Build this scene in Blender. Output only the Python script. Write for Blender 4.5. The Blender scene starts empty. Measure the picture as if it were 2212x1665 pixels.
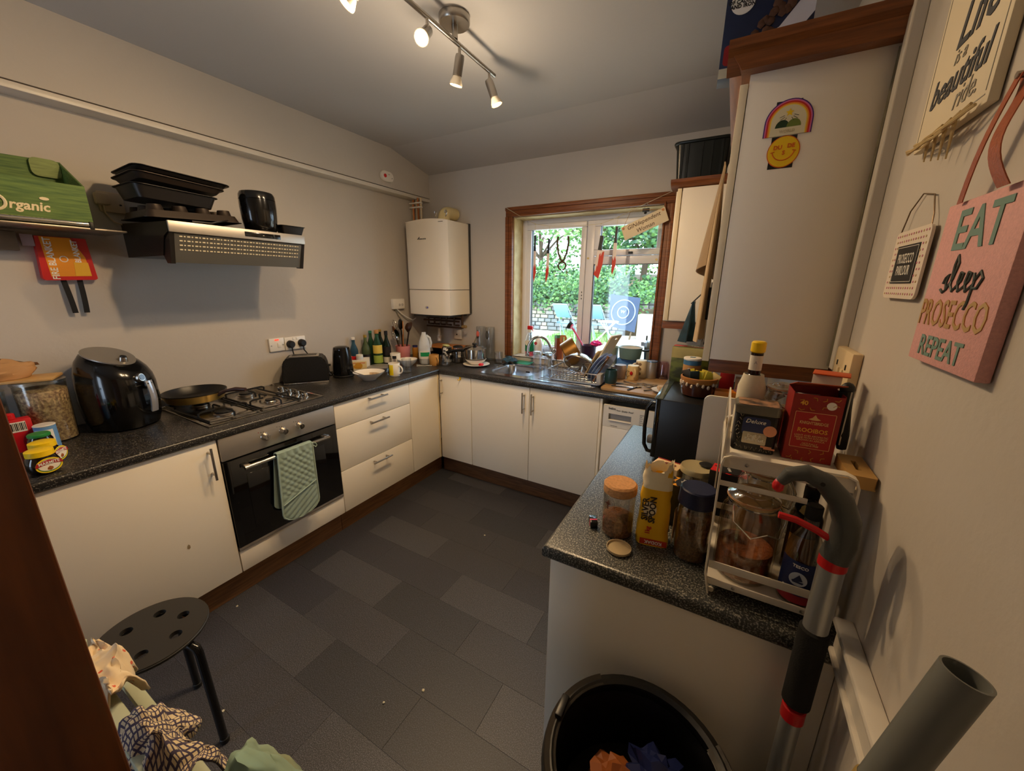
import bpy, bmesh, math, random
from mathutils import Vector, Matrix, Euler
random.seed(7)
PI = math.pi
S = bpy.context.scene
COL = S.collection

# ------------------------------------------------------------------ camera
cam = bpy.data.cameras.new('camera'); cam.sensor_fit = 'HORIZONTAL'; cam.sensor_width = 36.0
cam.lens = 823.785 / 2212 * 36.0; cam.clip_start = 0.02; cam.clip_end = 200
co = bpy.data.objects.new('camera', cam); COL.objects.link(co)
_y, _p, _r = math.radians(29.2552), math.radians(14.9334), math.radians(0.5447)
_f = Vector((-math.sin(_y)*math.cos(_p), math.cos(_y)*math.cos(_p), -math.sin(_p)))
_rt = Vector((math.cos(_y), math.sin(_y), 0)); _up = _rt.cross(_f)
_rt, _up = math.cos(_r)*_rt + math.sin(_r)*_up, -math.sin(_r)*_rt + math.cos(_r)*_up
_m = Matrix((_rt, _up, -_f)).transposed().to_4x4(); _m.translation = Vector((2.5603, -2.8974, 1.5662))
co.matrix_world = _m
S.camera = co

# ------------------------------------------------------------------ light and exposure
w = bpy.data.worlds.new('sky'); S.world = w; w.use_nodes = True
_bg = w.node_tree.nodes['Background']
_bg.inputs[0].default_value = (0.66, 0.81, 1.0, 1); _bg.inputs[1].default_value = 5.2
sun = bpy.data.lights.new('sun', 'SUN'); sun.energy = 5.0; sun.angle = 0.01; sun.color = (1, .94, .84)
so = bpy.data.objects.new('sun', sun); COL.objects.link(so); so.rotation_euler = Vector((0.62, 0.42, -0.80)).to_track_quat('-Z', 'Y').to_euler()
S.view_settings.view_transform = 'Standard'; S.view_settings.look = 'None'
S.view_settings.exposure = 0.46; S.view_settings.gamma = 1.0; S.view_settings.use_curve_mapping = False
LAMP_W = 24.0
S.cycles.use_denoising = True
S.cycles.max_bounces = 14; S.cycles.diffuse_bounces = 6; S.cycles.glossy_bounces = 5
S.cycles.transmission_bounces = 12; S.cycles.transparent_max_bounces = 16
S.cycles.caustics_refractive = False; S.cycles.caustics_reflective = False
S.cycles.sample_clamp_indirect = 6.0

# ------------------------------------------------------------------ materials
def lin(c):
    return tuple(((v/255)/12.92 if v/255 <= .04045 else ((v/255+.055)/1.055)**2.4) for v in c) + (1,)
MATS = {}
def mat(name, col, rough=.5, metal=0, var=0, vs=8, bump=0, bs=60, trans=0, ior=1.45, emit=0, alpha=1, coat=0, sheen=0, sss=0, stretch=None, col2=None, wave=0, spec=None):
    """procedural material; var: colour variation by noise (towards col2 when given), bump: fine relief, stretch: xyz scale of the noise"""
    if name in MATS: return MATS[name]
    m = bpy.data.materials.new(name); m.use_nodes = True
    nt = m.node_tree; N = nt.nodes; L = nt.links; b = N['Principled BSDF']
    c = lin(col)
    b.inputs['Base Color'].default_value = c; b.inputs['Roughness'].default_value = rough
    b.inputs['Metallic'].default_value = metal; b.inputs['Transmission Weight'].default_value = trans
    b.inputs['IOR'].default_value = ior; b.inputs['Alpha'].default_value = alpha
    b.inputs['Coat Weight'].default_value = coat; b.inputs['Sheen Weight'].default_value = sheen
    if spec is not None: b.inputs['Specular IOR Level'].default_value = spec
    if emit:
        b.inputs['Emission Color'].default_value = c; b.inputs['Emission Strength'].default_value = emit
    if var or bump:
        tc = N.new('ShaderNodeTexCoord'); mp = N.new('ShaderNodeMapping')
        L.new(tc.outputs['Object'], mp.inputs['Vector'])
        if stretch: mp.inputs['Scale'].default_value = stretch
    if var:
        n = N.new('ShaderNodeTexWave' if wave else 'ShaderNodeTexNoise')
        n.inputs['Scale'].default_value = vs
        if wave: n.inputs['Distortion'].default_value = wave; n.inputs['Detail'].default_value = 3
        else: n.inputs['Detail'].default_value = 5
        L.new(mp.outputs[0], n.inputs['Vector'])
        rp = N.new('ShaderNodeValToRGB')
        d = lin(col2) if col2 else tuple(v*(1-var) for v in c[:3]) + (1,)
        rp.color_ramp.elements[0].color = d; rp.color_ramp.elements[1].color = c
        rp.color_ramp.elements[0].position = .5-.5*max(.06, 1-var if col2 else .7); rp.color_ramp.elements[1].position = .5+.5*max(.06, 1-var if col2 else .5)
        if not col2: rp.color_ramp.elements[0].position = .3; rp.color_ramp.elements[1].position = .7
        L.new(n.outputs[1 if wave else 0] if wave else n.outputs[0], rp.inputs[0]); L.new(rp.outputs[0], b.inputs['Base Color'])
        if emit: L.new(rp.outputs[0], b.inputs['Emission Color'])
    if bump:
        n2 = N.new('ShaderNodeTexNoise'); n2.inputs['Scale'].default_value = bs; n2.inputs['Detail'].default_value = 4
        L.new(mp.outputs[0], n2.inputs['Vector'])
        bp = N.new('ShaderNodeBump'); bp.inputs['Strength'].default_value = bump; bp.inputs['Distance'].default_value = .01
        L.new(n2.outputs[0], bp.inputs['Height']); L.new(bp.outputs[0], b.inputs['Normal'])
    MATS[name] = m
    return m
def speckle(name, col, spots, rough=.35, scale=260, lo=.60, hi=.66):
    """dark stone laminate: base colour with fine pale speckles"""
    m = bpy.data.materials.new(name); m.use_nodes = True
    nt = m.node_tree; N = nt.nodes; L = nt.links; b = N['Principled BSDF']
    tc = N.new('ShaderNodeTexCoord'); n = N.new('ShaderNodeTexNoise'); n.inputs['Scale'].default_value = scale; n.inputs['Detail'].default_value = 2
    rp = N.new('ShaderNodeValToRGB'); rp.color_ramp.elements[0].position = lo; rp.color_ramp.elements[1].position = hi
    rp.color_ramp.elements[0].color = lin(col); rp.color_ramp.elements[1].color = lin(spots)
    L.new(tc.outputs['Object'], n.inputs['Vector']); L.new(n.outputs[0], rp.inputs[0]); L.new(rp.outputs[0], b.inputs['Base Color'])
    b.inputs['Roughness'].default_value = rough
    MATS[name] = m
    return m
def glass(name, col=(255, 255, 255), rough=.0, ior=1.45, mix=.86):
    """thin see-through glass: mostly clear with a sharp reflection, so that light passes"""
    if name in MATS: return MATS[name]
    m = bpy.data.materials.new(name); m.use_nodes = True
    nt = m.node_tree; N = nt.nodes; L = nt.links; N.remove(N['Principled BSDF'])
    t = N.new('ShaderNodeBsdfTransparent'); t.inputs[0].default_value = lin(col)
    g = N.new('ShaderNodeBsdfGlossy'); g.inputs['Roughness'].default_value = .03 + rough
    lw = N.new('ShaderNodeLayerWeight'); lw.inputs['Blend'].default_value = .5
    pw = N.new('ShaderNodeMath'); pw.operation = 'POWER'; pw.inputs[1].default_value = 3.0
    ad = N.new('ShaderNodeMath'); ad.operation = 'MULTIPLY_ADD'; ad.use_clamp = True
    ad.inputs[1].default_value = .55; ad.inputs[2].default_value = (1-mix)*.55
    mx = N.new('ShaderNodeMixShader')
    L.new(lw.outputs['Facing'], pw.inputs[0]); L.new(pw.outputs[0], ad.inputs[0]); L.new(ad.outputs[0], mx.inputs[0]); L.new(t.outputs[0], mx.inputs[1]); L.new(g.outputs[0], mx.inputs[2])
    L.new(mx.outputs[0], N['Material Output'].inputs[0])
    MATS[name] = m
    return m

# ------------------------------------------------------------------ geometry helpers
def B(): return bmesh.new()
def xf(bm, m, vs=None):
    bmesh.ops.transform(bm, matrix=m, verts=vs or bm.verts); return bm
def T(x, y, z): return Matrix.Translation((x, y, z))
def RX(a): return Matrix.Rotation(a, 4, 'X')
def RY(a): return Matrix.Rotation(a, 4, 'Y')
def RZ(a): return Matrix.Rotation(a, 4, 'Z')
def box(c, s, bev=0, seg=2, bm=None, m=None):
    t = B(); bmesh.ops.create_cube(t, size=1)
    xf(t, Matrix.Diagonal((s[0], s[1], s[2], 1)))
    if bev: bmesh.ops.bevel(t, geom=list(t.edges), offset=min(bev, min(s)*.49), segments=seg, affect='EDGES', profile=.5)
    xf(t, T(*c) if m is None else m @ T(*c))
    return join(bm, t)
def join(bm, t):
    if bm is None: return t
    me = bpy.data.meshes.new('tmp'); t.to_mesh(me); t.free(); bm.from_mesh(me); bpy.data.meshes.remove(me)
    return bm
def lathe(prof, n=28, a0=0, a1=2*PI, bm=None, m=None, sx=1, sy=1):
    """revolve (r, z) pairs about z"""
    t = B(); full = abs(a1-a0-2*PI) < 1e-6; k = n if full else n+1
    rings = []
    for r, z in prof:
        if r < 1e-6 and full: rings.append([t.verts.new((0, 0, z))])
        else: rings.append([t.verts.new((sx*r*math.cos(a0+(a1-a0)*i/n), sy*r*math.sin(a0+(a1-a0)*i/n), z)) for i in range(k)])
    for a, b in zip(rings, rings[1:]):
        for i in range(n):
            j = (i+1) % k
            if len(a) == 1 and len(b) == 1: continue
            if len(a) == 1: t.faces.new((a[0], b[i], b[j]))
            elif len(b) == 1: t.faces.new((a[i], a[j], b[0]))
            else: t.faces.new((a[i], a[j], b[j], b[i]))
    bmesh.ops.recalc_face_normals(t, faces=t.faces)
    if m is not None: xf(t, m)
    return join(bm, t)
def cyl(r, h, n=24, bev=0, bm=None, m=None, r2=None):
    r2 = r if r2 is None else r2
    p = [(0, 0), (r-bev, 0), (r, bev), (r2, h-bev), (r2-bev, h), (0, h)] if bev else [(0, 0), (r, 0), (r2, h), (0, h)]
    return lathe(p, n, bm=bm, m=m)
def tube(pts, r, n=8, closed=False, bm=None, m=None, flat=None):
    """round (or flat: (a, b) half-widths) bar swept along points"""
    t = B(); P = [Vector(p) for p in pts]; k = len(P)
    R = r if isinstance(r, (list, tuple)) else [r]*k
    tan = []
    for i in range(k):
        a = P[i-1] if (i > 0 or closed) else P[i]; b = P[(i+1) % k] if (i < k-1 or closed) else P[i]
        d = (b-a); tan.append(d.normalized() if d.length > 1e-9 else Vector((0, 0, 1)))
    u = tan[0].cross(Vector((0, 0, 1)))
    if u.length < 1e-3: u = Vector((1, 0, 0))
    u.normalize(); rings = []
    for i in range(k):
        u = (u - tan[i]*u.dot(tan[i])); u.normalize(); v = tan[i].cross(u)
        if flat: q = [(flat[0], flat[1]), (-flat[0], flat[1]), (-flat[0], -flat[1]), (flat[0], -flat[1])]; ring = [t.verts.new(P[i]+u*a+v*b) for a, b in q]
        else: ring = [t.verts.new(P[i]+(u*math.cos(2*PI*j/n)+v*math.sin(2*PI*j/n))*R[i]) for j in range(n)]
        rings.append(ring)
    nn = len(rings[0])
    for i in range(k if closed else k-1):
        a, b = rings[i], rings[(i+1) % k]
        for j in range(nn): t.faces.new((a[j], a[(j+1) % nn], b[(j+1) % nn], b[j]))
    if not closed: t.faces.new(rings[0][::-1]); t.faces.new(rings[-1])
    bmesh.ops.recalc_face_normals(t, faces=t.faces)
    if m is not None: xf(t, m)
    return join(bm, t)
def prism(poly, h, bm=None, m=None, bev=0):
    """polygon in xy extruded from z=0 to h"""
    t = B(); vs = [t.verts.new((p[0], p[1], 0)) for p in poly]; f = t.faces.new(vs)
    r = bmesh.ops.extrude_face_region(t, geom=[f]); bmesh.ops.translate(t, vec=(0, 0, h), verts=[v for v in r['geom'] if isinstance(v, bmesh.types.BMVert)])
    bmesh.ops.recalc_face_normals(t, faces=t.faces)
    if bev: bmesh.ops.bevel(t, geom=list(t.edges), offset=bev, segments=2, affect='EDGES')
    if m is not None: xf(t, m)
    return join(bm, t)
def plate(outer, holes, h, bm=None, m=None):
    """flat plate in xy with holes, thickness h"""
    t = B(); es = []
    for loop in [outer]+holes:
        vs = [t.verts.new((p[0], p[1], 0)) for p in loop]
        es += [t.edges.new((vs[i], vs[(i+1) % len(vs)])) for i in range(len(vs))]
    bmesh.ops.triangle_fill(t, edges=es, use_beauty=True, use_dissolve=False)
    r = bmesh.ops.extrude_face_region(t, geom=list(t.faces)); bmesh.ops.translate(t, vec=(0, 0, h), verts=[v for v in r['geom'] if isinstance(v, bmesh.types.BMVert)])
    bmesh.ops.recalc_face_normals(t, faces=t.faces)
    if m is not None: xf(t, m)
    return join(bm, t)
def circ(r, n=24, cx=0, cy=0, sx=1, sy=1): return [(cx+sx*r*math.cos(2*PI*i/n), cy+sy*r*math.sin(2*PI*i/n)) for i in range(n)]
def rrect(w, h, r, n=5, cx=0, cy=0):
    o = []
    for sx, sy, a in ((1, 1, 0), (-1, 1, PI/2), (-1, -1, PI), (1, -1, 1.5*PI)):
        for i in range(n+1): o.append((cx+sx*(w/2-r)+r*math.cos(a+PI/2*i/n), cy+sy*(h/2-r)+r*math.sin(a+PI/2*i/n)))
    return o
def sheet(fn, nu, nv, th=0, bm=None, m=None):
    t = B(); g = [[t.verts.new(fn(i/nu, j/nv)) for j in range(nv+1)] for i in range(nu+1)]
    for i in range(nu):
        for j in range(nv): t.faces.new((g[i][j], g[i+1][j], g[i+1][j+1], g[i][j+1]))
    bmesh.ops.recalc_face_normals(t, faces=t.faces)
    if th: bmesh.ops.solidify(t, geom=list(t.faces), thickness=th)
    if m is not None: xf(t, m)
    return join(bm, t)
def blob(c, s, n=2, amp=.15, seed=1, bm=None, freq=3):
    from mathutils import noise
    t = B(); bmesh.ops.create_icosphere(t, subdivisions=n, radius=1)
    for v in t.verts:
        k = 1+amp*noise.noise(v.co*freq+Vector((seed*7.3, seed*3.1, 0)))*2
        v.co = Vector((c[0]+v.co.x*s[0]*k, c[1]+v.co.y*s[1]*k, c[2]+v.co.z*s[2]*k))
    return join(bm, t)
def setup(o, bm, mt, smooth=35):
    me = o.data; bm.to_mesh(me); bm.free()
    if mt is not None: me.materials.append(mt)
    if smooth:
        for p in me.polygons: p.use_smooth = True
        me.set_sharp_from_angle(angle=math.radians(smooth))
    return o
def part(parent, name, bm, mt, label=None, loc=None, rot=None, smooth=35):
    o = bpy.data.objects.new(name, bpy.data.meshes.new(name)); COL.objects.link(o); setup(o, bm, mt, smooth)
    if parent is not None: o.parent = parent
    if loc is not None: o.location = loc
    if rot is not None: o.rotation_euler = rot
    if label: o['label'] = label
    return o
def tag(o, label, cat, group=None):
    o['label'] = label; o['category'] = cat
    if group: o['group'] = group
    return o
def thing(name, label, cat, loc=(0, 0, 0), rz=0, group=None, rot=None):
    o = bpy.data.objects.new(name, None); COL.objects.link(o); o.empty_display_size = .05
    o.location = loc; o.rotation_euler = rot if rot else (0, 0, rz)
    return tag(o, label, cat, group)
def single(name, label, cat, bm, mt, loc=(0, 0, 0), rz=0, group=None, rot=None, smooth=35):
    o = part(None, name, bm, mt, None, loc, rot if rot else (0, 0, rz), smooth)
    return tag(o, label, cat, group)
def struct(name, bm, mt, parent=None, loc=None, smooth=0):
    o = part(parent, name, bm, mt, None, loc, None, smooth)
    if parent is None: o['kind'] = 'structure'
    return o
def text(parent, s, size, mt, loc, rot=(PI/2, 0, 0), ex=.0006, shear=0, bold=0, sx=1, sp=1, bend=0, align='CENTER', name='lettering', ls=1):
    """flat raised lettering; bend: wraps it round a vertical cylinder of that radius (facing -y)"""
    c = bpy.data.curves.new('txt', 'FONT'); c.body = s; c.size = size; c.align_x = align; c.align_y = 'CENTER'
    c.extrude = ex; c.shear = shear; c.offset = bold; c.space_character = sp; c.resolution_u = 2; c.space_line = ls
    o = bpy.data.objects.new('txt', c); me = bpy.data.meshes.new_from_object(o)
    bpy.data.objects.remove(o); bpy.data.curves.remove(c)
    for v in me.vertices: v.co.x *= sx
    if bend:
        for v in me.vertices:
            a = v.co.x/bend; r = bend+v.co.z; v.co = Vector((r*math.sin(a), -r*math.cos(a), v.co.y))
        rot = (0, 0, 0)
    me.name = name; me.materials.append(mt)
    r = bpy.data.objects.new(name, me); COL.objects.link(r); r.parent = parent; r.location = loc; r.rotation_euler = rot
    return r
def copy_tree(o, parent=None):
    c = o.copy(); COL.objects.link(c)
    if parent is not None: c.parent = parent
    for ch in o.children: copy_tree(ch, c)
    return c
FACE_X = PI/2      # turn a thing built facing -y so that it faces +x
FACE_NX = -PI/2    # ... so that it faces -x
# ------------------------------------------------------------------ common materials
XL0, XR0, TOP = -0.03, 2.83, 0.908
WALL = mat('wall_paint', (194, 187, 178), .75, var=.05, vs=2.2, bump=.10, bs=45)
CEIL = mat('ceiling_paint', (186, 182, 178), .8, var=.04, vs=1.5, bump=.06, bs=30)
WHITE_GLOSS = mat('white_gloss_paint', (214, 208, 198), .35, var=.03, vs=6)
UNIT = mat('cream_white_laminate', (240, 232, 216), .32, var=.02, vs=3)
CARCASS = mat('carcass_white', (206, 198, 184), .5)
STONE = speckle('black_speckled_laminate', (30, 29, 30), (128, 124, 116), .34, 210, .575, .68)
STONE2 = speckle('grey_black_speckled_laminate', (46, 48, 48), (150, 148, 138), .30, 260, .50, .66)
PINE = mat('stained_pine', (142, 84, 40), .42, var=.5, vs=3, stretch=(3, 3, 40), col2=(92, 48, 20), bump=.08, bs=30)
PINE_X = mat('stained_pine_x', (142, 84, 40), .42, var=.5, vs=3, stretch=(3, 40, 40), col2=(92, 48, 20), bump=.08, bs=30)
PLINTH_Y = mat('plinth_wood', (150, 104, 64), .5, var=.5, vs=2.5, stretch=(40, 3, 40), col2=(104, 68, 42), bump=.1, bs=30)
PLINTH_X = mat('plinth_wood_x', (126, 86, 56), .5, var=.5, vs=2.5, stretch=(3, 40, 40), col2=(66, 42, 26), bump=.1, bs=30)
PVC = mat('white_pvc', (226, 226, 232), .3)
STEEL = mat('brushed_steel', (186, 180, 172), .42, .75, var=.10, vs=4, stretch=(4, 4, 160))
CHROME = mat('chrome', (216, 214, 210), .10, 1)
NICKEL = mat('satin_nickel', (170, 164, 156), .28, 1)
BLACK = mat('black_gloss_plastic', (13, 13, 14), .16, coat=.3)
BLACKM = mat('black_matt', (20, 20, 21), .5)
BLACKGLASS = mat('black_oven_glass', (8, 8, 9), .06, coat=.6)
RUBBER = mat('black_foam', (22, 22, 22), .9, bump=.2, bs=400)
WHITEP = mat('white_plastic', (232, 228, 220), .35)
GLASS = glass('clear_glass', (248, 250, 252), 0, 1.45, .82)
PANE = glass('window_glass', (250, 255, 255), 0, 1.45, .915)

# ------------------------------------------------------------------ floor: vinyl planks 0.5 x 0.2 in running bond
fl = struct('floor', box((1.4, -2.3, -.06), (3.1, 4.8, .11)), mat('floor_bed', (40, 40, 42), .8))
TONES = [(54, 55, 60), (61, 61, 66), (70, 70, 75), (88, 87, 90), (65, 65, 70), (57, 57, 63), (94, 92, 93)]
def floor_mat(i, c):
    return speckle('floor_vinyl_%d' % i, tuple(int(v*.66) for v in c), tuple(min(255, int(v*1.5)) for v in c), .50, 330, .46, .70)
FM = [floor_mat(i, c) for i, c in enumerate(TONES)]
rows = [-4.51+.2025*i for i in range(23)]
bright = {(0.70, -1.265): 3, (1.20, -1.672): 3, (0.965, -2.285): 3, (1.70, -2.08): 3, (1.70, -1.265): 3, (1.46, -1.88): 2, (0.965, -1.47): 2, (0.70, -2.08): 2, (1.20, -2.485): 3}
base_tile = {}
k = 0
for r in range(-1, 22):
    y0 = -2.485+.2025*(r-10); y1 = y0+.2025
    if y1 > .0 or y0 < -4.6: continue
    off = .70 if (r % 2) else .9525
    x0 = off-.505*3
    while x0 < 2.83:
        a, b = max(x0, XL0), min(x0+.505, XR0)
        if b-a > .02:
            tone = random.choice([0, 0, 1, 1, 2, 4, 5, 2])
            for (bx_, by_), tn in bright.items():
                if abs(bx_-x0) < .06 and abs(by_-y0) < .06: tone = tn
            key = (round(b-a, 3), tone)
            if key not in base_tile:
                bm = box((0, 0, -.0025), (b-a-.0006, .2020, .005), .0004, 1)
                me = bpy.data.meshes.new('floor_tile'); bm.to_mesh(me); bm.free(); me.materials.append(FM[tone]); base_tile[key] = me
            o = bpy.data.objects.new('floor_tile', base_tile[key]); COL.objects.link(o); o.parent = fl
            o.location = ((a+b)/2, (y0+y1)/2, 0)
        x0 += .505
# crumbs and specks dropped on the floor
for i, (x, y) in enumerate([(1.38, -1.13), (1.60, -2.17), (1.70, -2.06), (1.10, -2.49), (.62, -2.21)]):
    single('floor_crumb', 'tiny pale crumb lying on the dark floor ' + ('out towards the sink cabinet', 'before the bin, left one', 'before the bin, nearer the end panel', 'beside the foot of the stool', 'by the plinth near the stool')[i], 'crumb', blob((0, 0, .004), (.006, .005, .0035), 1, .3, i), mat('crumb_white', (220, 214, 190), .8), (x, y, 0), group='crumbs scattered on the floor')

# ------------------------------------------------------------------ walls
struct('wall_left', box((XL0-.06, -2.25, 1.33), (.12, 4.9, 2.7)), WALL)
OX0, OX1, OZ0, OZ1 = .941, 2.09, .955, 2.084
wb = B()
box(((XL0-.12+OX0)/2, .11, 1.33), (OX0-XL0+.12, .22, 2.7), bm=wb); box(((OX1+XR0+.12)/2, .11, 1.33), (XR0+.12-OX1, .22, 2.7), bm=wb)
box(((OX0+OX1)/2, .11, (OZ1+2.68)/2), (OX1-OX0, .22, 2.68-OZ1), bm=wb); box(((OX0+OX1)/2, .11, OZ0/2-.01), (OX1-OX0, .22, OZ0+.02), bm=wb)
struct('wall_back', wb, WALL)
struct('wall_right', box((XR0+.06, -2.25, 1.33), (.12, 4.9, 2.7)), WALL)
# unseen rear wall; its opening is added and sized for sky fill light
wr = B()
box((.10, -4.66, 1.33), (.5, .12, 2.7), bm=wr); box((1.84, -4.66, 1.33), (2.14, .12, 2.7), bm=wr); box((.56, -4.66, 2.37), (.43, .12, .64), bm=wr)
struct('wall_rear', wr, WALL)
# ceiling: flat, then sloping down to the window wall
ce = B()
box((1.4, -2.54, 2.627), (3.1, 4.2, .08), bm=ce)
vs = [(-.15, -.44, 2.587), (2.95, -.44, 2.587), (2.95, .1, 2.463), (-.15, .1, 2.463), (-.15, -.44, 2.70), (2.95, -.44, 2.70), (2.95, .1, 2.70), (-.15, .1, 2.70)]
t = B(); q = [t.verts.new(v) for v in vs]
for f in ((0, 1, 2, 3), (4, 5, 6, 7), (0, 1, 5, 4), (2, 3, 7, 6), (1, 2, 6, 5), (0, 3, 7, 4)): t.faces.new([q[i] for i in f])
bmesh.ops.recalc_face_normals(t, faces=t.faces)
struct('ceiling', join(ce, t), CEIL)
# boxed-in pipes along the top of the left wall, with a batten under a thin gap
tb = struct('trim_1', box(((XL0+.07)/2, -2.3, 2.445), (.10, 4.6, .298)), WALL)
part(tb, 'batten', box(((XL0+.072)/2, -2.3, 2.2775), (.102, 4.6, .026), .002), WHITE_GLOSS)
# skirting rail / dado trunking on the right wall
tr = struct('trim_2', box((XR0-.010, -2.66, .945), (.020, 1.10, .05), .004), WHITE_GLOSS)
part(tr, 'top_bead', box((XR0-.015, -2.66, .978), (.030, 1.10, .014), .005), WHITE_GLOSS)
part(tr, 'lower_bead', box((XR0-.013, -2.66, .914), (.026, 1.10, .012), .005), WHITE_GLOSS)
# upright trunking beside the wall cabinet
tv = struct('trim_3', box((XR0-.012, -1.645, 1.97), (.024, .032, 1.22), .003), WHITE_GLOSS)
struct('baseboard_right', box((XR0-.009, -3.4, .06), (.018, 2.4, .12), .004), WHITE_GLOSS)

# ------------------------------------------------------------------ window
ar = struct('trim_4', B(), None)
def arch(name, c, s, m):
    o = part(ar, name, box(c, s, .004), m); return o
arch('head_board', ((OX0+OX1)/2, -.010, 2.122), (OX1-OX0+.132, .022, .072), PINE_X)
arch('head_bead', ((OX0+OX1)/2, -.024, 2.142), (OX1-OX0+.132, .014, .026), PINE_X)
arch('head_lip', ((OX0+OX1)/2, -.016, 2.092), (OX1-OX0+.02, .034, .016), PINE_X)
for sx, x in ((-1, OX0), (1, OX1)):
    arch('side_board', (x+sx*.033, -.010, 1.521), (.066, .022, 1.13), PINE)
    arch('side_bead', (x+sx*.052, -.024, 1.521), (.026, .014, 1.13), PINE)
    arch('side_lip', (x+sx*.006, -.016, 1.521), (.014, .034, 1.13), PINE)
struct('window_sill', box(((OX0+OX1)/2, .075, OZ0-.004), (OX1-OX0-.002, .15, .012), .003), mat('tiled_sill', (214, 214, 212), .25, var=.06, vs=9))
# plastered reveals
rv = B(); box((OX0+.003, .076, (OZ0+OZ1)/2), (.006, .148, OZ1-OZ0-.01), bm=rv); box((OX1-.003, .076, (OZ0+OZ1)/2), (.006, .148, OZ1-OZ0-.01), bm=rv)
box(((OX0+OX1)/2, .076, OZ1-.004), (OX1-OX0-.01, .148, .006), bm=rv)
struct('trim_5', rv, mat('reveal_plaster', (222, 208, 160), .7, var=.25, vs=14, col2=(170, 140, 92)))
wn = struct('window_1', B(), None)
def wbar(name, x0, x1, z0, z1, y0=.15, y1=.205, bev=.006): return part(wn, name, box(((x0+x1)/2, (y0+y1)/2, (z0+z1)/2), (x1-x0, y1-y0, z1-z0), bev), PVC)
wbar('outer_frame_side', OX0, .99, OZ0, 2.084); wbar('outer_frame_side', 2.082, OX1, OZ0, 2.084)
wbar('outer_frame_head', .99, 2.082, 2.041, 2.084); wbar('outer_frame_sill', .99, 2.082, OZ0, 1.0)
wbar('mullion', 1.512, 1.576, 1.0, 2.041); wbar('transom', 1.576, 2.082, 1.718, 1.779)
def sash(x0, x1, z0, z1, f, y0):
    h = part(wn, 'sash', box(((x0+x1)/2, y0+.02, z1-f/2), (x1-x0, .05, f), .006), PVC)
    for nm, c, s in (('sash_bottom', ((x0+x1)/2, y0+.02, z0+f/2), (x1-x0, .05, f)), ('sash_side', (x0+f/2, y0+.02, (z0+z1)/2), (f, .05, z1-z0-2*f)), ('sash_side', (x1-f/2, y0+.02, (z0+z1)/2), (f, .05, z1-z0-2*f))):
        part(h, nm, box(c, s, .006), PVC)
    part(h, 'pane', box(((x0+x1)/2, y0+.026, (z0+z1)/2), (x1-x0-2*f+.01, .006, z1-z0-2*f+.01)), PANE)
    part(h, 'gasket', box(((x0+x1)/2, y0+.022, z0+f-.002), (x1-x0-2*f, .03, .004)), BLACKM)
    part(h, 'gasket', box((x0+f+.001, y0+.022, (z0+z1)/2), (.004, .03, z1-z0-2*f)), BLACKM)
    return h
sash(.992, 1.510, 1.002, 2.039, .042, .142)
s2 = sash(1.578, 2.080, 1.781, 2.039, .044, .138)
part(s2, 'catch', box((1.86, .128, 1.797), (.03, .02, .016), .003), BLACKM)
pl = part(wn, 'pane', box((1.829, .176, 1.359), (.51, .006, .722)), PANE)
part(wn, 'gasket', box((1.579, .17, 1.359), (.006, .03, .718)), BLACKM)
part(wn, 'gasket', box((1.829, .17, 1.716), (.505, .03, .004)), BLACKM)
for z in (1.505, 1.480, 1.455): part(wn, 'keyhole', box((1.496, .138, z), (.007, .006, .013), .002), BLACKM)
for x, z in ((1.53, 1.765), (2.045, 1.745)): part(wn, 'screw_cap', cyl(.008, .005, 10, m=T(x, .15, z) @ RX(PI/2)), mat('yellowed_cap', (206, 186, 120), .5))
# ------------------------------------------------------------------ base units, left run (doors on the plane x = .6)
def bar_handle(parent, a, b, out, mt=NICKEL, r=.0055, name='handle'):
    """round bar between a and b, standing off by vector out on two posts"""
    a, b, o = Vector(a), Vector(b), Vector(out); d = (b-a)
    h = part(parent, name, tube([a+o, b+o], r, 10), mt)
    for k in (.16, .84): part(h, 'post', tube([a+d*k, a+d*k+o], r*.85, 8), mt)
    return h
DB = .0022
def front(parent, name, x0, x1, z0, z1, th=.018, mt=UNIT): return part(parent, name, box(((x0+x1)/2, th/2, (z0+z1)/2), (x1-x0-.003, th, z1-z0-.003), DB), mt)
def ypl(o):  # local frame of a unit: x along the run, y into the unit, z up
    return o
def base_unit(name, label, x0, x1, loc, rz, depth=.56):
    t = thing(name, label, 'cabinet', loc, rz)
    b = B(); w = x1-x0
    box((x0+.009, .018+depth/2, .51), (.018, depth, .72), bm=b); box((x1-.009, .018+depth/2, .51), (.018, depth, .72), bm=b)
    box(((x0+x1)/2, .018+depth/2, .159), (w-.036, depth, .018), bm=b); box(((x0+x1)/2, .018+depth-.004, .51), (w-.036, .008, .72), bm=b)
    part(t, 'body', b, CARCASS)
    return t
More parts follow.
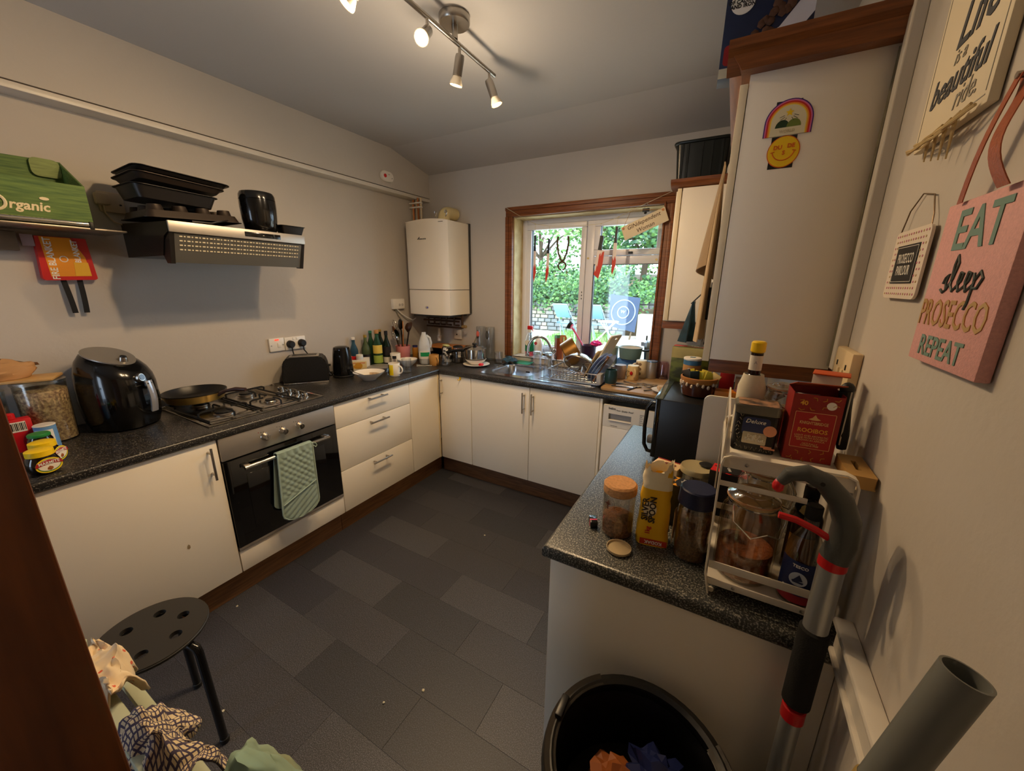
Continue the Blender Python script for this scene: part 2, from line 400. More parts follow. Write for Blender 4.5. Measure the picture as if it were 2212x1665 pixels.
# local x runs along +y of the room for the left run: rz = +90 deg turns local x to +y and local y to -x
LW = (.6, 0, 0)
u = base_unit('base_cabinet', 'white base cabinet with one large door left of the oven', -2.748, -2.150, LW, FACE_X, .56)
d = front(u, 'door', -2.748, -2.150, .150, .868); bar_handle(d, (-2.190, 0, .845), (-2.190, 0, .693), (0, -.035, 0))
part(d, 'stain', blob((-2.33, -.0006, .42), (.006, .0008, .012), 1, .3, 3), mat('food_stain', (150, 130, 100), .6))
u = base_unit('base_cabinet', 'white base cabinet at the near end behind the black stool', -3.35, -2.750, LW, FACE_X, .56)
front(u, 'door', -3.35, -2.750, .150, .868)
u = base_unit('drawer_unit', 'white three-drawer unit with bar handles right of the oven', -1.548, -.931, LW, FACE_X)
for z0, z1, hz in ((.712, .868, .843), (.431, .712, .683), (.150, .431, .400)):
    d = front(u, 'drawer_front', -1.548, -.931, z0, z1); bar_handle(d, (-1.320, 0, hz), (-1.163, 0, hz), (0, -.035, 0))
pn = thing('corner_panel', 'plain cream filler panel between the drawers and the inner corner', 'panel', LW, FACE_X)
front(pn, 'panel', -.930, -.601, .150, .868)
part(pn, 'edge_strip', box((-.611, -.001, .509), (.016, .004, .716), .001), mat('yellowed_edge', (226, 208, 170), .45))
# oven housing with plinth drawer front
u = thing('oven_filler', 'low white filler panel under the built-under oven', 'panel', LW, FACE_X)
front(u, 'panel', -2.149, -1.549, .150, .268)
# plinths
for a, b in ((-3.35, -1.549), (-1.546, -.545)):
    p = single('plinth', 'brown wooden plinth board under the left units, ' + ('below the drawers' if b > -1 else 'below the oven'), 'plinth', box(((.546-.018/2), (a+b)/2, .076), (.018, b-a, .150), .002), PLINTH_Y)
single('plinth', 'brown wooden plinth board under the sink units', 'plinth', box((1.27, -.532, .076), (1.40, .018, .150), .002), PLINTH_X)
# ------------------------------------------------------------------ back run (doors on the plane y = -.6)
BW = (0, -.6, 0)
u = base_unit('base_cabinet', 'narrow cream corner cabinet with a yellow hook on its door', .604, .912, BW, 0)
d = front(u, 'door', .604, .912, .150, .868); bar_handle(d, (.632, 0, .845), (.632, 0, .69), (0, -.035, 0))
u = base_unit('sink_cabinet', 'wide cream sink cabinet with two doors under the window', .914, 1.916, BW, 0)
d = front(u, 'door', .914, 1.415, .150, .868); bar_handle(d, (1.375, 0, .832), (1.375, 0, .681), (0, -.035, 0))
d = front(u, 'door', 1.415, 1.916, .150, .868); bar_handle(d, (1.446, 0, .832), (1.446, 0, .681), (0, -.035, 0))
hk = thing('adhesive_hook', 'small yellow hook stuck on the corner cabinet door', 'hook', (.815, -.6035, .858))
YEL = mat('yellow_plastic', (240, 196, 24), .4)
part(hk, 'plate', box((0, 0, .002), (.016, .004, .028), .003), YEL); part(hk, 'prong', tube([(0, -.001, -.004), (0, -.012, -.012), (-.006, -.018, -.012), (-.008, -.018, -.002)], .0035, 8), YEL)
sp = single('unit_divider', 'cream upright panel between the sink cabinet and the dishwasher', 'panel', box((1.925, -.31, .435), (.016, .58, .866), .002), UNIT)
# dishwasher
dw = thing('dishwasher', 'white dishwasher with a recessed grip under the worktop', 'dishwasher', (1.945, -.6, 0))
part(dw, 'body', box((.30, .30, .41), (.594, .57, .80), .004), WHITEP)
pn = part(dw, 'control_panel', plate([(.002, .698), (.596, .698), (.596, .838), (.002, .838)], [[(.036, .745), (.176, .745), (.176, .786), (.036, .786)]], .022, m=T(0, .006, 0) @ RX(PI/2)), WHITEP)
part(pn, 'grip_recess', box((.106, .010, .765), (.14, .006, .041)), mat('dishwasher_grey', (150, 150, 154), .4))
part(pn, 'grip_lip', box((.106, -.017, .743), (.14, .01, .006), .002), WHITEP)
part(dw, 'door', box((.299, -.006, .40), (.594, .024, .592), .004), WHITEP)
part(dw, 'kick_plate', box((.299, .02, .05), (.59, .02, .09), .002), mat('dishwasher_kick', (200, 196, 190), .5))
INK = mat('printed_black', (24, 24, 26), .6)
text(pn, 'beko', .020, INK, (.056, -.0167, .820), sx=1.1, bold=.0004)
text(pn, '/ from  Quality  Proof', .0135, INK, (.130, -.0167, .812), shear=.3, sx=.9)
for i, (z, s) in enumerate(((.806, 'Intensive 70'), (.796, 'Auto'), (.783, 'Eco 50'), (.770, 'Quick'), (.757, 'Mini 30'), (.744, 'Rinse'), (.731, 'Delay'))):
    text(pn, s, .007, INK, (.225, -.0167, z), align='LEFT')
text(pn, 'A class dishwasher', .006, INK, (.05, -.0167, .708), align='LEFT')
# ------------------------------------------------------------------ right run: unit, end panel, separate worktop
u = base_unit('base_cabinet', 'cream base cabinet under the short right-hand worktop', 0, .99, (2.235, -1.09, 0), FACE_NX, .56)
front(u, 'door', 0, .49, .150, .868); front(u, 'door', .49, .99, .150, .868)
ep = single('end_panel', 'cream end panel of the right-hand units behind the black bin', 'panel', box((2.532, -2.092, .434), (.594, .018, .868), .002), UNIT)
single('plinth', 'brown wooden plinth board under the right-hand unit', 'plinth', box((2.29, -1.585, .076), (.018, .97, .150), .002), PLINTH_Y)
def worktop(name, label, x0, x1, y0, y1, mt, edge):
    bm = box(((x0+x1)/2, (y0+y1)/2, TOP-.019), (x1-x0, y1-y0, .038))
    es = [e for e in bm.edges if all(edge(v.co) for v in e.verts) and abs(e.verts[0].co.z-e.verts[1].co.z) < 1e-6]
    bmesh.ops.bevel(bm, geom=es, offset=.012, segments=4, affect='EDGES', profile=.5)
    return single(name, label, 'worktop', bm, mt)
worktop('worktop', 'black speckled worktop along the left wall, under the hob', XL0, .615, -3.35, -.0, STONE, lambda v: v.x > .6)
# back worktop with the sink let into it: four strips round the bowl opening
SX0, SX1, SY0, SY1 = .985, 1.36, -.50, -.13
bw = B()
for x0, x1, y0, y1 in ((.616, SX0, -.615, 0), (SX1, XR0, -.615, 0), (SX0, SX1, -.615, SY0), (SX0, SX1, SY1, 0)):
    b2 = box(((x0+x1)/2, (y0+y1)/2, TOP-.019), (x1-x0, y1-y0, .038))
    if y0 < -.6:
        es = [e for e in b2.edges if all(v.co.y < -.614 for v in e.verts) and abs(e.verts[0].co.z-e.verts[1].co.z) < 1e-6]
        bmesh.ops.bevel(b2, geom=es, offset=.012, segments=4, affect='EDGES', profile=.5)
    join(bw, b2)
single('worktop', 'black speckled worktop under the window with the sink let in', 'worktop', bw, STONE)
worktop('worktop', 'worn grey speckled worktop on the right-hand unit, under the microwave', 2.215, XR0-.001, -2.112, -1.084, STONE2, lambda v: v.x < 2.22 or v.y < -2.11)

# ------------------------------------------------------------------ oven
ov = thing('oven', 'built-under oven with steel panel, three knobs and black glass door', 'oven', LW, FACE_X)
part(ov, 'body', box((-1.849, .29, .57), (.56, .50, .56)), BLACKM)
cp = part(ov, 'control_panel', box((-1.849, .006, .811), (.594, .024, .114), .003), STEEL)
for i, x in enumerate((-1.948, -1.857, -1.768)):
    kn = part(ov, 'knob', lathe([(0, .030), (.013, .030), (.0155, .027), (.0165, .004), (.0195, 0), (0, 0)], 24, m=T(x, -.006, .814) @ RX(PI/2)), CHROME)
    part(kn, 'pointer', box((x, -.037, .818), (.0025, .003, .016), .0008), NICKEL)
    for j in range(3): part(cp, 'print_dot', cyl(.0022, .0008, 8, m=T(x-.026+j*.012, -.006, .842-.002*j) @ RX(PI/2)), mat('panel_print_red', (150, 40, 30), .5) if (i, j) in ((0, 0), (2, 2)) else mat('panel_print', (96, 92, 88), .5))
od = part(ov, 'door', box((-1.849, .004, .519), (.594, .024, .460), .003), BLACKGLASS)
part(od, 'inner_window', box((-1.849, -.0085, .505), (.42, .002, .30), .001), mat('oven_window', (14, 14, 16), .08, coat=.5))
part(ov, 'lower_trim', box((-1.849, .004, .279), (.594, .022, .018), .002), STEEL)
hd = part(ov, 'handle', tube([(-2.077, -.046, .705), (-1.627, -.046, .705)], .0095, 14), CHROME)
for x in (-2.062, -1.642): part(hd, 'bracket', box((x, -.024, .709), (.030, .042, .016), .004), NICKEL)
# quilted double oven glove over the oven handle
MITT = mat('sage_quilted_cotton', (150, 172, 160), .95, var=.08, vs=90, bump=.25, bs=500, sheen=.2)
PIPING = mat('sage_piping', (158, 178, 164), .95, sheen=.2)
gl = thing('oven_glove', 'sage green quilted double oven glove hung over the oven handle', 'oven glove', LW, FACE_X)
def outline(v, w0=.098):  # half width along the hanging length v 0..1 : straight then rounded toe
    if v < .86: return w0*(.96+.10*v)
    k = (v-.86)/.14; return w0*1.046*math.sqrt(max(0, 1-k*k*.98))
def glove_side(front_side, z_end, lean):
    def fn(a, v):
        hw = outline(v); x = -1.838+(a*2-1)*hw + lean*v
        z = .7215-(.7215-z_end)*v
        qx, qz = (a*2-1)*hw, v*(.7165-z_end)
        p = abs(math.sin((qx*.7+qz)*PI/.034)); p2 = abs(math.sin((qx*.95-qz)*PI/.034)) if v < .62 else 1
        puff = .007*(min(p, 1)**.5)*(min(p2, 1)**.5)*(1-(a*2-1)**8)
        k = min(1, v/.05)
        if front_side: y = -.046-(.0120*math.sin(k*PI/2))-.006*k-puff
        else: y = -.046+(.0165*math.sin(k*PI/2))
        if v < .05: z = .7215+.004*(1-k)
        return (x, y, z)
    return fn
part(gl, 'front_pocket', sheet(glove_side(True, .325, -.012), 34, 70, .006), MITT)
part(gl, 'back_pocket', sheet(glove_side(False, .395, -.034), 20, 40, .004), MITT)
ed = [(-1.838+s*outline(v)-.012*v, -.0645, .7165-.3915*v) for s, rng in ((-1, [i/20 for i in range(20)]+[.965, .98, .99]), (1, [.99, .98, .965]+[i/20 for i in range(19, -1, -1)])) for v in rng]
part(gl, 'piping', tube(ed, .0042, 8), PIPING)
part(gl, 'seam', tube([(-1.838+.10*(a-.5)*1.9-.01, -.0735, .47+.065*(a-.5)) for a in [i/12 for i in range(13)]], .003, 6), PIPING)
part(gl, 'loop', tube([(-1.742, -.055, .715), (-1.722, -.058, .707), (-1.715, -.058, .690), (-1.724, -.058, .683), (-1.730, -.058, .692), (-1.741, -.057, .700)], .0028, 6), PIPING)

# ------------------------------------------------------------------ hob
hb = thing('gas_hob', 'steel gas hob with four burners and black wire pan supports', 'hob', (.268, -1.847, TOP), FACE_X)
ENAMEL = mat('black_iron', (18, 18, 19), .45)
bs = box((0, 0, .003), (.584, .520, .006), .002); part(hb, 'plate', bs, mat('hob_steel', (186, 180, 170), .22, 1, var=.08, vs=6))
rim = [(.292*sx, .260*sy, .006) for sx, sy in ((-1, -1), (1, -1), (1, 1), (-1, 1))]
part(hb, 'rim', tube(rim, .004, 8, closed=True), CHROME)
for x, y, r in ((-.165, -.12, .048), (-.165, .13, .036), (.065, .13, .042), (.065, -.12, .030)):
    bn = part(hb, 'burner', lathe([(0, .018), (r*.9, .018), (r, .014), (r, .008), (r*1.28, .006), (r*1.28, .0055)], 28, m=T(x, y, 0)), NICKEL)
    part(bn, 'burner_cap', cyl(r*.82, .008, 28, .002, m=T(x, y, .018)), ENAMEL)
for i, y in enumerate((-.185, -.105, -.025, .055)):
    kn = part(hb, 'knob', lathe([(.0, .027), (.015, .027), (.017, .025), (.0185, .004), (.022, .002), (.022, 0), (0, 0)], 20, m=T(.225, y, .006)), CHROME)
    part(kn, 'pointer', box((.225, y, .034), (.003, .02, .002), .0008), NICKEL)
for cx, w in ((-.165, .215), (.065, .205)):
    g = tube([(cx-w/2, -.235, .014), (cx+w/2, -.235, .014), (cx+w/2, .235, .014), (cx-w/2, .235, .014)], .0055, 6, closed=True)
    for y in (-.12, .13):
        for sx, sy in ((1, 0), (-1, 0), (0, 1), (0, -1)):
            ex, ey = cx+sx*w/2, (y+sy*.105)
            if sy: ex = cx
            ix, iy = cx+sx*.036, y+sy*.036
            tube([(ex, ey, .014), (ex, ey, .034), ((ex*.8+ix*.2), (ey*.8+iy*.2), .040), (ix, iy, .040)], .0052, 6, bm=g)
    part(hb, 'pan_support', g, ENAMEL)
# ------------------------------------------------------------------ cooker hood on the left wall
hd = thing('cooker_hood', 'black visor cooker hood with steel front strip above the hob', 'cooker hood', (XL0, 0, 0), FACE_X)
HOODB = mat('hood_black', (26, 22, 20), .3)
def side_prism(pts, y0, y1):  # profile (out, z), out = distance from the wall; runs along local x from y0 to y1
    return prism([(p[0], p[1]) for p in pts], y1-y0, m=Matrix(((0, 0, 1, y0), (-1, 0, 0, 0), (0, 1, 0, 0), (0, 0, 0, 1))))
part(hd, 'body', side_prism([(0, 1.672), (0, 1.826), (.474, 1.808), (.474, 1.768), (.43, 1.752), (.385, 1.672)], -2.110, -1.500), HOODB)
part(hd, 'front_strip', box((-1.805, -.479, 1.789), (.606, .012, .046), .003), STEEL)
ct = part(hd, 'control_strip', box((-1.724, -.486, 1.789), (.172, .004, .022), .001), BLACK)
part(ct, 'indicator', box((-1.724, -.4885, 1.789), (.006, .002, .002)), mat('indicator_white', (220, 220, 220), .4))
part(ct, 'slider', box((-1.672, -.489, 1.789), (.008, .004, .018), .001), BLACKM)
vz = part(hd, 'visor', side_prism([(.472, 1.763), (.468, 1.765), (.428, 1.645), (.432, 1.643)], -2.088, -1.515), mat('visor_mesh', (126, 124, 118), .38, .8))
for y in (-2.098, -1.509): part(vz, 'visor_end', side_prism([(.474, 1.766), (.36, 1.70), (.40, 1.640), (.436, 1.638)], y-.008, y+.008), HOODB)
for i in range(19):   # rows of slots in the visor
    s = B(); y = -2.065+.0285*i
    for k in range(4):
        z = 1.752-.018*k; o = .4705-(1.763-z)*.333+.0022
        box((y, -o, z), (.011, .002, .005), bm=s); box((y+.0135, -o, z), (.006, .002, .005), bm=s)
    part(vz, 'slot_row', s, mat('visor_slot', (196, 186, 160), .4))
# things kept on top of the hood
TRAY = mat('dark_bakeware', (34, 31, 30), .42, .3); TRAY2 = mat('bakeware_brown', (52, 43, 37), .45, .4)
def tray(name, label, sx, sy, h, flare, loc, rot, mt, lip=.012, cat='baking tray', rr=.03):
    def ring(w, d, r): return rrect(w, d, r, 4)
    t = B(); P = [(ring(sx+2*lip, sy+2*lip, rr+lip), h), (ring(sx, sy, rr), h-.001), (ring(sx-flare, sy-flare, rr*.8), .003), None]
    loops = []
    spec = [(sx+2*lip, sy+2*lip, rr+lip, h+.001), (sx+2*lip, sy+2*lip, rr+lip, h-.001), (sx+.003, sy+.003, rr, h-.002), (sx-flare, sy-flare, rr*.8, 0)]
    inner = [(sx-flare-.003, sy-flare-.003, rr*.8, .0015), (sx, sy, rr, h-.001)]
    for wv, dv, r, z in spec: loops.append([t.verts.new((x, y, z)) for x, y in rrect(wv, dv, max(r, .004), 4)])
    li = [[t.verts.new((x, y, z)) for x, y in rrect(wv, dv, max(r, .004), 4)] for wv, dv, r, z in inner]
    seq = [li[0], li[1], loops[0], loops[1], loops[2], loops[3]]
    n = len(loops[0])
    for a, b in zip(seq, seq[1:]):
        for i in range(n): t.faces.new((a[i], a[(i+1) % n], b[(i+1) % n], b[i]))
    t.faces.new(li[0]); t.faces.new(loops[3])
    bmesh.ops.recalc_face_normals(t, faces=t.faces)
    return single(name, label, cat, t, mt, loc, rot=rot)
HR = FACE_X
mt_ = tray('muffin_tin', 'dark muffin tin turned upside down, lowest of the trays on the hood', .37, .27, .03, .02, (.225, -1.955, 1.868), (PI, math.radians(-3), HR), TRAY2, cat='muffin tin')
for i in range(4):
    for j in range(3):
        part(mt_, 'cup', lathe([(.034, 0), (.031, -.004), (.025, -.030), (0, -.031)], 16, m=T(-.135+.09*i, -.088+.088*j, .005)), TRAY2)
tray('roasting_tin', 'deep black roasting tin in the middle of the stack on the hood', .30, .22, .05, .03, (.235, -2.005, 1.903), (0, math.radians(2), HR), TRAY)
tray('baking_tray', 'shallow dark baking tray, second from the top of the stack on the hood', .32, .25, .022, .03, (.23, -1.985, 1.970), (math.radians(-2), math.radians(3), HR), TRAY2)
tray('baking_tray', 'flat dark baking tray, topmost of the stack on the hood', .34, .26, .014, .02, (.22, -1.965, 2.004), (math.radians(-2), math.radians(3), HR), TRAY)
cn = thing('canister', 'tall glossy black rounded canister standing on the cooker hood', 'canister', (.34, -1.665, 1.815), HR)
part(cn, 'body', lathe([(0, .004), (.066, .004), (.072, .012), (.080, .06), (.083, .12), (.082, .155), (0, .155)], 32), BLACK)
part(cn, 'lid', lathe([(.082, .157), (.081, .178), (.074, .192), (.05, .198), (0, .199)], 32), BLACK)
part(cn, 'base', cyl(.072, .005, 28), BLACKM)
tray('loaf_tin', 'small black loaf tin at the right end of the cooker hood', .125, .075, .045, .022, (.36, -1.522, 1.816), (0, 0, HR), TRAY, .008, 'loaf tin', .01)
single('utensil', 'thin grey whisk wire lying at the front of the cooker hood', 'utensil', tube([(.41, -2.0, 1.822), (.42, -1.93, 1.822), (.40, -1.88, 1.838), (.36, -1.83, 1.85)], .004, 6), NICKEL)
# plug and fused outlet behind the organic box
sk = thing('fused_outlet', 'beige fused outlet with a plug and lead beside the hood', 'socket', (XL0, -2.128, 1.915), FACE_X)
BEIGE = mat('aged_white_plastic', (204, 186, 156), .4)
part(sk, 'plate', box((0, -.006, 0), (.09, .012, .088), .004), BEIGE); pg = part(sk, 'plug', box((-.035, -.028, .008), (.05, .034, .05), .008), BEIGE)
part(pg, 'lead', tube([(-.035, -.03, -.018), (-.035, -.028, -.05), (-.01, -.02, -.085), (.03, -.012, -.098), (.055, -.012, -.098)], .0035, 8), BEIGE)
part(sk, 'fuse_carrier', box((.03, -.0125, -.008), (.008, .002, .006)), BLACKM)
# ------------------------------------------------------------------ wall shelf, organic produce box, fire blanket
sh = thing('wall_shelf', 'metal wall shelf with chrome front rail beside the hood', 'shelf', (XL0, 0, 0), FACE_X)
part(sh, 'board', box((-2.52, -.125, 1.768), (.70, .25, .008), .002), mat('shelf_steel', (150, 140, 128), .35, .8))
part(sh, 'front_rail', tube([(-2.86, -.245, 1.785), (-2.285, -.245, 1.785)], .0095, 12), CHROME)
part(sh, 'end_cap', box((-2.277, -.240, 1.781), (.014, .026, .030), .003), BLACKM)
part(sh, 'under_bracket', box((-2.60, -.03, 1.715), (.30, .035, .075), .004), mat('bracket_grey', (118, 108, 98), .45, .5))
GREENB = mat('green_wood_print', (104, 134, 62), .6, var=.6, vs=5, stretch=(2.5, 30, 30), col2=(62, 96, 46))
CREAMP = mat('cream_print', (236, 222, 184), .6)
ob = thing('produce_box', 'green woodgrain printed cardboard box lettered Organic on the shelf', 'box', (XL0, 0, 0), FACE_X)
part(ob, 'front', box((-2.575, -.228, 1.853), (.62, .005, .158)), GREENB)
part(ob, 'side', prism([(.012, 1.776), (.228, 1.776), (.228, 1.932), (.02, 2.045), (.012, 2.045)], .006, m=Matrix(((0, 0, 1, -2.271), (-1, 0, 0, 0), (0, 1, 0, 0), (0, 0, 0, 1)))), GREENB)
bkp = part(ob, 'back', prism([(-2.88, 1.776), (-2.266, 1.776), (-2.266, 2.046), (-2.43, 2.040), (-2.455, 2.032), (-2.47, 2.01), (-2.475, 1.94), (-2.88, 1.94)], .005, m=T(0, -.02, 0) @ RX(PI/2)), GREENB)
part(ob, 'flap', prism(rrect(.085, .07, .02, 4, -2.315, 2.012), .004, m=T(0, -.034, 0) @ RX(PI/2)), mat('green_flap', (140, 158, 92), .6, var=.3, vs=6, stretch=(3, 30, 30)))
part(ob, 'bottom', box((-2.575, -.12, 1.777), (.615, .21, .005)), GREENB)
lg = part(ob, 'logo', tube([(-2.515+.033*math.cos(a)*(1-.07*a/6), -.2325, 1.838+.030*math.sin(a)*(1-.07*a/6)) for a in [1.4+i*.26 for i in range(25)]]+[(-2.510, -.2325, 1.822), (-2.530, -.2325, 1.832), (-2.530, -.2325, 1.848), (-2.515, -.2325, 1.856)], .0048, 6), CREAMP, 'cream swirl forming the capital O')
text(ob, 'rganic', .046, CREAMP, (-2.480, -.2315, 1.834), shear=.18, bold=.0012, align='LEFT', sx=.92)
part(ob, 'logo_leaf', prism(circ(.010, 10, 0, 0, 1.3, .6), .001, m=T(-2.386, -.2325, 1.8655) @ RX(PI/2)), CREAMP)
single('snack_packet', 'shiny red snack packet sticking out of the green box', 'packet', sheet(lambda a, b: (.14-.10*b+.01*math.sin(a*23), -2.62+.30*a, 1.80+.16*b+.010*math.sin(a*17+b*5)-.05*a*b), 24, 8, .003), mat('red_foil', (214, 52, 34), .25, var=.4, vs=12, col2=(240, 150, 90)))
fb = thing('fire_blanket', 'red fire blanket case with orange label and two black pull straps', 'fire blanket', (XL0, 0, 0), FACE_X)
RED = mat('red_plastic', (198, 24, 30), .35)
part(fb, 'case', prism([(-2.402, 1.742), (-2.252, 1.742), (-2.244, 1.572), (-2.252, 1.566), (-2.402, 1.562), (-2.410, 1.572)], .034, m=T(0, 0, 0) @ RX(PI/2)), RED)
lb = part(fb, 'label_plate', prism([(-2.390, 1.740), (-2.300, 1.740), (-2.268, 1.662), (-2.262, 1.582), (-2.385, 1.578)], .001, m=T(0, -.0342, 0) @ RX(PI/2)), mat('orange_label', (238, 150, 24), .5, var=.12, vs=9))
part(fb, 'label_corner', prism([(-2.308, 1.64), (-2.264, 1.640), (-2.262, 1.583), (-2.312, 1.582)], .001, m=T(0, -.0355, 0) @ RX(PI/2)), mat('yellow_label', (232, 176, 40), .5))
WTXT = mat('white_print', (238, 234, 226), .6)
text(lb, 'FIRE BLANKET', .030, WTXT, (-2.370, -.0356, 1.652), rot=(PI/2, -PI/2, 0), bold=.0006, sx=.9)
text(lb, 'FIRE BLANKET', .026, WTXT, (-2.292, -.0358, 1.662), rot=(PI/2, -PI/2, 0), bold=.0006, sx=.85)
part(lb, 'label_ring', lathe([(.010, 0), (.013, 0), (.013, .001), (.010, .001)], 20, m=T(-2.335, -.0355, 1.652) @ RX(PI/2)), WTXT)
for x in (-2.350, -2.300):
    part(fb, 'pull_strap', sheet(lambda a, b, x=x: (x-.009+.018*a+(.008 if x < -2.33 else -.006)*b, -.018-.012*math.sin(b*2.2), 1.566-.145*b), 2, 10, .003), mat('black_webbing', (24, 22, 22), .8))
part(fb, 'folded_sticker', box((-2.422, -.030, 1.722), (.035, .004, .046), .001), mat('lilac_card', (190, 180, 214), .5))
# ------------------------------------------------------------------ boiler
bo = thing('boiler', 'white wall-hung gas boiler in the corner above the worktop', 'boiler', (0, 0, 0))
BOIL = mat('boiler_white', (244, 236, 220), .3)
def bfront(z0, top):  # slightly bowed casing seen from above
    pts = [(.052, -.02), (.052, -.300)]+[(.052+.45*k/10, -.300-.036*math.sin(PI*k/10)**.6) for k in range(1, 10)]+[(.502, -.300), (.502, -.02)]
    return prism(pts, top-z0, m=T(0, 0, z0))
bd = part(bo, 'casing', bfront(1.513, 2.055), BOIL)
part(bo, 'top_cap', prism([(.052, 0), (.502, 0)]+[(.502-.45*k/12, .018*math.sin(PI*k/12)**.8) for k in range(1, 12)], .30, m=T(0, -.02, 2.055) @ RX(PI/2)), BOIL)
lp = part(bo, 'lower_flap', bfront(1.300, 1.508), BOIL)
part(lp, 'grip_dish', lathe([(0, .001), (.020, .0005), (.026, -.002)], 20, m=T(.277, -.336, 1.362) @ RX(PI/2), sy=.55), mat('boiler_grip', (206, 196, 178), .4))
part(lp, 'indicator', cyl(.008, .003, 14, m=T(.285, -.338, 1.362) @ RX(PI/2)), mat('indicator_blue', (110, 110, 190), .3))
part(bd, 'top_slot', box((.44, -.322, 2.043), (.06, .004, .004)), mat('slot_dark', (110, 100, 84), .6))
lgm = mat('logo_dark', (52, 54, 60), .5)
part(bd, 'logo_mark', prism([(0, 0), (.012, 0), (.030, .020), (.022, .020)], .001, m=T(.206, -.336, 1.914) @ RX(PI/2)), lgm)
text(bd, 'WORCESTER', .0125, lgm, (.228, -.3365, 1.917), align='LEFT', bold=.0004)
part(bo, 'shadow_back', box((.277, -.011, 1.68), (.47, .018, .76)), mat('boiler_gap_shade', (60, 58, 56), .6))  # dark sheet showing past the casing paints its shadow gap at the wall
COPPER = mat('copper_pipe', (176, 112, 66), .35, .9)
DARKCU = mat('tarnished_pipe', (84, 62, 46), .45, .7)
FLUE = mat('flue_cream', (222, 204, 150), .4)
fe = part(bo, 'flue_elbow', tube([(.355, -.16, 2.06)]+[(.355, -.16+.07*(1-math.cos(a)), 2.10+.07*math.sin(a)*.6) for a in [PI/2*i/6 for i in range(7)]]+[(.355, -.01, 2.142)], .050, 20), FLUE)
for x in (.305, .412): part(fe, 'clip', tube([(x, -.21, 2.10), (x+.012, -.215, 2.115), (x+.016, -.213, 2.13), (x+.006, -.21, 2.145), (x-.006, -.21, 2.138), (x-.004, -.21, 2.124)], .006, 6), CHROME)
for i, x in enumerate((-.004, .022, .050, .076, .098)):
    part(bo, 'supply_pipe', tube([(x if x > .0 else x+.006, -.15-.012*(i % 2), 2.275), (x if x > 0 else x+.006, -.15-.012*(i % 2), 2.10), (.075+.012*i, -.15-.012*(i % 2), 2.062)], .0085, 10), COPPER if i % 2 else mat('painted_pipe', (206, 188, 156), .4))
for z in (2.20, 2.235): part(bo, 'pipe_clip', box((.046, -.158, z), (.125, .04, .012), .004), WHITEP)
for x in (.10, .17, .24, .31, .40): part(bo, 'tail_pipe', tube([(x, -.12, 1.30), (x, -.12, 1.20), (x, -.05, 1.19)], .0085, 8), DARKCU)
for z, y in ((1.175, -.10), (1.235, -.14), (1.255, -.10)): part(bo, 'cross_pipe', tube([(.06, y, z), (.47, y, z)], .0085, 8), DARKCU)
part(bo, 'riser_pipe', tube([(.475, -.10, 1.30), (.475, -.10, 1.17)], .011, 10), DARKCU)
part(bo, 'valve', cyl(.014, .05, 12, .003, m=T(.47, -.10, 1.19) @ RY(PI/2)), mat('valve_brass', (176, 150, 100), .4, .6))
part(bo, 'base_tray', box((.277, -.16, 1.288), (.40, .26, .02), .004), mat('boiler_tray', (70, 68, 66), .5, .4))
part(bo, 'drain_trap', lathe([(0, 0), (.02, .002), (.022, .05), (.014, .06), (.012, .12), (0, .12)], 16, m=T(.17, -.06, 1.03)), WHITEP)
# programmer with leads
pc = thing('heating_programmer', 'white heating control box with two dials left of the boiler', 'controller', (XL0, -.385, 1.385), FACE_X)
part(pc, 'case', box((0, -.016, 0), (.135, .032, .088), .005), WHITEP)
for x in (.005, .038): part(pc, 'dial', lathe([(0, .004), (.010, .004), (.012, 0), (0, 0)], 16, m=T(x, -.032, -.008) @ RX(PI/2)), mat('dial_grey', (190, 184, 178), .4))
part(pc, 'lead', tube([(-.02, -.016, -.044), (.03, -.02, -.085), (.08, -.03, -.12), (.14, -.05, -.15), (.175, -.055, -.135)], .005, 8), WHITEP)
part(pc, 'lead', tube([(-.03, -.012, -.044), (.0, -.012, -.10), (.05, -.012, -.16)], .004, 8), mat('grey_lead', (150, 146, 140), .5))
# carbon monoxide alarm on the pipe boxing
al = thing('alarm', 'white oval carbon monoxide alarm with a red button, high on the boxing', 'alarm', (.07, -.508, 2.366), FACE_X)
part(al, 'case', prism(rrect(.125, .072, .035, 6), .026, m=T(0, 0, 0) @ RX(PI/2), bev=.004), WHITEP)
part(al, 'button', cyl(.013, .004, 18, m=T(-.028, -.026, 0) @ RX(PI/2)), RED)
part(al, 'lamp', cyl(.003, .002, 8, m=T(.042, -.026, -.008) @ RX(PI/2)), BLACKM)
text(al, 'CO', .010, mat('label_grey', (120, 110, 110), .5), (.012, -.0265, .014))
# sockets over the hob
def plate_socket(name, label, w, loc, rz=FACE_X, cat='socket'):
    t = thing(name, label, cat, loc, rz); part(t, 'plate', box((0, -.008, 0), (w, .016, .086), .004), WHITEP); return t
sw = plate_socket('cooker_switch', 'white cooker isolator switch with a red neon on the left wall', .098, (XL0, -1.477, 1.163), cat='switch')
part(sw, 'rocker', box((.012, -.018, -.004), (.020, .006, .030), .002), WHITEP); part(sw, 'neon', box((0, -.0172, .032), (.026, .003, .009), .001), mat('neon_red', (255, 60, 40), .4, emit=1.4))
for x in (-.038, .038): part(sw, 'screw', cyl(.004, .002, 10, m=T(x, -.016, -.004) @ RX(PI/2)), NICKEL)
ds = plate_socket('double_socket', 'white double socket with two black plugs above the toaster', .146, (XL0, -1.352, 1.160))
for x in (-.012, .012): part(ds, 'rocker', box((x, -.0175, .030), (.014, .005, .018), .002), WHITEP)
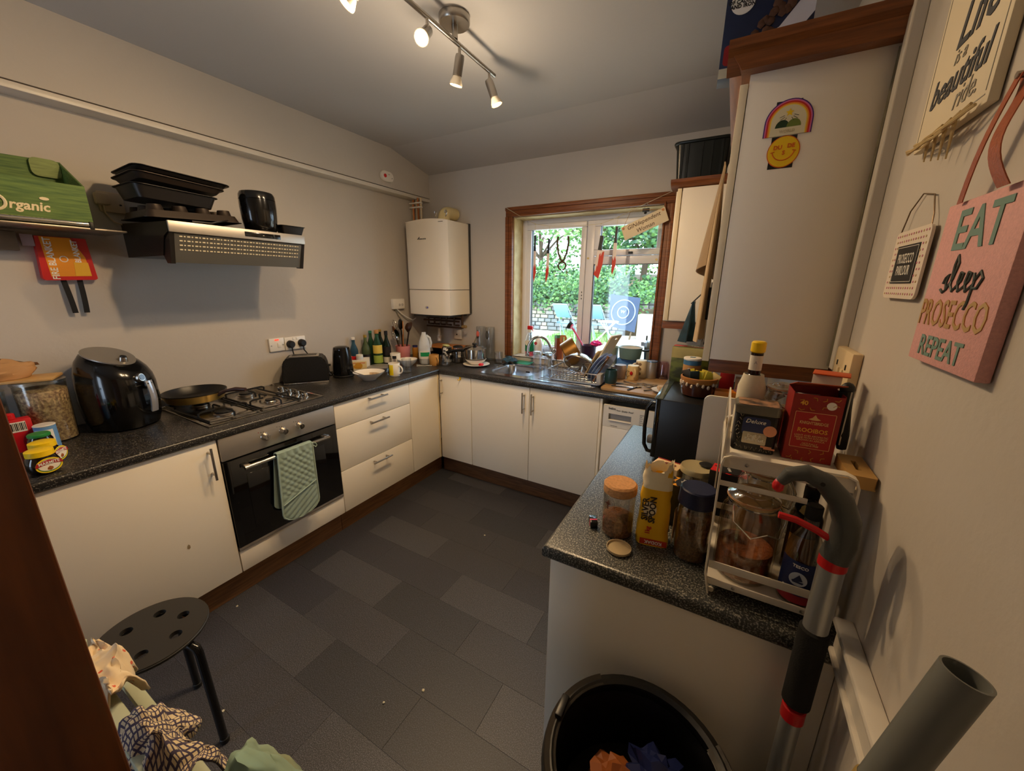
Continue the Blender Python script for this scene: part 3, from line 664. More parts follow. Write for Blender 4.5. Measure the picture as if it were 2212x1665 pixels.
for i, x in enumerate((-.040, .040)):
    pg = part(ds, 'plug', lathe([(0, .030), (.018, .030), (.024, .022), (.026, 0), (0, 0)], 20, m=T(x, -.016, -.004) @ RX(PI/2)), BLACKM)
    part(pg, 'lead', tube([(x, -.035, -.018), (x+.002, -.034, -.05), (x+.008+.02*i, -.036, -.09), (x+.02+.06*i, -.05, -.14)], .004, 8), BLACKM)
sp = plate_socket('fused_spur', 'white fused spur on the back wall under the boiler', .086, (.355, 0, 1.10), 0)
part(sp, 'fuse_carrier', box((-.01, -.0165, 0), (.012, .003, .014), .001), BLACKM)
# ------------------------------------------------------------------ ceiling spotlight bar
tk = thing('spotlight_bar', 'satin nickel ceiling spotlight bar with four adjustable heads', 'ceiling light', (1.452, -1.415, 2.587))
part(tk, 'rose', lathe([(0, 0), (.062, 0), (.062, -.022), (.058, -.028), (0, -.029)], 32), NICKEL)
part(tk, 'stem', cyl(.012, .05, 14, m=T(0, 0, -.075)), NICKEL)
part(tk, 'bar', tube([(0, -.60, -.082), (0, .30, -.082)], .0085, 12), NICKEL)
BULBG = mat('bulb_glass', (226, 214, 190), .25)
def head(y, aim, lit, px=0):
    a = Vector(aim).normalized(); q = a.to_track_quat('-Z', 'Y').to_matrix().to_4x4()
    st = part(tk, 'drop_rod', tube([(0, y, -.085), (0, y, -.118)], .006, 8), NICKEL)
    m = T(0, y, -.126) @ q
    hd_ = part(tk, 'lamp_head', lathe([(0, .012), (.017, .010), (.019, 0), (.019, -.062), (.015, -.064), (.015, -.05)], 20, m=m), NICKEL)
    part(hd_, 'bulb', lathe([(.012, -.056), (.017, -.064), (.026, -.086), (.0265, -.094), (.024, -.0945)], 20, m=m), BULBG)
    part(hd_, 'bulb_face', lathe([(0, -.0925), (.024, -.0925), (.024, -.0915), (0, -.0915)], 20, m=m), mat('bulb_lit', (255, 196, 120), .4, emit=40))
    p = m @ Vector((0, 0, -.115))
    L = bpy.data.lights.new('bulb_light', 'SPOT'); L.energy = LAMP_W*lit; L.color = (1, .68, .36); L.spot_size = math.radians(165); L.spot_blend = .9; L.shadow_soft_size = .022
    o = bpy.data.objects.new('bulb_light', L); COL.objects.link(o); o.parent = tk; o.location = p; o.rotation_euler = a.to_track_quat('-Z', 'Y').to_euler()
# added fill lamps hung below the heads, brightening the ceiling like bulb leakage
def ceiling_fill(y):
    L = bpy.data.lights.new('ceiling_fill_light', 'POINT'); L.energy = LAMP_W*.16; L.color = (1, .78, .54); L.shadow_soft_size = .03
    o = bpy.data.objects.new('ceiling_fill_light', L); COL.objects.link(o); o.parent = tk; o.location = (0, y, -.34)
for y in (-.45, .10): ceiling_fill(y)
head(-.45, (-.40, -.40, -.70), 1.0)
head(-.165, (.30, -.72, -.62), 1.0)
head(.03, (-.28, .05, -.95), .8)
head(.255, (.30, .22, -.92), .9)
# ------------------------------------------------------------------ builders for crockery, jars and bottles
CERAM = mat('white_glaze', (236, 230, 218), .22)
def vessel(out, th=.003, n=28, bm=None, m=None, floor=.004):
    """open vessel: outer (r, z) profile from foot to lip, doubled inside"""
    inn = [(max(r-th, .001), z) for r, z in reversed(out) if z > out[0][1]+floor]
    return lathe([(0, out[0][1])]+out+inn+[(max(out[0][0]-th, .001), out[0][1]+floor), (0, out[0][1]+floor)], n, bm=bm, m=m)
def patch(r, z0, z1, a0, a1, mt, parent, name='label_band', n=14, r2=None):
    r2 = r if r2 is None else r2
    return part(parent, name, lathe([(r, z0), (r+.0006, z0), (r2+.0006, z1), (r2, z1)], n, a0, a1), mt)
def mug(label, loc, mt, r=.040, h=.092, hang=0, th=.004, name='mug', cat='mug', group=None, flip=False, taper=1):
    t = thing(name, label, cat, loc, 0, group)
    prof = [(r*.92*taper, 0), (r*.98*taper, .004), (r, h*.5), (r, h-.002), (r-.001, h)]
    M_ = T(0, 0, h) @ RX(PI) if flip else Matrix()
    part(t, 'body', vessel(prof, th, m=M_), mt)
    pts = [(r-.003, 0, h*.80)]+[(r+.028*math.sin(a), 0, h*.5+h*.30*math.cos(a)) for a in [PI*.12+PI*.76*i/8 for i in range(9)]]+[(r-.003, 0, h*.20)]
    part(t, 'handle', tube(pts, .0055, 8, m=RZ(hang) @ M_), mt)
    return t
def tumbler(label, loc, r=.036, h=.095, r0=None, flip=False, cat='glass', group=None, mt=None, rib=0):
    r0 = r0 or r*.82
    bm = vessel([(r0, 0), (r0+.001, .004), (r, h)], .0022, 24, floor=.010)
    if flip: xf(bm, T(0, 0, h) @ RX(PI)); bmesh.ops.reverse_faces(bm, faces=bm.faces)
    o = single('drinking_glass', label, cat, bm, mt or GLASS, loc, group=group)
    return o
def bottle(name, label, loc, r, h, mt, capm, neck=.013, sh=.62, band=None, rz=0, cap_h=.02, cat='bottle', n=24, fill=None, group=None, nh=.80):
    t = thing(name, label, cat, loc, rz, group)
    part(t, 'body', lathe([(0, 0), (r*.94, 0), (r, .005), (r, h*sh), (r*.86, h*(sh+.06)), (neck*1.15, h*nh), (neck, h*(nh+.04)), (neck, h-.004), (neck*.8, h-.004), (0, h-.004)], n), mt)
    part(t, 'cap', cyl(neck*1.18, cap_h, 16, .002, m=T(0, 0, h-cap_h*.7)), capm)
    if fill: part(t, 'contents', lathe([(0, .004), (r*.9, .004), (r*.93, h*fill[0]), (0, h*fill[0])], n), fill[1])
    if band:
        for z0, z1, a, bmat in band: patch(r, h*z0, h*z1, -PI/2-a, -PI/2+a, bmat, t)
    return t
def toward(x, y): return math.atan2(-2.897-y, 2.56-x)+PI/2   # rz that turns a -y facing thing to face the viewer's side of the room

# ------------------------------------------------------------------ near end of the left worktop
MUES = mat('muesli', (236, 206, 160), .9, var=.75, vs=95, col2=(160, 128, 108), bump=.5, bs=120)
CLEARP = glass('clear_plastic', (236, 238, 236), .12, 1.35, .90)
LIDG = glass('frosted_lid', (214, 218, 216), .25, 1.4, .72)
BULGAR = mat('grey_flakes', (150, 148, 152), .9, var=.5, vs=120, bump=.4, bs=140)
def storage(label, loc, w, h, fillm, fillh, rz):
    t = thing('storage_container', label, 'container', loc, rz)
    part(t, 'tub', vessel([(w*.44, 0), (w*.47, .006), (w*.5, h-.02), (w*.5, h-.012)], .002, 36), CLEARP)
    part(t, 'contents', lathe([(0, .005), (w*.445, .007), (w*.445+(w*.05)*fillh, h*fillh), (w*.25, h*fillh+.012), (0, h*fillh+.004)], 30), fillm)
    part(t, 'lid', lathe([(0, h), (w*.46, h), (w*.52, h-.002), (w*.525, h-.014), (w*.51, h-.014)], 36), LIDG)
    return t
storage('tall clear container of muesli beside the air fryer', (.130, -2.530, TOP), .148, .262, MUES, .84, 0)
storage('tall clear container of grey flakes left of the muesli, partly hidden', (.095, -2.692, TOP), .148, .235, BULGAR, .72, 0)
single('chopping_board', 'small bamboo board lying on the muesli container lid', 'chopping board', box((0, 0, .006), (.17, .13, .012), .004), mat('bamboo', (206, 164, 104), .5, var=.2, vs=6, stretch=(4, 40, 40)), (.122, -2.555, TOP+.2635), math.radians(65))
PAPER = mat('brown_paper', (190, 146, 100), .75, var=.15, vs=10)
from mathutils import noise as _nz
def crumple(u, v, a=.02, f=6, s=0): return a*_nz.noise(Vector((u*f, v*f, s)))+a*.5*abs(_nz.noise(Vector((u*f*2.3, v*f*2.3, s+5))))
def paper_bag(u, v):
    a = u*2*PI; rr = (.075+.012*math.cos(2*a)+crumple(u, v, .016, 5, 1))*(1-.75*max(0, v-.55)/.45 if v > .55 else .8+.2*v/.55)
    return (rr*1.3*math.cos(a), rr*.95*math.sin(a), .075*v**.8+crumple(u, v, .010, 7, 3) if v > .05 else 0)
pb = B(); sheet(paper_bag, 36, 14, 0, bm=pb); bmesh.ops.remove_doubles(pb, verts=pb.verts, dist=.0005)
single('paper_bag', 'crumpled brown paper bag on top of the two clear containers', 'paper bag', pb, PAPER, (.105, -2.625, TOP+.277), math.radians(100), smooth=20)
# air fryer
af = thing('air_fryer', 'glossy black air fryer with silver handle and grey top panel', 'air fryer', (.158, -2.312, TOP), math.radians(116))
AP = [(0, .003), (.118, .003), (.132, .008), (.146, .05), (.152, .12), (.150, .19), (.143, .235), (.128, .272), (.108, .295), (.085, .305), (0, .307)]
def sq(bm, k=.16):
    for v in bm.verts:
        a = math.atan2(v.co.y, v.co.x); f = 1+k*(abs(math.sin(2*a))**1.5)*.55; v.co.x *= f*.93; v.co.y *= f*1.03
    return bm
AFS = Matrix.Diagonal((.88, .88, 1.07, 1))
def slope(bm):   # the lid slopes down towards the front
    for v in bm.verts:
        if v.co.z > .20: v.co.z += v.co.y*.30*(v.co.z-.20)/.107
    return bm
part(af, 'body', slope(sq(lathe(AP, 48))), BLACK)
af.scale = (.84, .84, 1.07)
part(af, 'top_panel', prism([(p[0], p[1]) for p in [(.098*math.sin(a)*(1-.12*math.cos(a)), -.112*math.cos(a)) for a in [2*PI*i/36 for i in range(36)]]], .005, m=T(0, .0, .3045) @ RX(math.radians(16.7))), mat('grey_panel', (150, 146, 140), .35, .5))
kn = part(af, 'dial', lathe([(0, .020), (.016, .020), (.018, .016), (.020, 0), (0, 0)], 24, m=T(0, -.072, .286) @ RX(math.radians(16))), NICKEL)
part(kn, 'dial_cap', cyl(.013, .003, 20, m=T(0, -.078, .305) @ RX(math.radians(16))), BLACK)
k2 = part(af, 'front_dial', lathe([(0, .022), (.016, .022), (.019, .018), (.020, 0), (0, 0)], 24, m=T(-.01, -.146, .215) @ RX(PI/2-.25)), NICKEL)
part(k2, 'dial_cap', cyl(.013, .003, 20, m=T(-.01, -.1665, .2205) @ RX(PI/2-.25)), BLACK)
part(af, 'basket_seam', tube([(.1495*.96*math.cos(a), .1495*1.06*math.sin(a), .185) for a in [PI+.25+(PI-.5)*i/20 for i in range(21)]], .0016, 6), BLACKM)
hn = part(af, 'handle', sheet(lambda a, b: ((a-.5)*.036, -.188-.012*math.sin(b*PI)-.004*math.cos((a-.5)*PI), .205-.135*b), 6, 10, .012), mat('silver_plastic', (176, 178, 184), .3, .6))
part(af, 'handle_neck', box((0, -.170, .185), (.034, .05, .03), .008), BLACK)
for a in (.7, 2.4, 3.9, 5.5): part(af, 'foot', cyl(.012, .004, 12, m=T(.10*math.cos(a), .10*math.sin(a), 0)), BLACKM)
# jars and packets at the near end
MJ = mat('dark_jar_glass', (26, 16, 10), .08, coat=.4)
YLID = mat('yellow_lid', (244, 204, 20), .35)
def spread_jar(label, loc, rz, s=1, front=True):
    t = thing('yeast_spread_jar', label, 'jar', loc, rz)
    part(t, 'jar', lathe([(0, 0), (.024*s, 0), (.031*s, .005*s), (.037*s, .022*s), (.037*s, .036*s), (.031*s, .052*s), (.027*s, .058*s), (0, .058*s)], 32), MJ)
    part(t, 'lid', lathe([(0, .075*s), (.026*s, .075*s), (.030*s, .073*s), (.0305*s, .057*s), (0, .057*s)], 32), YLID)
    lb = part(t, 'label_oval', xf(prism(circ(.029*s, 28, 0, 0, 1, .80), .001), T(0, -.0375*s, .030*s) @ RX(PI/2)), mat('oval_label_yellow', (246, 214, 30), .45))
    part(lb, 'label_green', xf(prism(circ(.025*s, 28, 0, 0, 1, .78), .0006), T(0, -.0386*s, .030*s) @ RX(PI/2)), mat('label_green', (96, 150, 70), .5))
    part(lb, 'label_cream', xf(prism(circ(.0235*s, 28, 0, 0, 1, .74), .0006), T(0, -.0390*s, .031*s) @ RX(PI/2)), mat('label_cream', (240, 232, 214), .5))
    part(lb, 'label_ribbon', prism([(-.030*s, .030*s), (-.026*s, .042*s), (0, .048*s), (.026*s, .042*s), (.030*s, .030*s), (.024*s, .031*s), (0, .036*s), (-.024*s, .031*s)], .0008, m=T(0, -.0396*s, 0) @ RX(PI/2)), mat('label_red', (176, 34, 34), .5))
    text(lb, 'MARMITE', .0125*s, WTXT, (0, -.0408*s, .0385*s), bold=.0003, sx=.86, ex=.0003)
    part(lb, 'label_pot', blob((0, -.0395*s, .021*s), (.007*s, .001, .006*s), 1, .2, 2), mat('label_pot_brown', (160, 90, 40), .5))
    return t
spread_jar('yellow-lidded yeast spread jar with its oval label facing out, nearest the worktop edge', (.525, -2.637, TOP), toward(.55, -2.64)+.30, 1.14)
spread_jar('second yeast spread jar, turned away, behind the nearest one', (.428, -2.612, TOP), toward(.45, -2.6)+1.0, 1.14)
t = thing('pickle_jar', 'dark jar with a green screw lid behind the yellow-lidded jars', 'jar', (.335, -2.600, TOP))
part(t, 'jar', lathe([(0, 0), (.030, 0), (.033, .004), (.033, .07), (.028, .082), (0, .082)], 28), MJ); part(t, 'lid', cyl(.030, .014, 28, .003, m=T(0, 0, .080)), mat('green_lid', (40, 132, 60), .4))
t = thing('salt_drum', 'light blue cardboard drum with a white top beside the muesli', 'drum', (.248, -2.568, TOP))
part(t, 'drum', cyl(.030, .098, 28, .002), mat('sky_blue_card', (110, 160, 214), .5, var=.1, vs=9)); part(t, 'top', cyl(.031, .006, 28, .002, m=T(0, 0, .097)), WHITEP); patch(.0303, .012, .085, -1.2, .5, WTXT, t, 'print_panel')
t = thing('stock_carton', 'red carton with a red screw cap and a barcode panel', 'carton', (.190, -2.625, TOP), toward(.2, -2.6)+.1)
part(t, 'carton', box((0, 0, .066), (.072, .045, .132), .002), mat('red_card', (200, 24, 34), .45)); part(t, 'screw_cap', cyl(.015, .024, 18, .003, m=T(-.012, 0, .132)), RED)
bc = part(t, 'barcode_panel', box((-.004, -.0228, .103), (.048, .001, .040)), WTXT)
for i in range(11): part(bc, 'bar', box((-.024+.0042*i, -.0236, .104), (.0012+.0008*(i % 3), .0006, .030)), INK)
bottle('sauce_bottle', 'clear bottle with a dark green cap and white back label at the far left', (.285, -2.690, TOP), .030, .205, GLASS, mat('dark_green_cap', (20, 62, 40), .4), .012, .60, [(.10, .52, 1.3, mat('white_label', (226, 222, 212), .6))], toward(.3, -2.7), cap_h=.025)
single('glass_lid', 'small clear glass lid lying among the jars by the wooden door', 'lid', lathe([(0, .012), (.02, .012), (.03, .006), (.034, 0), (.030, 0), (0, .008)], 24), GLASS, (.455, -2.690, TOP))

# ------------------------------------------------------------------ round the hob
PANB = mat('pan_nonstick', (28, 27, 27), .35, var=.2, vs=20); PANG = mat('pan_gold', (176, 150, 84), .35, .6, var=.15, vs=8)
fp = thing('frying_pan', 'large black non-stick frying pan with a gold outside on the hob', 'frying pan', (.135, -2.022, TOP+.0465))
part(fp, 'pan', lathe([(0, .004), (.112, .004), (.118, .008), (.136, .046), (.1385, .047), (.140, .046), (.122, .004), (.114, 0), (0, 0)], 44), PANB)
part(fp, 'outer_wall', lathe([(.114, -.0005), (.1228, .003), (.1398, .041), (.1390, .041), (.122, .004)], 44), PANG)
hm = mat('brown_handle', (56, 32, 24), .35)
part(fp, 'handle', tube([(.118, .055, .030), (.150, .076, .048), (.20, .105, .060), (.245, .130, .058)], [.011, .009, .011, .010], 10), hm)
# toaster
BT = mat('black_textured_plastic', (22, 22, 23), .42, var=.2, vs=150, bump=.3, bs=160)
to = thing('toaster', 'black two-slice toaster with chrome base strip below the sockets', 'toaster', (.108, -1.376, TOP), math.radians(52))
tp = [(-.135, .012), (-.138, .06), (-.130, .135), (-.115, .168), (-.092, .180), (.092, .180), (.115, .168), (.130, .135), (.138, .06), (.135, .012)]
part(to, 'shell', prism(tp, .16, m=T(0, .08, 0) @ RX(PI/2), bev=.008), BT)
part(to, 'top_plate', box((0, 0, .1815), (.175, .10, .006), .002), STEEL)
for y in (-.022, .022): part(to, 'slot', box((0, y, .1842), (.145, .022, .003), .001), BLACKM)
part(to, 'base_strip', box((0, 0, .007), (.268, .158, .014), .003), CHROME)
part(to, 'lever', box((.143, 0, .105), (.018, .03, .012), .004), BLACKM)
part(to, 'dial', cyl(.012, .01, 16, .002, m=T(.136, -.04, .05) @ RY(PI/2)), BLACKM)
# kettle
ke = thing('kettle', 'black electric kettle between the toaster and the spice tub', 'kettle', (.185, -1.150, TOP), math.radians(112))
part(ke, 'power_base', cyl(.072, .016, 28, .004), BLACKM)
part(ke, 'jug', sq(lathe([(0, .017), (.062, .017), (.067, .022), (.065, .08), (.058, .16), (.052, .200), (0, .200)], 36), .10), BLACK)
part(ke, 'lid', sq(lathe([(.0525, .2005), (.049, .212), (.035, .219), (0, .221)], 36), .10), BLACK)
part(ke, 'spout', prism([(0, .02), (.022, 0), (0, -.02)], .035, m=T(-.056, 0, .16)), BLACK)
part(ke, 'handle', tube([(.050, .03, .195), (.085, .05, .19), (.098, .058, .12), (.085, .05, .05), (.058, .034, .045)], .010, 10), BLACK)
text(ke, 'Bosch', .012, mat('print_grey', (150, 150, 150), .5), (0, -.0665, .045), rot=(PI/2, 0, 0))
part(to, 'lead', tube([(.135, .05, .05), (.150, .062, .03), (.150, .085, .012), (.12, .10, .005)], .004, 6), BLACKM)
# bowl of porridge leftovers
bl = thing('cereal_bowl', 'white enamel bowl with food remains and a spoon by the kettle', 'bowl', (.415, -1.118, TOP))
part(bl, 'bowl', vessel([(.045, 0), (.048, .006), (.078, .028), (.104, .052), (.106, .055)], .003, 40), CERAM)
part(bl, 'rim_line', lathe([(.1050, .0548), (.1064, .0548), (.1064, .0565), (.1050, .0565)], 40), mat('grey_rim', (110, 108, 108), .4))
part(bl, 'food_residue', lathe([(0, .014), (.05, .016), (.078, .0325), (.0745, .0325)], 30, -.9, 2.4), mat('porridge', (206, 176, 138), .8, var=.3, vs=60, bump=.5, bs=90))
part(bl, 'spoon', tube([(-.02, -.02, .024), (-.06, -.05, .045), (-.095, -.075, .066)], [.0065, .003, .004], 8), CHROME)
# spice tub
sb = thing('spice_tub', 'white plastic tub holding spice jars behind the steel cake tin', 'tub', (.110, -.955, TOP), math.radians(48))
part(sb, 'tub', B() if False else (lambda t: t)(prism(rrect(.165, .10, .015), .003)), WHITEP)
for sx, sy, w, d, nm in ((0, -1, .165, .003, 'front_wall'), (0, 1, .165, .003, 'back_wall'), (-1, 0, .003, .10, 'end_wall'), (1, 0, .003, .10, 'end_wall')):
    part(sb, nm, box((sx*.081, sy*.0485, .046), (w, d, .086), .001), WHITEP)
fr = part(sb, 'picture_label', box((.005, -.0505, .046), (.11, .001, .060)), mat('picture_cream', (236, 214, 160), .5)); part(fr, 'picture', blob((.0, -.0515, .040), (.030, .001, .022), 2, .3, 4), mat('picture_mustard', (206, 150, 50), .5)); part(fr, 'picture_line', box((.005, -.0512, .064), (.09, .0006, .004)), RED)
for i, (x, y, h, c, nm) in enumerate(((-.055, -.005, .105, (190, 30, 34), 'red spice jar at the left end of the white tub'), (-.028, .02, .098, (150, 24, 30), 'dark red spice jar behind the red one in the white tub'), (.012, -.01, .118, (210, 216, 222), 'pale grey spice pot with a white lid in the white tub'))):
    a = math.radians(48); t = thing('spice_jar', nm, 'jar', (.110+x*math.cos(a)-y*math.sin(a), -.955+x*math.sin(a)+y*math.cos(a), TOP+.004))
    rr = .020 if i < 2 else .026
    part(t, 'jar', cyl(rr, h-.012, 20, .002), mat('spice_%d' % i, c, .4)); part(t, 'lid', cyl(rr*.98, .014, 20, .002, m=T(0, 0, h-.013)), RED if i < 2 else WHITEP)
ct = thing('cake_tin', 'round shallow steel cake tin in front of the spice tub', 'tin', (.275, -.895, TOP))
part(ct, 'tin', vessel([(.080, 0), (.082, .003), (.084, .034), (.087, .036)], .0015, 36), CHROME)
part(ct, 'lid', lathe([(0, .036), (.080, .036), (.089, .033), (.0905, .037), (.08, .041), (0, .040)], 36), STEEL)
# bottles along the wall
GREENG = mat('green_bottle_glass', (70, 130, 92), .06, trans=.75, ior=1.3, coat=.2); OILG = mat('pale_oil_glass', (150, 176, 130), .06, trans=.8, ior=1.3); DARKG = mat('dark_bottle_glass', (28, 46, 32), .08, trans=.4, ior=1.3); BLUEG = mat('blue_bottle_glass', (70, 120, 150), .06, trans=.7, ior=1.3)
CORK = mat('cork', (206, 150, 96), .85, var=.3, vs=120, bump=.3, bs=150)
GOLD = mat('gold_cap', (212, 176, 84), .3, .8); DLAB = mat('dark_label', (34, 30, 34), .5); YLAB = mat('yellow_label2', (236, 208, 96), .5); LLAB = mat('lime_label', (170, 196, 90), .5); WLAB = mat('white_label2', (228, 222, 210), .55)
bottle('oil_bottle', 'clear oil bottle with a gold cap, leftmost by the spice tub', (.035, -.812, TOP), .034, .245, OILG, GOLD, .012, .58, [(.08, .40, 1.3, DLAB)], toward(.03, -.8))
bottle('oil_bottle', 'green bottle with a cork and a yellow label in the row of bottles', (.090, -.742, TOP), .038, .280, GREENG, CORK, .015, .56, [(.36, .60, 1.2, YLAB), (.08, .30, 1.2, LLAB)], toward(.09, -.74), cap_h=.03)
bottle('vinegar_bottle', 'dark bottle with a black cap and black label, right of the green bottle', (.120, -.672, TOP), .033, .265, DARKG, BLACKM, .012, .56, [(.28, .56, 1.2, DLAB), (.06, .24, 1.2, WLAB)], toward(.12, -.67), cap_h=.035)
bottle('oil_bottle', 'pale blue glass bottle against the wall behind the clear oil bottle', (.008, -.905, TOP), .030, .235, BLUEG, WHITEP, .012, .6, None, 0)
bottle('oil_bottle', 'slim green bottle against the wall behind the corked bottle', (.008, -.735, TOP), .030, .27, GREENG, mat('green_cap', (50, 120, 90), .4), .012, .6, None, 0)
bottle('vinegar_bottle', 'dark bottle with a gold cap against the wall by the utensil pot', (.012, -.640, TOP), .030, .272, DARKG, GOLD, .012, .6, None, 0)
t = thing('turmeric_jar', 'small orange jar beside the pink utensil pot', 'jar', (.145, -.592, TOP)); part(t, 'jar', cyl(.024, .066, 20, .003), mat('orange_powder', (214, 140, 40), .5)); part(t, 'lid', cyl(.023, .012, 20, .002, m=T(0, 0, .066)), mat('amber_lid', (226, 160, 60), .4))
# mugs
m1 = mug('white mug with a yellow panel and black print near the worktop edge', (.480, -.945, TOP), CERAM, .041, .095, math.radians(10))
for a0, a1, mt_, nm in ((-1.75, -.95, mat('mug_yellow', (240, 214, 20), .35), 'yellow_panel'), (-2.9, -1.76, mat('mug_print_black', (40, 34, 38), .4), 'dark_print')): patch(.0411, .010, .086, a0, a1, mt_, m1, nm)
m2 = mug('white mug with a black portrait print behind the yellow mug', (.205, -.665, TOP), CERAM, .042, .100, math.radians(150))
pt = patch(.0422, .028, .074, -1.35, -.55, WLAB, m2, 'portrait'); 
part(pt, 'portrait_hair', lathe([(.0428, .058), (.0436, .058), (.0436, .082), (.0428, .082)], 8, -1.35, -.60), INK); part(pt, 'portrait_face', lathe([(.0428, .034), (.0436, .034), (.0436, .058), (.0428, .058)], 8, -1.20, -.72), mat('portrait_grey', (150, 140, 134), .5)); part(pt, 'portrait_collar', lathe([(.0428, .020), (.0436, .020), (.0436, .033), (.0428, .033)], 8, -1.45, -.50), INK)
for k in range(4): patch(.0424, .030+.014*k, .034+.014*k, -2.4, -1.6, mat('mug_stripe', (60, 58, 60), .5), m2, 'stripe', 6)
tumbler('clear straight tumbler beside the yellow mug at the worktop edge', (.487, -.828, TOP), .036, .108, .034)
t = thing('cereal_bowl', 'white cereal bowl behind the clear tumbler', 'bowl', (.315, -.640, TOP)); part(t, 'bowl', vessel([(.035, 0), (.038, .005), (.062, .026), (.078, .055), (.079, .057)], .003, 36), CERAM)
single('spoon', 'small spoon lying on the worktop in front of the milk bottle', 'spoon', tube([(0, 0, .006), (.05, .04, .004), (.10, .085, .004)], [.011, .004, .005], 8), CHROME, (.39, -.62, TOP))
# utensil pot
up = thing('utensil_pot', 'pink ceramic pot crammed with spoons and spatulas', 'utensil pot', (.110, -.480, TOP))
part(up, 'pot', vessel([(.052, 0), (.055, .004), (.064, .128), (.066, .130)], .004, 32), mat('pink_glaze', (232, 150, 150), .35))
WOODU = mat('utensil_wood', (196, 126, 62), .55, var=.2, vs=12); WOODD = mat('utensil_dark_wood', (130, 84, 46), .55, var=.2, vs=12)
def utensil(name, label, dx, dy, h, mt, kind, r=.005, hz=.10):
    """stem rising from the pot and leaning by (dx, dy), with a head of the given kind"""
    b0 = Vector((.110+dx*.18, -.480+dy*.18, TOP+.012)); tip = Vector((.110+dx, -.480+dy, TOP+h)); d = (tip-b0).normalized()
    t = thing(name, label, 'utensil', b0); rel = tip-b0
    part(t, 'stem', tube([(0, 0, 0), tuple(rel*.78)], r, 8), mt)
    q = d.to_track_quat('Z', 'Y').to_matrix().to_4x4(); M_ = T(*(rel*.80)) @ q @ RZ(toward(.1, -.48)) @ Matrix.Diagonal((1.45, 1.2, 1.25, 1))
    if kind == 'spoon': part(t, 'bowl', xf(lathe([(0, -.012), (.012, -.010), (.022, -.002), (.025, .004), (.022, .001), (0, -.008)], 18, sy=1.5), M_ @ T(0, 0, hz*.3) @ RX(PI/2)), mt)
    elif kind == 'ladle': part(t, 'bowl', xf(lathe([(0, -.026), (.024, -.02), (.038, .0), (.035, .0), (.022, -.016), (0, -.022)], 20), M_ @ T(0, 0, hz*.3) @ RX(PI/2+.3)), mt)
    elif kind == 'turner': part(t, 'blade', xf(plate([(-.025, 0), (.025, 0), (.034, .09), (-.034, .09)], [[(x-.003, .02), (x+.003, .02), (x+.003, .075), (x-.003, .075)] for x in (-.014, 0, .014)], .003), M_ @ RX(PI/2)), mt)
    elif kind == 'paddle': part(t, 'blade', xf(prism([(-.012, -.01), (.012, -.01), (.028, .02), (.032, .05), (.024, .078), (0, .088), (-.024, .078), (-.032, .05), (-.028, .02)], .006), M_ @ RX(PI/2)), mt)
    elif kind == 'whisk':
        w_ = B()
        for k in range(6):
            a = PI*k/6; tube([(.024*math.sin(PI*s/12)*math.cos(a), .024*math.sin(PI*s/12)*math.sin(a), -.01+.10*(.5-.5*math.cos(PI*s/12))) for s in range(13)], .0014, 5, bm=w_)
        part(t, 'wires', xf(w_, M_), CHROME)
    return t
utensil('serving_spoon', 'black serving spoon at the back of the pink pot', -.03, .02, .335, BLACKM, 'spoon', .006)
utensil('spatula', 'orange-brown wooden spatula in the middle of the pink pot', .010, .0, .285, WOODU, 'paddle')
utensil('ladle', 'black ladle with a reddish bowl at the right of the pink pot', .075, .02, .315, mat('brown_black_plastic', (60, 36, 26), .4), 'ladle', .006)
utensil('slotted_turner', 'black slotted turner leaning right out of the pink pot', .085, -.005, .245, BLACKM, 'turner', .005)
utensil('wooden_spoon', 'dark wooden spoon leaning left out of the pink pot', -.075, -.02, .265, WOODD, 'spoon', .006)
utensil('whisk', 'wire whisk leaning left out of the pink pot', -.055, -.035, .295, CHROME, 'whisk', .005)
utensil('tasting_spoon', 'steel spoon standing at the front of the pink pot', -.02, -.045, .235, CHROME, 'spoon', .004)
# milk bottle, honey, tan mug, glasses
mk = thing('milk_bottle', 'empty plastic milk bottle with a green label by the corner', 'milk bottle', (.365, -.490, TOP), toward(.36, -.49))
MILKP = mat('milky_plastic', (228, 232, 234), .35, trans=.25, ior=1.2)
part(mk, 'bottle', sq(lathe([(0, .0), (.046, 0), (.050, .006), (.052, .06), (.050, .15), (.045, .185), (.030, .225), (.020, .245), (.018, .262), (.015, .262), (.015, .24), (0, .24)], 36), .14), MILKP)
part(mk, 'handle', tube([(.020, -.0, .235), (.046, .0, .215), (.055, .0, .175), (.048, .0, .135)], .011, 10), MILKP)
lb = part(mk, 'label_wrap', sq(lathe([(.0532, .045), (.0540, .045), (.0535, .115), (.0527, .115)], 20, -PI+.5, -.5), .14), WLAB)
part(lb, 'green_band', sq(lathe([(.0543, .068), (.0550, .068), (.0548, .102), (.0541, .102)], 14, -PI+.9, -.75), .14), mat('milk_green', (20, 140, 80), .45))
m3 = thing('honey_jar', 'slim amber honey jar with a blue lid behind the milk bottle', 'jar', (.165, -.390, TOP)); part(m3, 'jar', lathe([(0, 0), (.024, 0), (.026, .004), (.026, .095), (.020, .108), (0, .108)], 22), mat('honey', (206, 140, 50), .12, trans=.35, ior=1.35)); part(m3, 'lid', cyl(.022, .018, 20, .002, m=T(0, 0, .106)), mat('navy_lid', (40, 44, 96), .4))
mug('tan stoneware mug with its handle to the right, near the inner corner', (.478, -.505, TOP), mat('tan_glaze', (204, 152, 84), .35, var=.15, vs=14), .041, .088, math.radians(-20))
tumbler('wide clear tumbler right of the tan mug', (.575, -.478, TOP), .042, .088, .040)
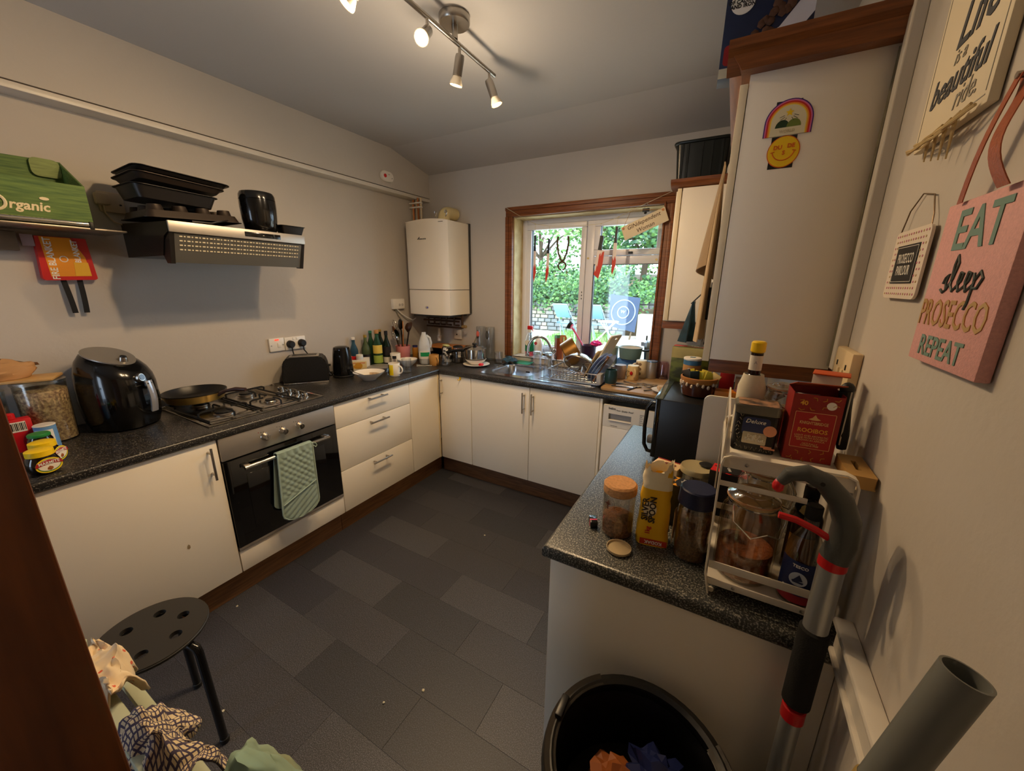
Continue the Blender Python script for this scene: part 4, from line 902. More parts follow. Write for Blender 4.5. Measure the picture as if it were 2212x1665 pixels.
t = mug('tall cup with black and white cow pattern behind the wide tumbler', (.475, -.330, TOP), mat('cow_pattern', (236, 232, 226), .3, var=.96, vs=38, col2=(26, 24, 26)), .042, .128, math.radians(160), name='cup', cat='cup')
single('lime_half', 'pale dried lime half resting on the cow-pattern cup', 'fruit', blob((0, 0, .012), (.036, .028, .012), 2, .08, 3), mat('lime_flesh', (206, 206, 140), .6, var=.4, vs=60), (.468, -.333, TOP+.129))
sj = thing('storage_jar', 'clear glass jar with a small paper label left of the steel saucepan', 'jar', (.570, -.300, TOP)); part(sj, 'jar', vessel([(.046, 0), (.048, .004), (.048, .10), (.040, .118), (.040, .13)], .003, 30), GLASS); part(sj, 'contents', cyl(.043, .03, 26, m=T(0, 0, .005)), mat('dark_grain', (60, 52, 40), .8)); part(sj, 'lid', lathe([(0, .145), (.03, .143), (.042, .136), (.043, .128), (0, .128)], 26), BLACKM); patch(.0485, .05, .095, -.9, -.4, WLAB, sj, 'paper_label', 8)
# pile: plate, bowl, saucepan with lid
single('plate', 'white side plate under the bowl and saucepan', 'plate', lathe([(0, 0), (.055, 0), (.062, .003), (.108, .014), (.110, .016), (.106, .0165), (.06, .006), (0, .005)], 40), CERAM, (.785, -.335, TOP))
t = thing('soup_bowl', 'white bowl between the plate and the steel saucepan', 'bowl', (.765, -.315, TOP+.0095)); part(t, 'bowl', vessel([(.045, 0), (.048, .004), (.075, .024), (.088, .042)], .003, 36), CERAM)
sp_ = thing('saucepan', 'stainless saucepan with a blue-grey lid and black handle on the plate', 'saucepan', (.745, -.300, TOP+.0525))
part(sp_, 'pan', vessel([(.082, 0), (.088, .005), (.090, .078), (.093, .080)], .0018, 40), CHROME)
part(sp_, 'lid', lathe([(0, .104), (.035, .102), (.080, .087), (.094, .081), (.094, .0795), (.078, .0835), (0, .098)], 40), mat('steel_lid', (190, 194, 200), .14, 1))
part(sp_, 'lid_knob', lathe([(0, .128), (.018, .127), (.021, .120), (.012, .112), (.012, .103), (0, .103)], 20), BLACKM)
part(sp_, 'handle', tube([(-.080, -.040, .062), (-.115, -.058, .066), (-.165, -.085, .058), (-.215, -.108, .046)], [.007, .009, .011, .010], 10), BLACK)
single('red_spoon', 'red plastic scoop lying on the side plate', 'scoop', blob((0, 0, .012), (.020, .026, .013), 2, .1, 8), RED, (.858, -.375, TOP+.010))
# stacked dark pans with a wooden board, behind
tt = thing('frying_pan', 'black frying pan under the wooden board in the corner', 'frying pan', (.315, -.170, TOP)); part(tt, 'pan', vessel([(.095, 0), (.10, .003), (.125, .045), (.128, .047)], .003, 36), PANB); part(tt, 'handle', tube([(.11, -.06, .04), (.17, -.09, .058), (.23, -.12, .06)], .010, 8), BLACKM)
t = thing('saute_pan', 'second black pan stacked on the frying pan in the corner', 'pan', (.320, -.165, TOP+.0485)); part(t, 'pan', vessel([(.10, 0), (.104, .003), (.118, .040), (.120, .042)], .003, 36), PANB); part(t, 'handle', tube([(.10, -.05, .026), (.16, -.075, .028)], .008, 8), BLACKM)
single('chopping_board', 'dark-edged wooden board lying on the stacked black pans', 'chopping board', box((0, 0, .007), (.34, .20, .014), .004), WOODU, (.335, -.155, TOP+.092), math.radians(4))
CLING = glass('crumpled_film', (236, 230, 214), .2, 1.4, .75)
single('crumpled_bag', 'crumpled clear plastic bag beside the tall glass jars', 'plastic bag', blob((0, 0, .05), (.055, .05, .05), 3, .30, 5, freq=2.2), CLING, (.540, -.115, TOP+.018))
# tall clip bottles
for x, lb in ((.650, 'tall clear clip-top bottle nearer the boiler'), (.748, 'tall clear clip-top bottle nearer the window')):
    t = thing('clip_bottle', lb, 'bottle', (x, -.065, TOP), group='tall clip-top bottles by the back wall')
    part(t, 'glass', vessel([(.040, 0), (.042, .004), (.042, .285), (.040, .29)], .003, 30), GLASS)
    part(t, 'clip', tube([(-.004, -.046, .26), (.008, -.047, .235), (.008, -.047, .205), (-.004, -.046, .19), (-.010, -.046, .21), (-.010, -.046, .24)], .0035, 6, closed=True), BLACKM)
t = thing('tongs', 'clear-stemmed salad server with a red end beside the clip bottles', 'utensil', (.60, -.16, TOP+.10)); part(t, 'stem', tube([(0, 0, 0), (.045, .0, .06), (.065, .01, .11)], .006, 8), CLING); part(t, 'end', blob((.073, .012, .132), (.014, .012, .028), 2, .2, 6), mat('salmon_red', (206, 96, 76), .4))
tumbler('clear tumbler to the right of the steel saucepan', (.895, -.165, TOP), .036, .098, .034)
# ------------------------------------------------------------------ sink, tap, drainer
SINKS = mat('sink_steel', (196, 200, 206), .18, 1, var=.06, vs=5)
sk = thing('kitchen_sink', 'stainless inset sink with a drainer under the window', 'sink', (0, 0, TOP+.0006))
part(sk, 'rim', plate(rrect(.90, .47, .04, 5, 1.405, -.315), [rrect(.345, .34, .06, 5, 1.172, -.315)], .004), SINKS)
bb = B(); lo, n_ = [], None
loops = [[bb.verts.new((x, y, z)) for x, y in rrect(wv, dv, r, 5, 1.172, -.315)] for wv, dv, r, z in ((.347, .342, .06, .003), (.335, .33, .06, -.012), (.315, .31, .06, -.13), (.27, .26, .06, -.15))]
n_ = len(loops[0])
for a, b in zip(loops, loops[1:]):
    for i in range(n_): bb.faces.new((a[i], a[(i+1) % n_], b[(i+1) % n_], b[i]))
bb.faces.new(loops[-1]); bmesh.ops.recalc_face_normals(bb, faces=bb.faces); bmesh.ops.reverse_faces(bb, faces=bb.faces)
bw_ = part(sk, 'bowl', bb, SINKS)
part(bw_, 'waste', cyl(.028, .004, 20, m=T(1.172, -.29, -.150)), CHROME)
part(bw_, 'overflow', box((1.172, -.160, -.045), (.03, .003, .012), .002), BLACKM)
for i in range(9): part(sk, 'drainer_rib', tube([(1.43, -.50+.045*i, .004), (1.82, -.50+.045*i, .004)], .0035, 6), SINKS)
tp = thing('mixer_tap', 'chrome swan-neck mixer tap over the sink', 'tap', (1.335, -.075, TOP+.004))
part(tp, 'base', lathe([(0, 0), (.026, 0), (.026, .008), (.018, .016), (.017, .07), (0, .07)], 20), CHROME)
part(tp, 'neck', tube([(0, 0, .06), (0, 0, .12)]+[(-.088+.088*math.cos(a), -.030+.030*math.cos(a), .13+.112*math.sin(a)) for a in [PI*i/16 for i in range(17)]]+[(-.178, -.061, .095)], .0115, 14), CHROME)
part(tp, 'nozzle', cyl(.0145, .022, 16, .002, m=T(-.178, -.061, .080)), NICKEL)
part(tp, 'lever', tube([(0, 0, .075), (-.03, -.028, .098), (-.052, -.05, .105)], [.016, .013, .015], 10), CHROME)
single('scouring_sponge', 'green and white scouring sponge in the sink bowl', 'sponge', box((0, 0, .016), (.10, .065, .03), .010, 3), mat('sponge', (150, 186, 110), .9, var=.5, vs=20, col2=(226, 230, 222), bump=.5, bs=150), (1.235, -.405, TOP-.146), math.radians(20))
# ------------------------------------------------------------------ on the worktop and sill left of the tap
SZ = OZ0+.0025
DTEAL = mat('teal_cloth', (40, 74, 92), .95, sheen=.3)
def cloth_heap(u, v, a=.02, s=0):
    return ((u-.5)*.13, (v-.5)*.085, .006+.028*(1-(2*u-1)**2)*(1-(2*v-1)**2)+crumple(u, v, a, 4, s))
single('dish_cloth', 'dark teal dish cloth heaped left of the sink', 'cloth', sheet(lambda u, v: cloth_heap(u, v), 16, 12, .003), DTEAL, (.965, -.085, TOP+.012), math.radians(20))
single('dish_mat', 'green plastic dish mat sloping behind the sink', 'mat', box((0, 0, .002), (.16, .10, .004), .0015), mat('green_plastic', (50, 150, 124), .4), (1.075, -.052, TOP+.006), rot=(math.radians(4), 0, math.radians(-8)))
sy = thing('spray_bottle', 'clear trigger spray bottle with red head and green band on the sill', 'spray bottle', (1.078, .055, SZ))
part(sy, 'bottle', lathe([(0, 0), (.036, 0), (.038, .004), (.038, .13), (.030, .17), (.014, .20), (.014, .21), (0, .21)], 26), GLASS)
part(sy, 'green_band', lathe([(.0384, .045), (.0392, .045), (.0392, .125), (.0384, .125)], 26), mat('spray_green', (20, 128, 84), .4))
part(sy, 'liquid', cyl(.035, .035, 24, m=T(0, 0, .004)), mat('pink_liquid', (230, 90, 110), .2))
part(sy, 'collar', cyl(.016, .025, 16, .002, m=T(0, 0, .205)), WHITEP); hh = part(sy, 'trigger_head', box((.004, 0, .245), (.05, .022, .032), .006), RED); part(hh, 'trigger', tube([(.024, 0, .236), (.030, 0, .215)], .004, 6), RED)
smf = part(sy, 'sticker', cyl(.024, .001, 20, m=T(0, -.0392, .118) @ RX(PI/2)), mat('cream_sticker', (232, 222, 196), .5))
t = thing('washing_up_bottle', 'white washing-up liquid bottle with a red badge on the sill', 'bottle', (1.163, .06, SZ)); part(t, 'bottle', lathe([(0, 0), (.034, 0), (.037, .004), (.037, .11), (.028, .15), (.012, .165), (0, .165)], 26, sy=.75), mat('pearl_plastic', (236, 236, 240), .3)); part(t, 'cap', cyl(.011, .022, 14, .002, m=T(0, 0, .165)), WHITEP); part(t, 'badge', cyl(.014, .001, 16, m=T(-.016, -.0262, .118) @ RX(PI/2)), mat('badge_red', (190, 60, 70), .5))
t = thing('soap_bottle', 'slim clear soap bottle behind the tap', 'bottle', (1.232, .06, SZ)); part(t, 'bottle', lathe([(0, 0), (.026, 0), (.028, .004), (.028, .11), (.012, .14), (.012, .15), (0, .15)], 22), GLASS); part(t, 'cap', cyl(.013, .02, 14, .002, m=T(0, 0, .15)), WHITEP)
# utensil box with wooden spatulas on the sill
ub = thing('utensil_box', 'tall brown wooden utensil box with a green rim behind the tap', 'utensil holder', (1.345, .06, SZ)); part(ub, 'box', vessel([(.034, 0), (.036, .003), (.036, .185), (.036, .19)], .004, 4), mat('reddish_wood', (150, 76, 40), .5, var=.2, vs=9)); part(ub, 'rim_band', lathe([(.0362, .178), (.037, .178), (.037, .196), (.0362, .196)], 4), mat('green_rim', (70, 140, 100), .4))
t = thing('slotted_spatula', 'slotted orange-brown wooden spatula standing by the utensil box', 'spatula', (1.392, .045, SZ)); part(t, 'handle', tube([(0, 0, 0), (.004, 0, .12)], .006, 8), WOODU)
part(t, 'blade', plate([(-.012, .11), (.012, .11), (.030, .15), (.032, .185), (.020, .205), (-.02, .205), (-.030, .185), (-.028, .15)], [[(-.010, .145), (-.004, .145), (-.004, .19), (-.010, .19)], [(.004, .145), (.010, .145), (.010, .19), (.004, .19)]], .006, m=T(0, .003, 0) @ RX(PI/2)), WOODU)
t = thing('steel_spoon', 'steel ladle bowl leaning beside the tap', 'spoon', (1.375, .0, TOP+.0045)); part(t, 'stem', tube([(0, 0, 0), (-.03, -.02, .10)], .004, 6), CHROME); part(t, 'bowl', blob((-.036, -.024, .125), (.024, .012, .026), 2, .02, 1), CHROME)
# two upturned tall glasses on the drainer
RIBG = glass('ribbed_glass', (250, 252, 255), .02, 1.6, .80)
for x, y, lb in ((1.372, -.400, 'tall ribbed glass upside down on the sink edge, left one'), (1.458, -.392, 'tall ribbed glass upside down on the sink edge, right one')):
    t = thing('tall_glass', lb, 'glass', (x, y, TOP+.0045), group='pair of upturned tall glasses')
    part(t, 'wall', vessel([(.036, 0), (.036, .004), (.029, .155), (.030, .168)], .003, 10), RIBG); part(t, 'foot', lathe([(0, .160), (.030, .160), (.032, .170), (.028, .176), (0, .172)], 20), GLASS)
# ------------------------------------------------------------------ dish rack and what stands in it
WIRE = mat('rack_wire', (186, 186, 190), .3, .9)
dr = thing('dish_rack', 'chrome wire dish rack full of washing-up beside the sink', 'dish rack', (0, 0, TOP+.009))
RX0, RX1, RY0, RY1 = 1.515, 1.865, -.480, -.110
for nm, z, e in (('upper_rail', .075, .012), ('lower_rail', .010, 0)):
    part(dr, nm, tube([(RX0-e, RY0-e, z), (RX1+e, RY0-e, z), (RX1+e, RY1+e, z), (RX0-e, RY1+e, z)], .0040, 6, closed=True), WIRE)
for i in range(15):
    x = RX0+(RX1-RX0)*i/14
    part(dr, 'wire', tube([(x, RY0-.012, .075), (x, RY0-.006, .02), (x, RY0, .010), (x, RY1, .010), (x, RY1+.012, .075)], .0026, 5), WIRE)
for i in range(6):
    y = RY0+.03+(RY1-RY0-.06)*i/5
    part(dr, 'cross_wire', tube([(RX0-.012, y, .075), (RX0, y, .010), (RX1, y, .010), (RX1+.012, y, .075)], .0026, 5), WIRE)
part(dr, 'drip_tray', box((1.69, -.295, .002), (.36, .38, .006), .002), mat('drip_tray_blue', (150, 170, 206), .3))
cb = part(dr, 'cutlery_basket', box((1.868, -.465, .045), (.03, .075, .07), .004), mat('basket_grey', (176, 176, 180), .4))
for x, y in ((1.53, -.47), (1.85, -.47)): part(dr, 'rubber_foot', box((x, y, -.004), (.014, .014, .010), .002), BLACKM)
RB = TOP+.0235
BRONZE = mat('bronze_pan', (150, 108, 52), .3, .75, var=.15, vs=6)
def vess_thing(name, label, cat, loc, rot, prof, mt, th=.003, n=36):
    t = thing(name, label, cat, loc, rot=rot); part(t, 'pan', vessel(prof, th, n), mt); return t
bz = vess_thing('saucepan', 'bronze saucepan tipped on its side in the dish rack', 'saucepan', (1.520, -.205, RB+.102), (math.radians(-10), math.radians(58), math.radians(14)), [(.098, 0), (.105, .007), (.113, .105), (.116, .107)], BRONZE)
part(bz, 'handle', tube([(.112, 0, .08), (.145, -.02, .085), (.17, -.05, .09)], [.008, .012, .010], 10), mat('blue_grey_grip', (70, 90, 130), .4))
part(bz, 'rivet_plate', cyl(.016, .006, 14, m=T(.110, 0, .08) @ RY(PI/2)), BLACKM)
sv = thing('glass_lid', 'domed clear glass lid propped in the middle of the dish rack', 'lid', (1.672, -.330, RB+.080), rot=(math.radians(-42), math.radians(6), 0))
part(sv, 'dome', lathe([(0, .075), (.05, .069), (.09, .045), (.112, .008), (.114, 0), (.110, 0), (.088, .041), (.048, .065), (0, .071)], 40), glass('brownish_glass', (226, 210, 186), .03, 1.5, .72))
part(sv, 'rim', lathe([(.112, -.003), (.117, -.003), (.117, .004), (.112, .004)], 40), NICKEL)
ws = thing('wire_strainer_handle', 'small wire sieve leaning at the front of the dish rack', 'sieve', (1.585, -.455, TOP+.03)); part(ws, 'loop', tube([(-.006, 0, 0), (.052, .01, .075), (.066, .012, .068), (.010, .0, -.008)], .003, 6, closed=True), CHROME); part(ws, 'mesh', lathe([(0, -.02), (.02, -.012), (.032, .004), (.030, .004), (0, -.017)], 20, m=T(.085, .04, .07)), WIRE)
CREAMB = mat('cream_board', (222, 206, 170), .5, var=.08, vs=6)
def leaning(name, label, cat, x0, z0, y, w, h, lean, th, mt, yaw=0, hole=False):
    o = [(-w/2, 0), (w/2, 0), (w/2, h-.015), (w/2-.015, h), (-w/2+.015, h), (-w/2, h-.015)]
    hl = [rrect(.045, .014, .006, 3, .02, h-.03)] if hole else []
    bm = plate(o, hl, th, m=RY(lean) @ RZ(0) @ Matrix(((0, 0, 1, 0), (1, 0, 0, 0), (0, 1, 0, 0), (0, 0, 0, 1))))
    return single(name, label, cat, bm, mt, (x0, y, z0), yaw)
leaning('chopping_board', 'cream chopping board leaning out of the dish rack, taller one with a slot', 'chopping board', 1.745, RB, -.235, .16, .345, math.radians(28), .010, CREAMB, math.radians(-12), True)
leaning('chopping_board', 'second cream chopping board leaning against the taller one', 'chopping board', 1.722, RB, -.255, .15, .215, math.radians(26), .008, mat('tan_board', (196, 170, 124), .5), math.radians(-12))
PLB = mat('blue_white_plate', (186, 200, 228), .2)
for i in range(3):
    single('dinner_plate', ('blue-white dinner plate standing in the dish rack, leftmost of three', 'blue-white dinner plate standing between two others in the rack', 'blue-white dinner plate standing in the dish rack, rightmost of three')[i], 'plate', lathe([(0, 0), (.06, 0), (.068, .004), (.108, .014), (.110, .016), (.066, .008), (0, .004)], 36), PLB, (1.800+.024*i, -.345, RB+.098), rot=(0, math.radians(118+3*i), math.radians(-10)))
single('serving_spoon', 'long brown wooden-handled spoon leaning across the plates in the rack', 'spoon', tube([(0, 0, 0), (.05, .02, .10), (.085, .03, .175)], [.007, .005, .010], 8), WOODD, (1.815, -.440, RB))
# brush pot on the sill with pink dish brush
bp = thing('brush_pot', 'dark purple sink caddy on the sill behind the bronze pan', 'pot', (1.605, .070, SZ)); part(bp, 'pot', vessel([(.05, 0), (.052, .003), (.062, .135), (.063, .137)], .003, 28), mat('aubergine_plastic', (54, 32, 62), .4))
PINK = mat('pink_plastic', (226, 100, 140), .4)
t = thing('dish_brush', 'pink dish brush with a dark round head standing in the caddy', 'brush', (1.585, .075, SZ+.02)); part(t, 'handle', tube([(0, 0, 0), (-.04, -.005, .125), (-.125, -.01, .245)], [.006, .007, .009], 8), PINK); part(t, 'head', lathe([(0, .012), (.018, .010), (.024, 0), (0, 0)], 18, m=T(-.128, -.012, .255) @ RY(-1.1)), PINK); part(t, 'bristles', lathe([(0, .034), (.034, .032), (.026, .010), (0, .010)], 22, m=T(-.128, -.012, .255) @ RY(-1.1)), BLACKM)
single('scrubber', 'bright magenta mesh scrubber on the rim of the caddy', 'scrubber', blob((0, 0, .02), (.042, .03, .022), 3, .35, 4, freq=4), mat('magenta_mesh', (230, 40, 150), .5), (1.665, .065, SZ+.135))
single('sponge', 'pale pink sponge beside the magenta scrubber', 'sponge', box((0, 0, .02), (.06, .03, .04), .008), mat('pink_sponge', (240, 160, 180), .8), (1.715, .05, SZ))
# ------------------------------------------------------------------ wooden board with mugs and cutlery, right of the rack
BRDW = mat('worn_board', (186, 150, 104), .6, var=.25, vs=5, stretch=(3, 30, 30))
single('chopping_board', 'large worn wooden board lying under the mugs and cutlery', 'chopping board', prism(rrect(.43, .46, .03), .018, bev=.003), BRDW, (2.115, -.325, TOP+.0005), math.radians(-2))
BD = TOP+.0195
DG = mat('dark_teal_glaze', (34, 62, 66), .3)
t = thing('beaker', 'squat dark teal beaker with a pale foot at the front of the board', 'beaker', (1.930, -.432, BD)); part(t, 'body', vessel([(.036, .008), (.041, .03), (.041, .065), (.036, .098)], .003, 30), DG); part(t, 'foot', cyl(.036, .009, 28, .002), BRDW)
mug('grey-pink striped mug upside down behind the teal beaker', (1.940, -.225, BD), mat('striped_glaze', (190, 168, 158), .35, var=.3, vs=8, stretch=(60, 60, 2)), .041, .095, math.radians(200), flip=True)
t = mug('cream mug upside down with a red nose and black ring on the board', (2.028, -.225, BD), mat('cream_glaze', (226, 196, 140), .35), .040, .100, math.radians(-65), flip=True)
part(t, 'nose', blob((-.003, -.043, .052), (.010, .006, .014), 2, .1, 2), RED); part(t, 'ring_print', tube([(-.020+.014*math.cos(a)-.008, -.0405+.006*abs(math.cos(a)), .046+.020*math.sin(a)) for a in [2*PI*i/16 for i in range(16)]], .0014, 5, closed=True), BLACKM)
t = mug('tall cream mug with brown dots upside down behind the cream mug', (2.062, -.115, BD), mat('cream_glaze2', (228, 212, 180), .35), .040, .122, math.radians(200), flip=True)
for i in range(9): part(t, 'dot', lathe([(.0405, 0), (.0412, 0)], 6, m=Matrix()), None) if False else part(t, 'dot', cyl(.011, .0008, 14, m=RZ(-1.2+.55*(i % 3)) @ T(0, -.0397, .03+.034*(i//3)) @ RX(PI/2)), mat('dot_brown', (130, 104, 76), .4))
t = thing('steel_beaker', 'brushed steel beaker on the board beside the dotted mug', 'beaker', (2.130, -.112, BD)); part(t, 'body', lathe([(0, 0), (.034, 0), (.036, .003), (.036, .118), (.034, .122), (0, .122)], 30), STEEL); part(t, 'rim', lathe([(.0355, .118), (.037, .118), (.037, .125), (.0355, .125)], 30), mat('blue_rim', (120, 160, 210), .2, .6))
single('plastic_cup', 'upturned clear pinkish plastic cup at the back of the board', 'cup', lathe([(.040, 0), (.038, .10), (.030, .122), (0, .126), (0, .123), (.029, .119), (.036, .10), (.038, 0)], 28), glass('pink_clear', (244, 226, 232), .02, 1.45, .78), (2.205, -.085, BD))
single('grater', 'small perforated steel grater beside the plastic cup', 'grater', box((0, 0, .025), (.05, .03, .05), .006), mat('perforated_steel', (170, 168, 166), .4, .7, var=.9, vs=110, col2=(40, 40, 40)), (2.285, -.16, TOP))
CUT = [('knife', 2.00, -.40, .2), ('knife', 2.08, -.36, -.3), ('fork', 2.14, -.42, .5), ('spoon', 2.10, -.45, 1.2), ('knife', 2.17, -.33, .1), ('fork', 2.20, -.38, -.5), ('spoon', 2.04, -.47, .1), ('knife', 2.22, -.44, .8)]
where = ('nearest the teal beaker', 'below the cream mug', 'in the middle of the board', 'pointing at the worktop edge', 'below the steel beaker', 'at the back right of the heap', 'at the front of the board', 'rightmost, by the plate')
for i, (k, x, y, a) in enumerate(CUT):
    t = thing(k, 'steel %s lying on the wooden board, %s' % (k, where[i]), 'cutlery', (x, y, BD+.003*(i % 3)), a, 'cutlery on the wooden board')
    part(t, 'handle', tube([(-.09, 0, .004), (-.03, 0, .004), (.01, 0, .004)], [.006, .005, .003], 6, m=Matrix.Diagonal((1, 1, .7, 1))), CHROME if i % 3 else BLACKM)
    if k == 'knife': part(t, 'blade', prism([(.01, -.006), (.09, -.008), (.105, .0), (.09, .006), (.01, .005)], .0016, m=T(0, 0, .002)), CHROME)
    elif k == 'spoon': part(t, 'bowl', blob((.03, 0, .005), (.026, .017, .004), 2, 0, 1), CHROME)
    else:
        part(t, 'tines', prism([(.005, -.004), (.03, -.012), (.07, -.011), (.07, -.008), (.04, -.007), (.04, -.004), (.07, -.004), (.07, -.001), (.04, -.001), (.04, .002), (.07, .002), (.07, .005), (.04, .005), (.04, .008), (.07, .008), (.07, .011), (.03, .012), (.005, .004)], .0018, m=T(0, 0, .003)), CHROME)
single('side_plate', 'small white plate half hidden by the microwave handle', 'plate', lathe([(0, 0), (.04, 0), (.075, .012), (.077, .014), (.04, .006), (0, .004)], 32), CERAM, (2.275, -.475, BD+.006))
single('sponge', 'beige sponge on the small white plate', 'sponge', box((0, 0, .014), (.075, .045, .028), .008), mat('beige_sponge', (206, 176, 140), .9, bump=.4, bs=140), (2.270, -.470, BD+.015), .4)
# at the sill: blue washing bowl with green saucepan, grey pot, moka pot
t = thing('washing_up_bowl', 'shallow blue plastic bowl upside down on the sill', 'bowl', (1.930, .0755, SZ)); part(t, 'bowl', lathe([(.070, 0), (.072, .002), (.066, .055), (.058, .064), (0, .064), (0, .061), (.056, .061), (.063, .054), (.068, 0)], 36, sx=1.3), mat('blue_plastic', (90, 140, 214), .35))
GP = mat('sage_enamel', (108, 136, 136), .35)
gp = thing('saucepan', 'grey-green saucepan with a black handle above the sill', 'saucepan', (1.940, .050, SZ+.0655)); part(gp, 'pan', vessel([(.072, 0), (.077, .004), (.088, .085), (.090, .087)], .003, 40), GP)
part(gp, 'lining', lathe([(.0835, .082), (.071, .006), (0, .005), (0, .0045), (.0722, .0045), (.0845, .082)], 36), mat('cream_lining', (216, 204, 190), .4))
part(gp, 'handle', tube([(.088, .0, .066), (.125, -.006, .070), (.165, -.012, .082), (.245, -.020, .082)], [.007, .008, .0095, .009], 10), BLACK)
t = thing('plant_pot', 'small grey-green pot on the sill left of the saucepan', 'pot', (1.800, .085, SZ)); part(t, 'pot', vessel([(.034, 0), (.036, .003), (.042, .142)], .003, 26), mat('grey_green_glaze', (136, 144, 126), .4))
mo = thing('moka_pot', 'aluminium moka coffee pot with a black knob by the right of the sill', 'coffee pot', (2.052, .105, SZ+.0)); AL = mat('aluminium', (170, 178, 190), .3, .9)
part(mo, 'boiler_half', lathe([(0, 0), (.024, 0), (.022, .06), (0, .06)], 8), AL); part(mo, 'upper_half', lathe([(0, .06), (.022, .06), (.032, .19), (0, .19)], 8), AL); part(mo, 'lid', lathe([(.033, .19), (.02, .202), (0, .208)], 8), AL)
part(mo, 'knob', cyl(.006, .034, 10, .001, m=T(-.012, 0, .206)), BLACKM); part(mo, 'handle', tube([(.026, -.008, .185), (.058, -.012, .19), (.066, -.013, .165), (.064, -.013, .11)], .0065, 8), BLACKM); part(mo, 'spout', prism([(-.028, -.010), (-.028, .010), (-.050, 0)], .03, m=T(0, 0, .16)), AL)
# ------------------------------------------------------------------ string across the window with hanging things
STR = mat('pale_string', (206, 196, 168), .9)
sp_ = [(.892, -.037, 2.150), (1.02, -.038, 2.080), (1.153, -.039, 2.015), (1.27, -.039, 1.994), (1.392, -.04, 1.986), (1.53, -.039, 1.982), (1.675, -.039, 1.985), (1.796, -.038, 2.021), (1.90, -.038, 2.065), (1.977, -.038, 2.095), (2.132, -.037, 2.153)]
st = thing('string', 'pale string sagging across the window between two nails', 'string', (0, 0, 0)); part(st, 'line', tube(sp_, .0016, 6), STR)
for x, z in ((.892, 2.150), (2.132, 2.153)): part(st, 'nail', tube([(x, -.028, z), (x, -.042, z)], .003, 8), NICKEL)
for x, z in ((1.153, 2.015), (1.796, 2.021), (1.675, 1.985)): part(st, 'knot', blob((x, -.039, z), (.006, .004, .005), 1, .2, 1), STR)
BLADE = mat('prop_blade_white', (226, 214, 208), .4); BLOOD = mat('prop_red_print', (196, 58, 30), .45)
def hang(name, label, cat, x, z, tail, group='plastic props on the window string'):
    t = thing(name, label, cat, (x, -.039, z), 0, group); part(t, 'tie', tube([(0, 0, tail), (0, 0, 0)], .0011, 5), STR); return t
def prop_knife(label, x, ztop, zbot, tail, wd=.018, lean=0):
    t = hang('prop_knife', label, 'prop knife', x, ztop, tail); h = ztop-zbot; k = h*.33
    t.rotation_euler = (0, lean, 0)
    part(t, 'handle', prism([(-wd*.32, 0), (wd*.32, 0), (wd*.42, -k*.2), (wd*.28, -k*.55), (wd*.45, -k), (-wd*.45, -k), (-wd*.30, -k*.5)], .008, m=T(0, .004, 0) @ RX(PI/2)), BLACKM)
    part(t, 'blade', prism([(-wd*.5, -k), (wd*.5, -k), (wd*.55, -h*.8), (-wd*.2, -h), (-wd*.5, -h*.9)], .003, m=T(0, .0015, 0) @ RX(PI/2)), BLADE)
    part(t, 'red_tip', prism([(-wd*.52, -h*.62), (-wd*.1, -h*.70), (wd*.2, -h*.60), (wd*.56, -h*.68), (wd*.57, -h*.8), (-wd*.2, -h*1.003), (-wd*.52, -h*.9)], .0042, m=T(0, .0021, 0) @ RX(PI/2)), BLOOD)
    return t
prop_knife('prop knife with a red blade, leftmost on the window string', 1.155, 1.932, 1.582, .083, .020)
prop_knife('prop knife with a red tip, second from the left on the string', 1.274, 1.902, 1.579, .09, .022, math.radians(2))
prop_knife('prop knife with streaked red blade right of the cleaver', 1.790, 1.960, 1.634, .060, .024, math.radians(1))
IRON = mat('rusty_iron', (82, 64, 40), .6, .3, var=.3, vs=20)
pc = hang('pincers', 'rusty iron pincers hanging open-handled in the window', 'pincers', 1.389, 1.915, .071)
for s in (-1, 1):
    part(pc, 'arm', tube([(s*.040, 0, 0), (s*.046, 0, -.05), (s*.034, 0, -.12), (s*.014, 0, -.165), (0, 0, -.18)], [.008, .008, .0075, .007, .007], 8), IRON)
    part(pc, 'jaw', tube([(0, 0, -.18), (-s*.026, 0, -.195), (-s*.032, 0, -.215), (-s*.022, 0, -.236), (-s*.006, 0, -.241)], [.008, .007, .007, .006, .005], 8), IRON)
part(pc, 'rivet', cyl(.007, .010, 12, m=T(0, .005, -.18) @ RX(PI/2)), NICKEL)
cl = hang('prop_cleaver', 'prop cleaver with a blood-red blade in front of the window mullion', 'prop cleaver', 1.688, 1.905, .078); cl.rotation_euler = (0, math.radians(6), 0)
part(cl, 'handle', prism([(-.012, 0), (.012, 0), (.016, -.02), (.012, -.06), (.016, -.098), (-.014, -.098), (-.012, -.05)], .010, m=T(0, .005, 0) @ RX(PI/2)), BLACKM)
part(cl, 'blade', prism([(-.016, -.098), (.034, -.098), (.036, -.20), (.022, -.296), (-.016, -.27)], .004, m=T(0, .002, 0) @ RX(PI/2)), BLADE)
part(cl, 'red_print', prism([(.002, -.13), (.010, -.115), (.014, -.14), (.022, -.11), (.0345, -.105), (.0365, -.20), (.0225, -.2965), (-.0165, -.2705), (-.014, -.235), (-.006, -.25), (-.004, -.20), (.002, -.215)], .0052, m=T(0, .0026, 0) @ RX(PI/2)), BLOOD)
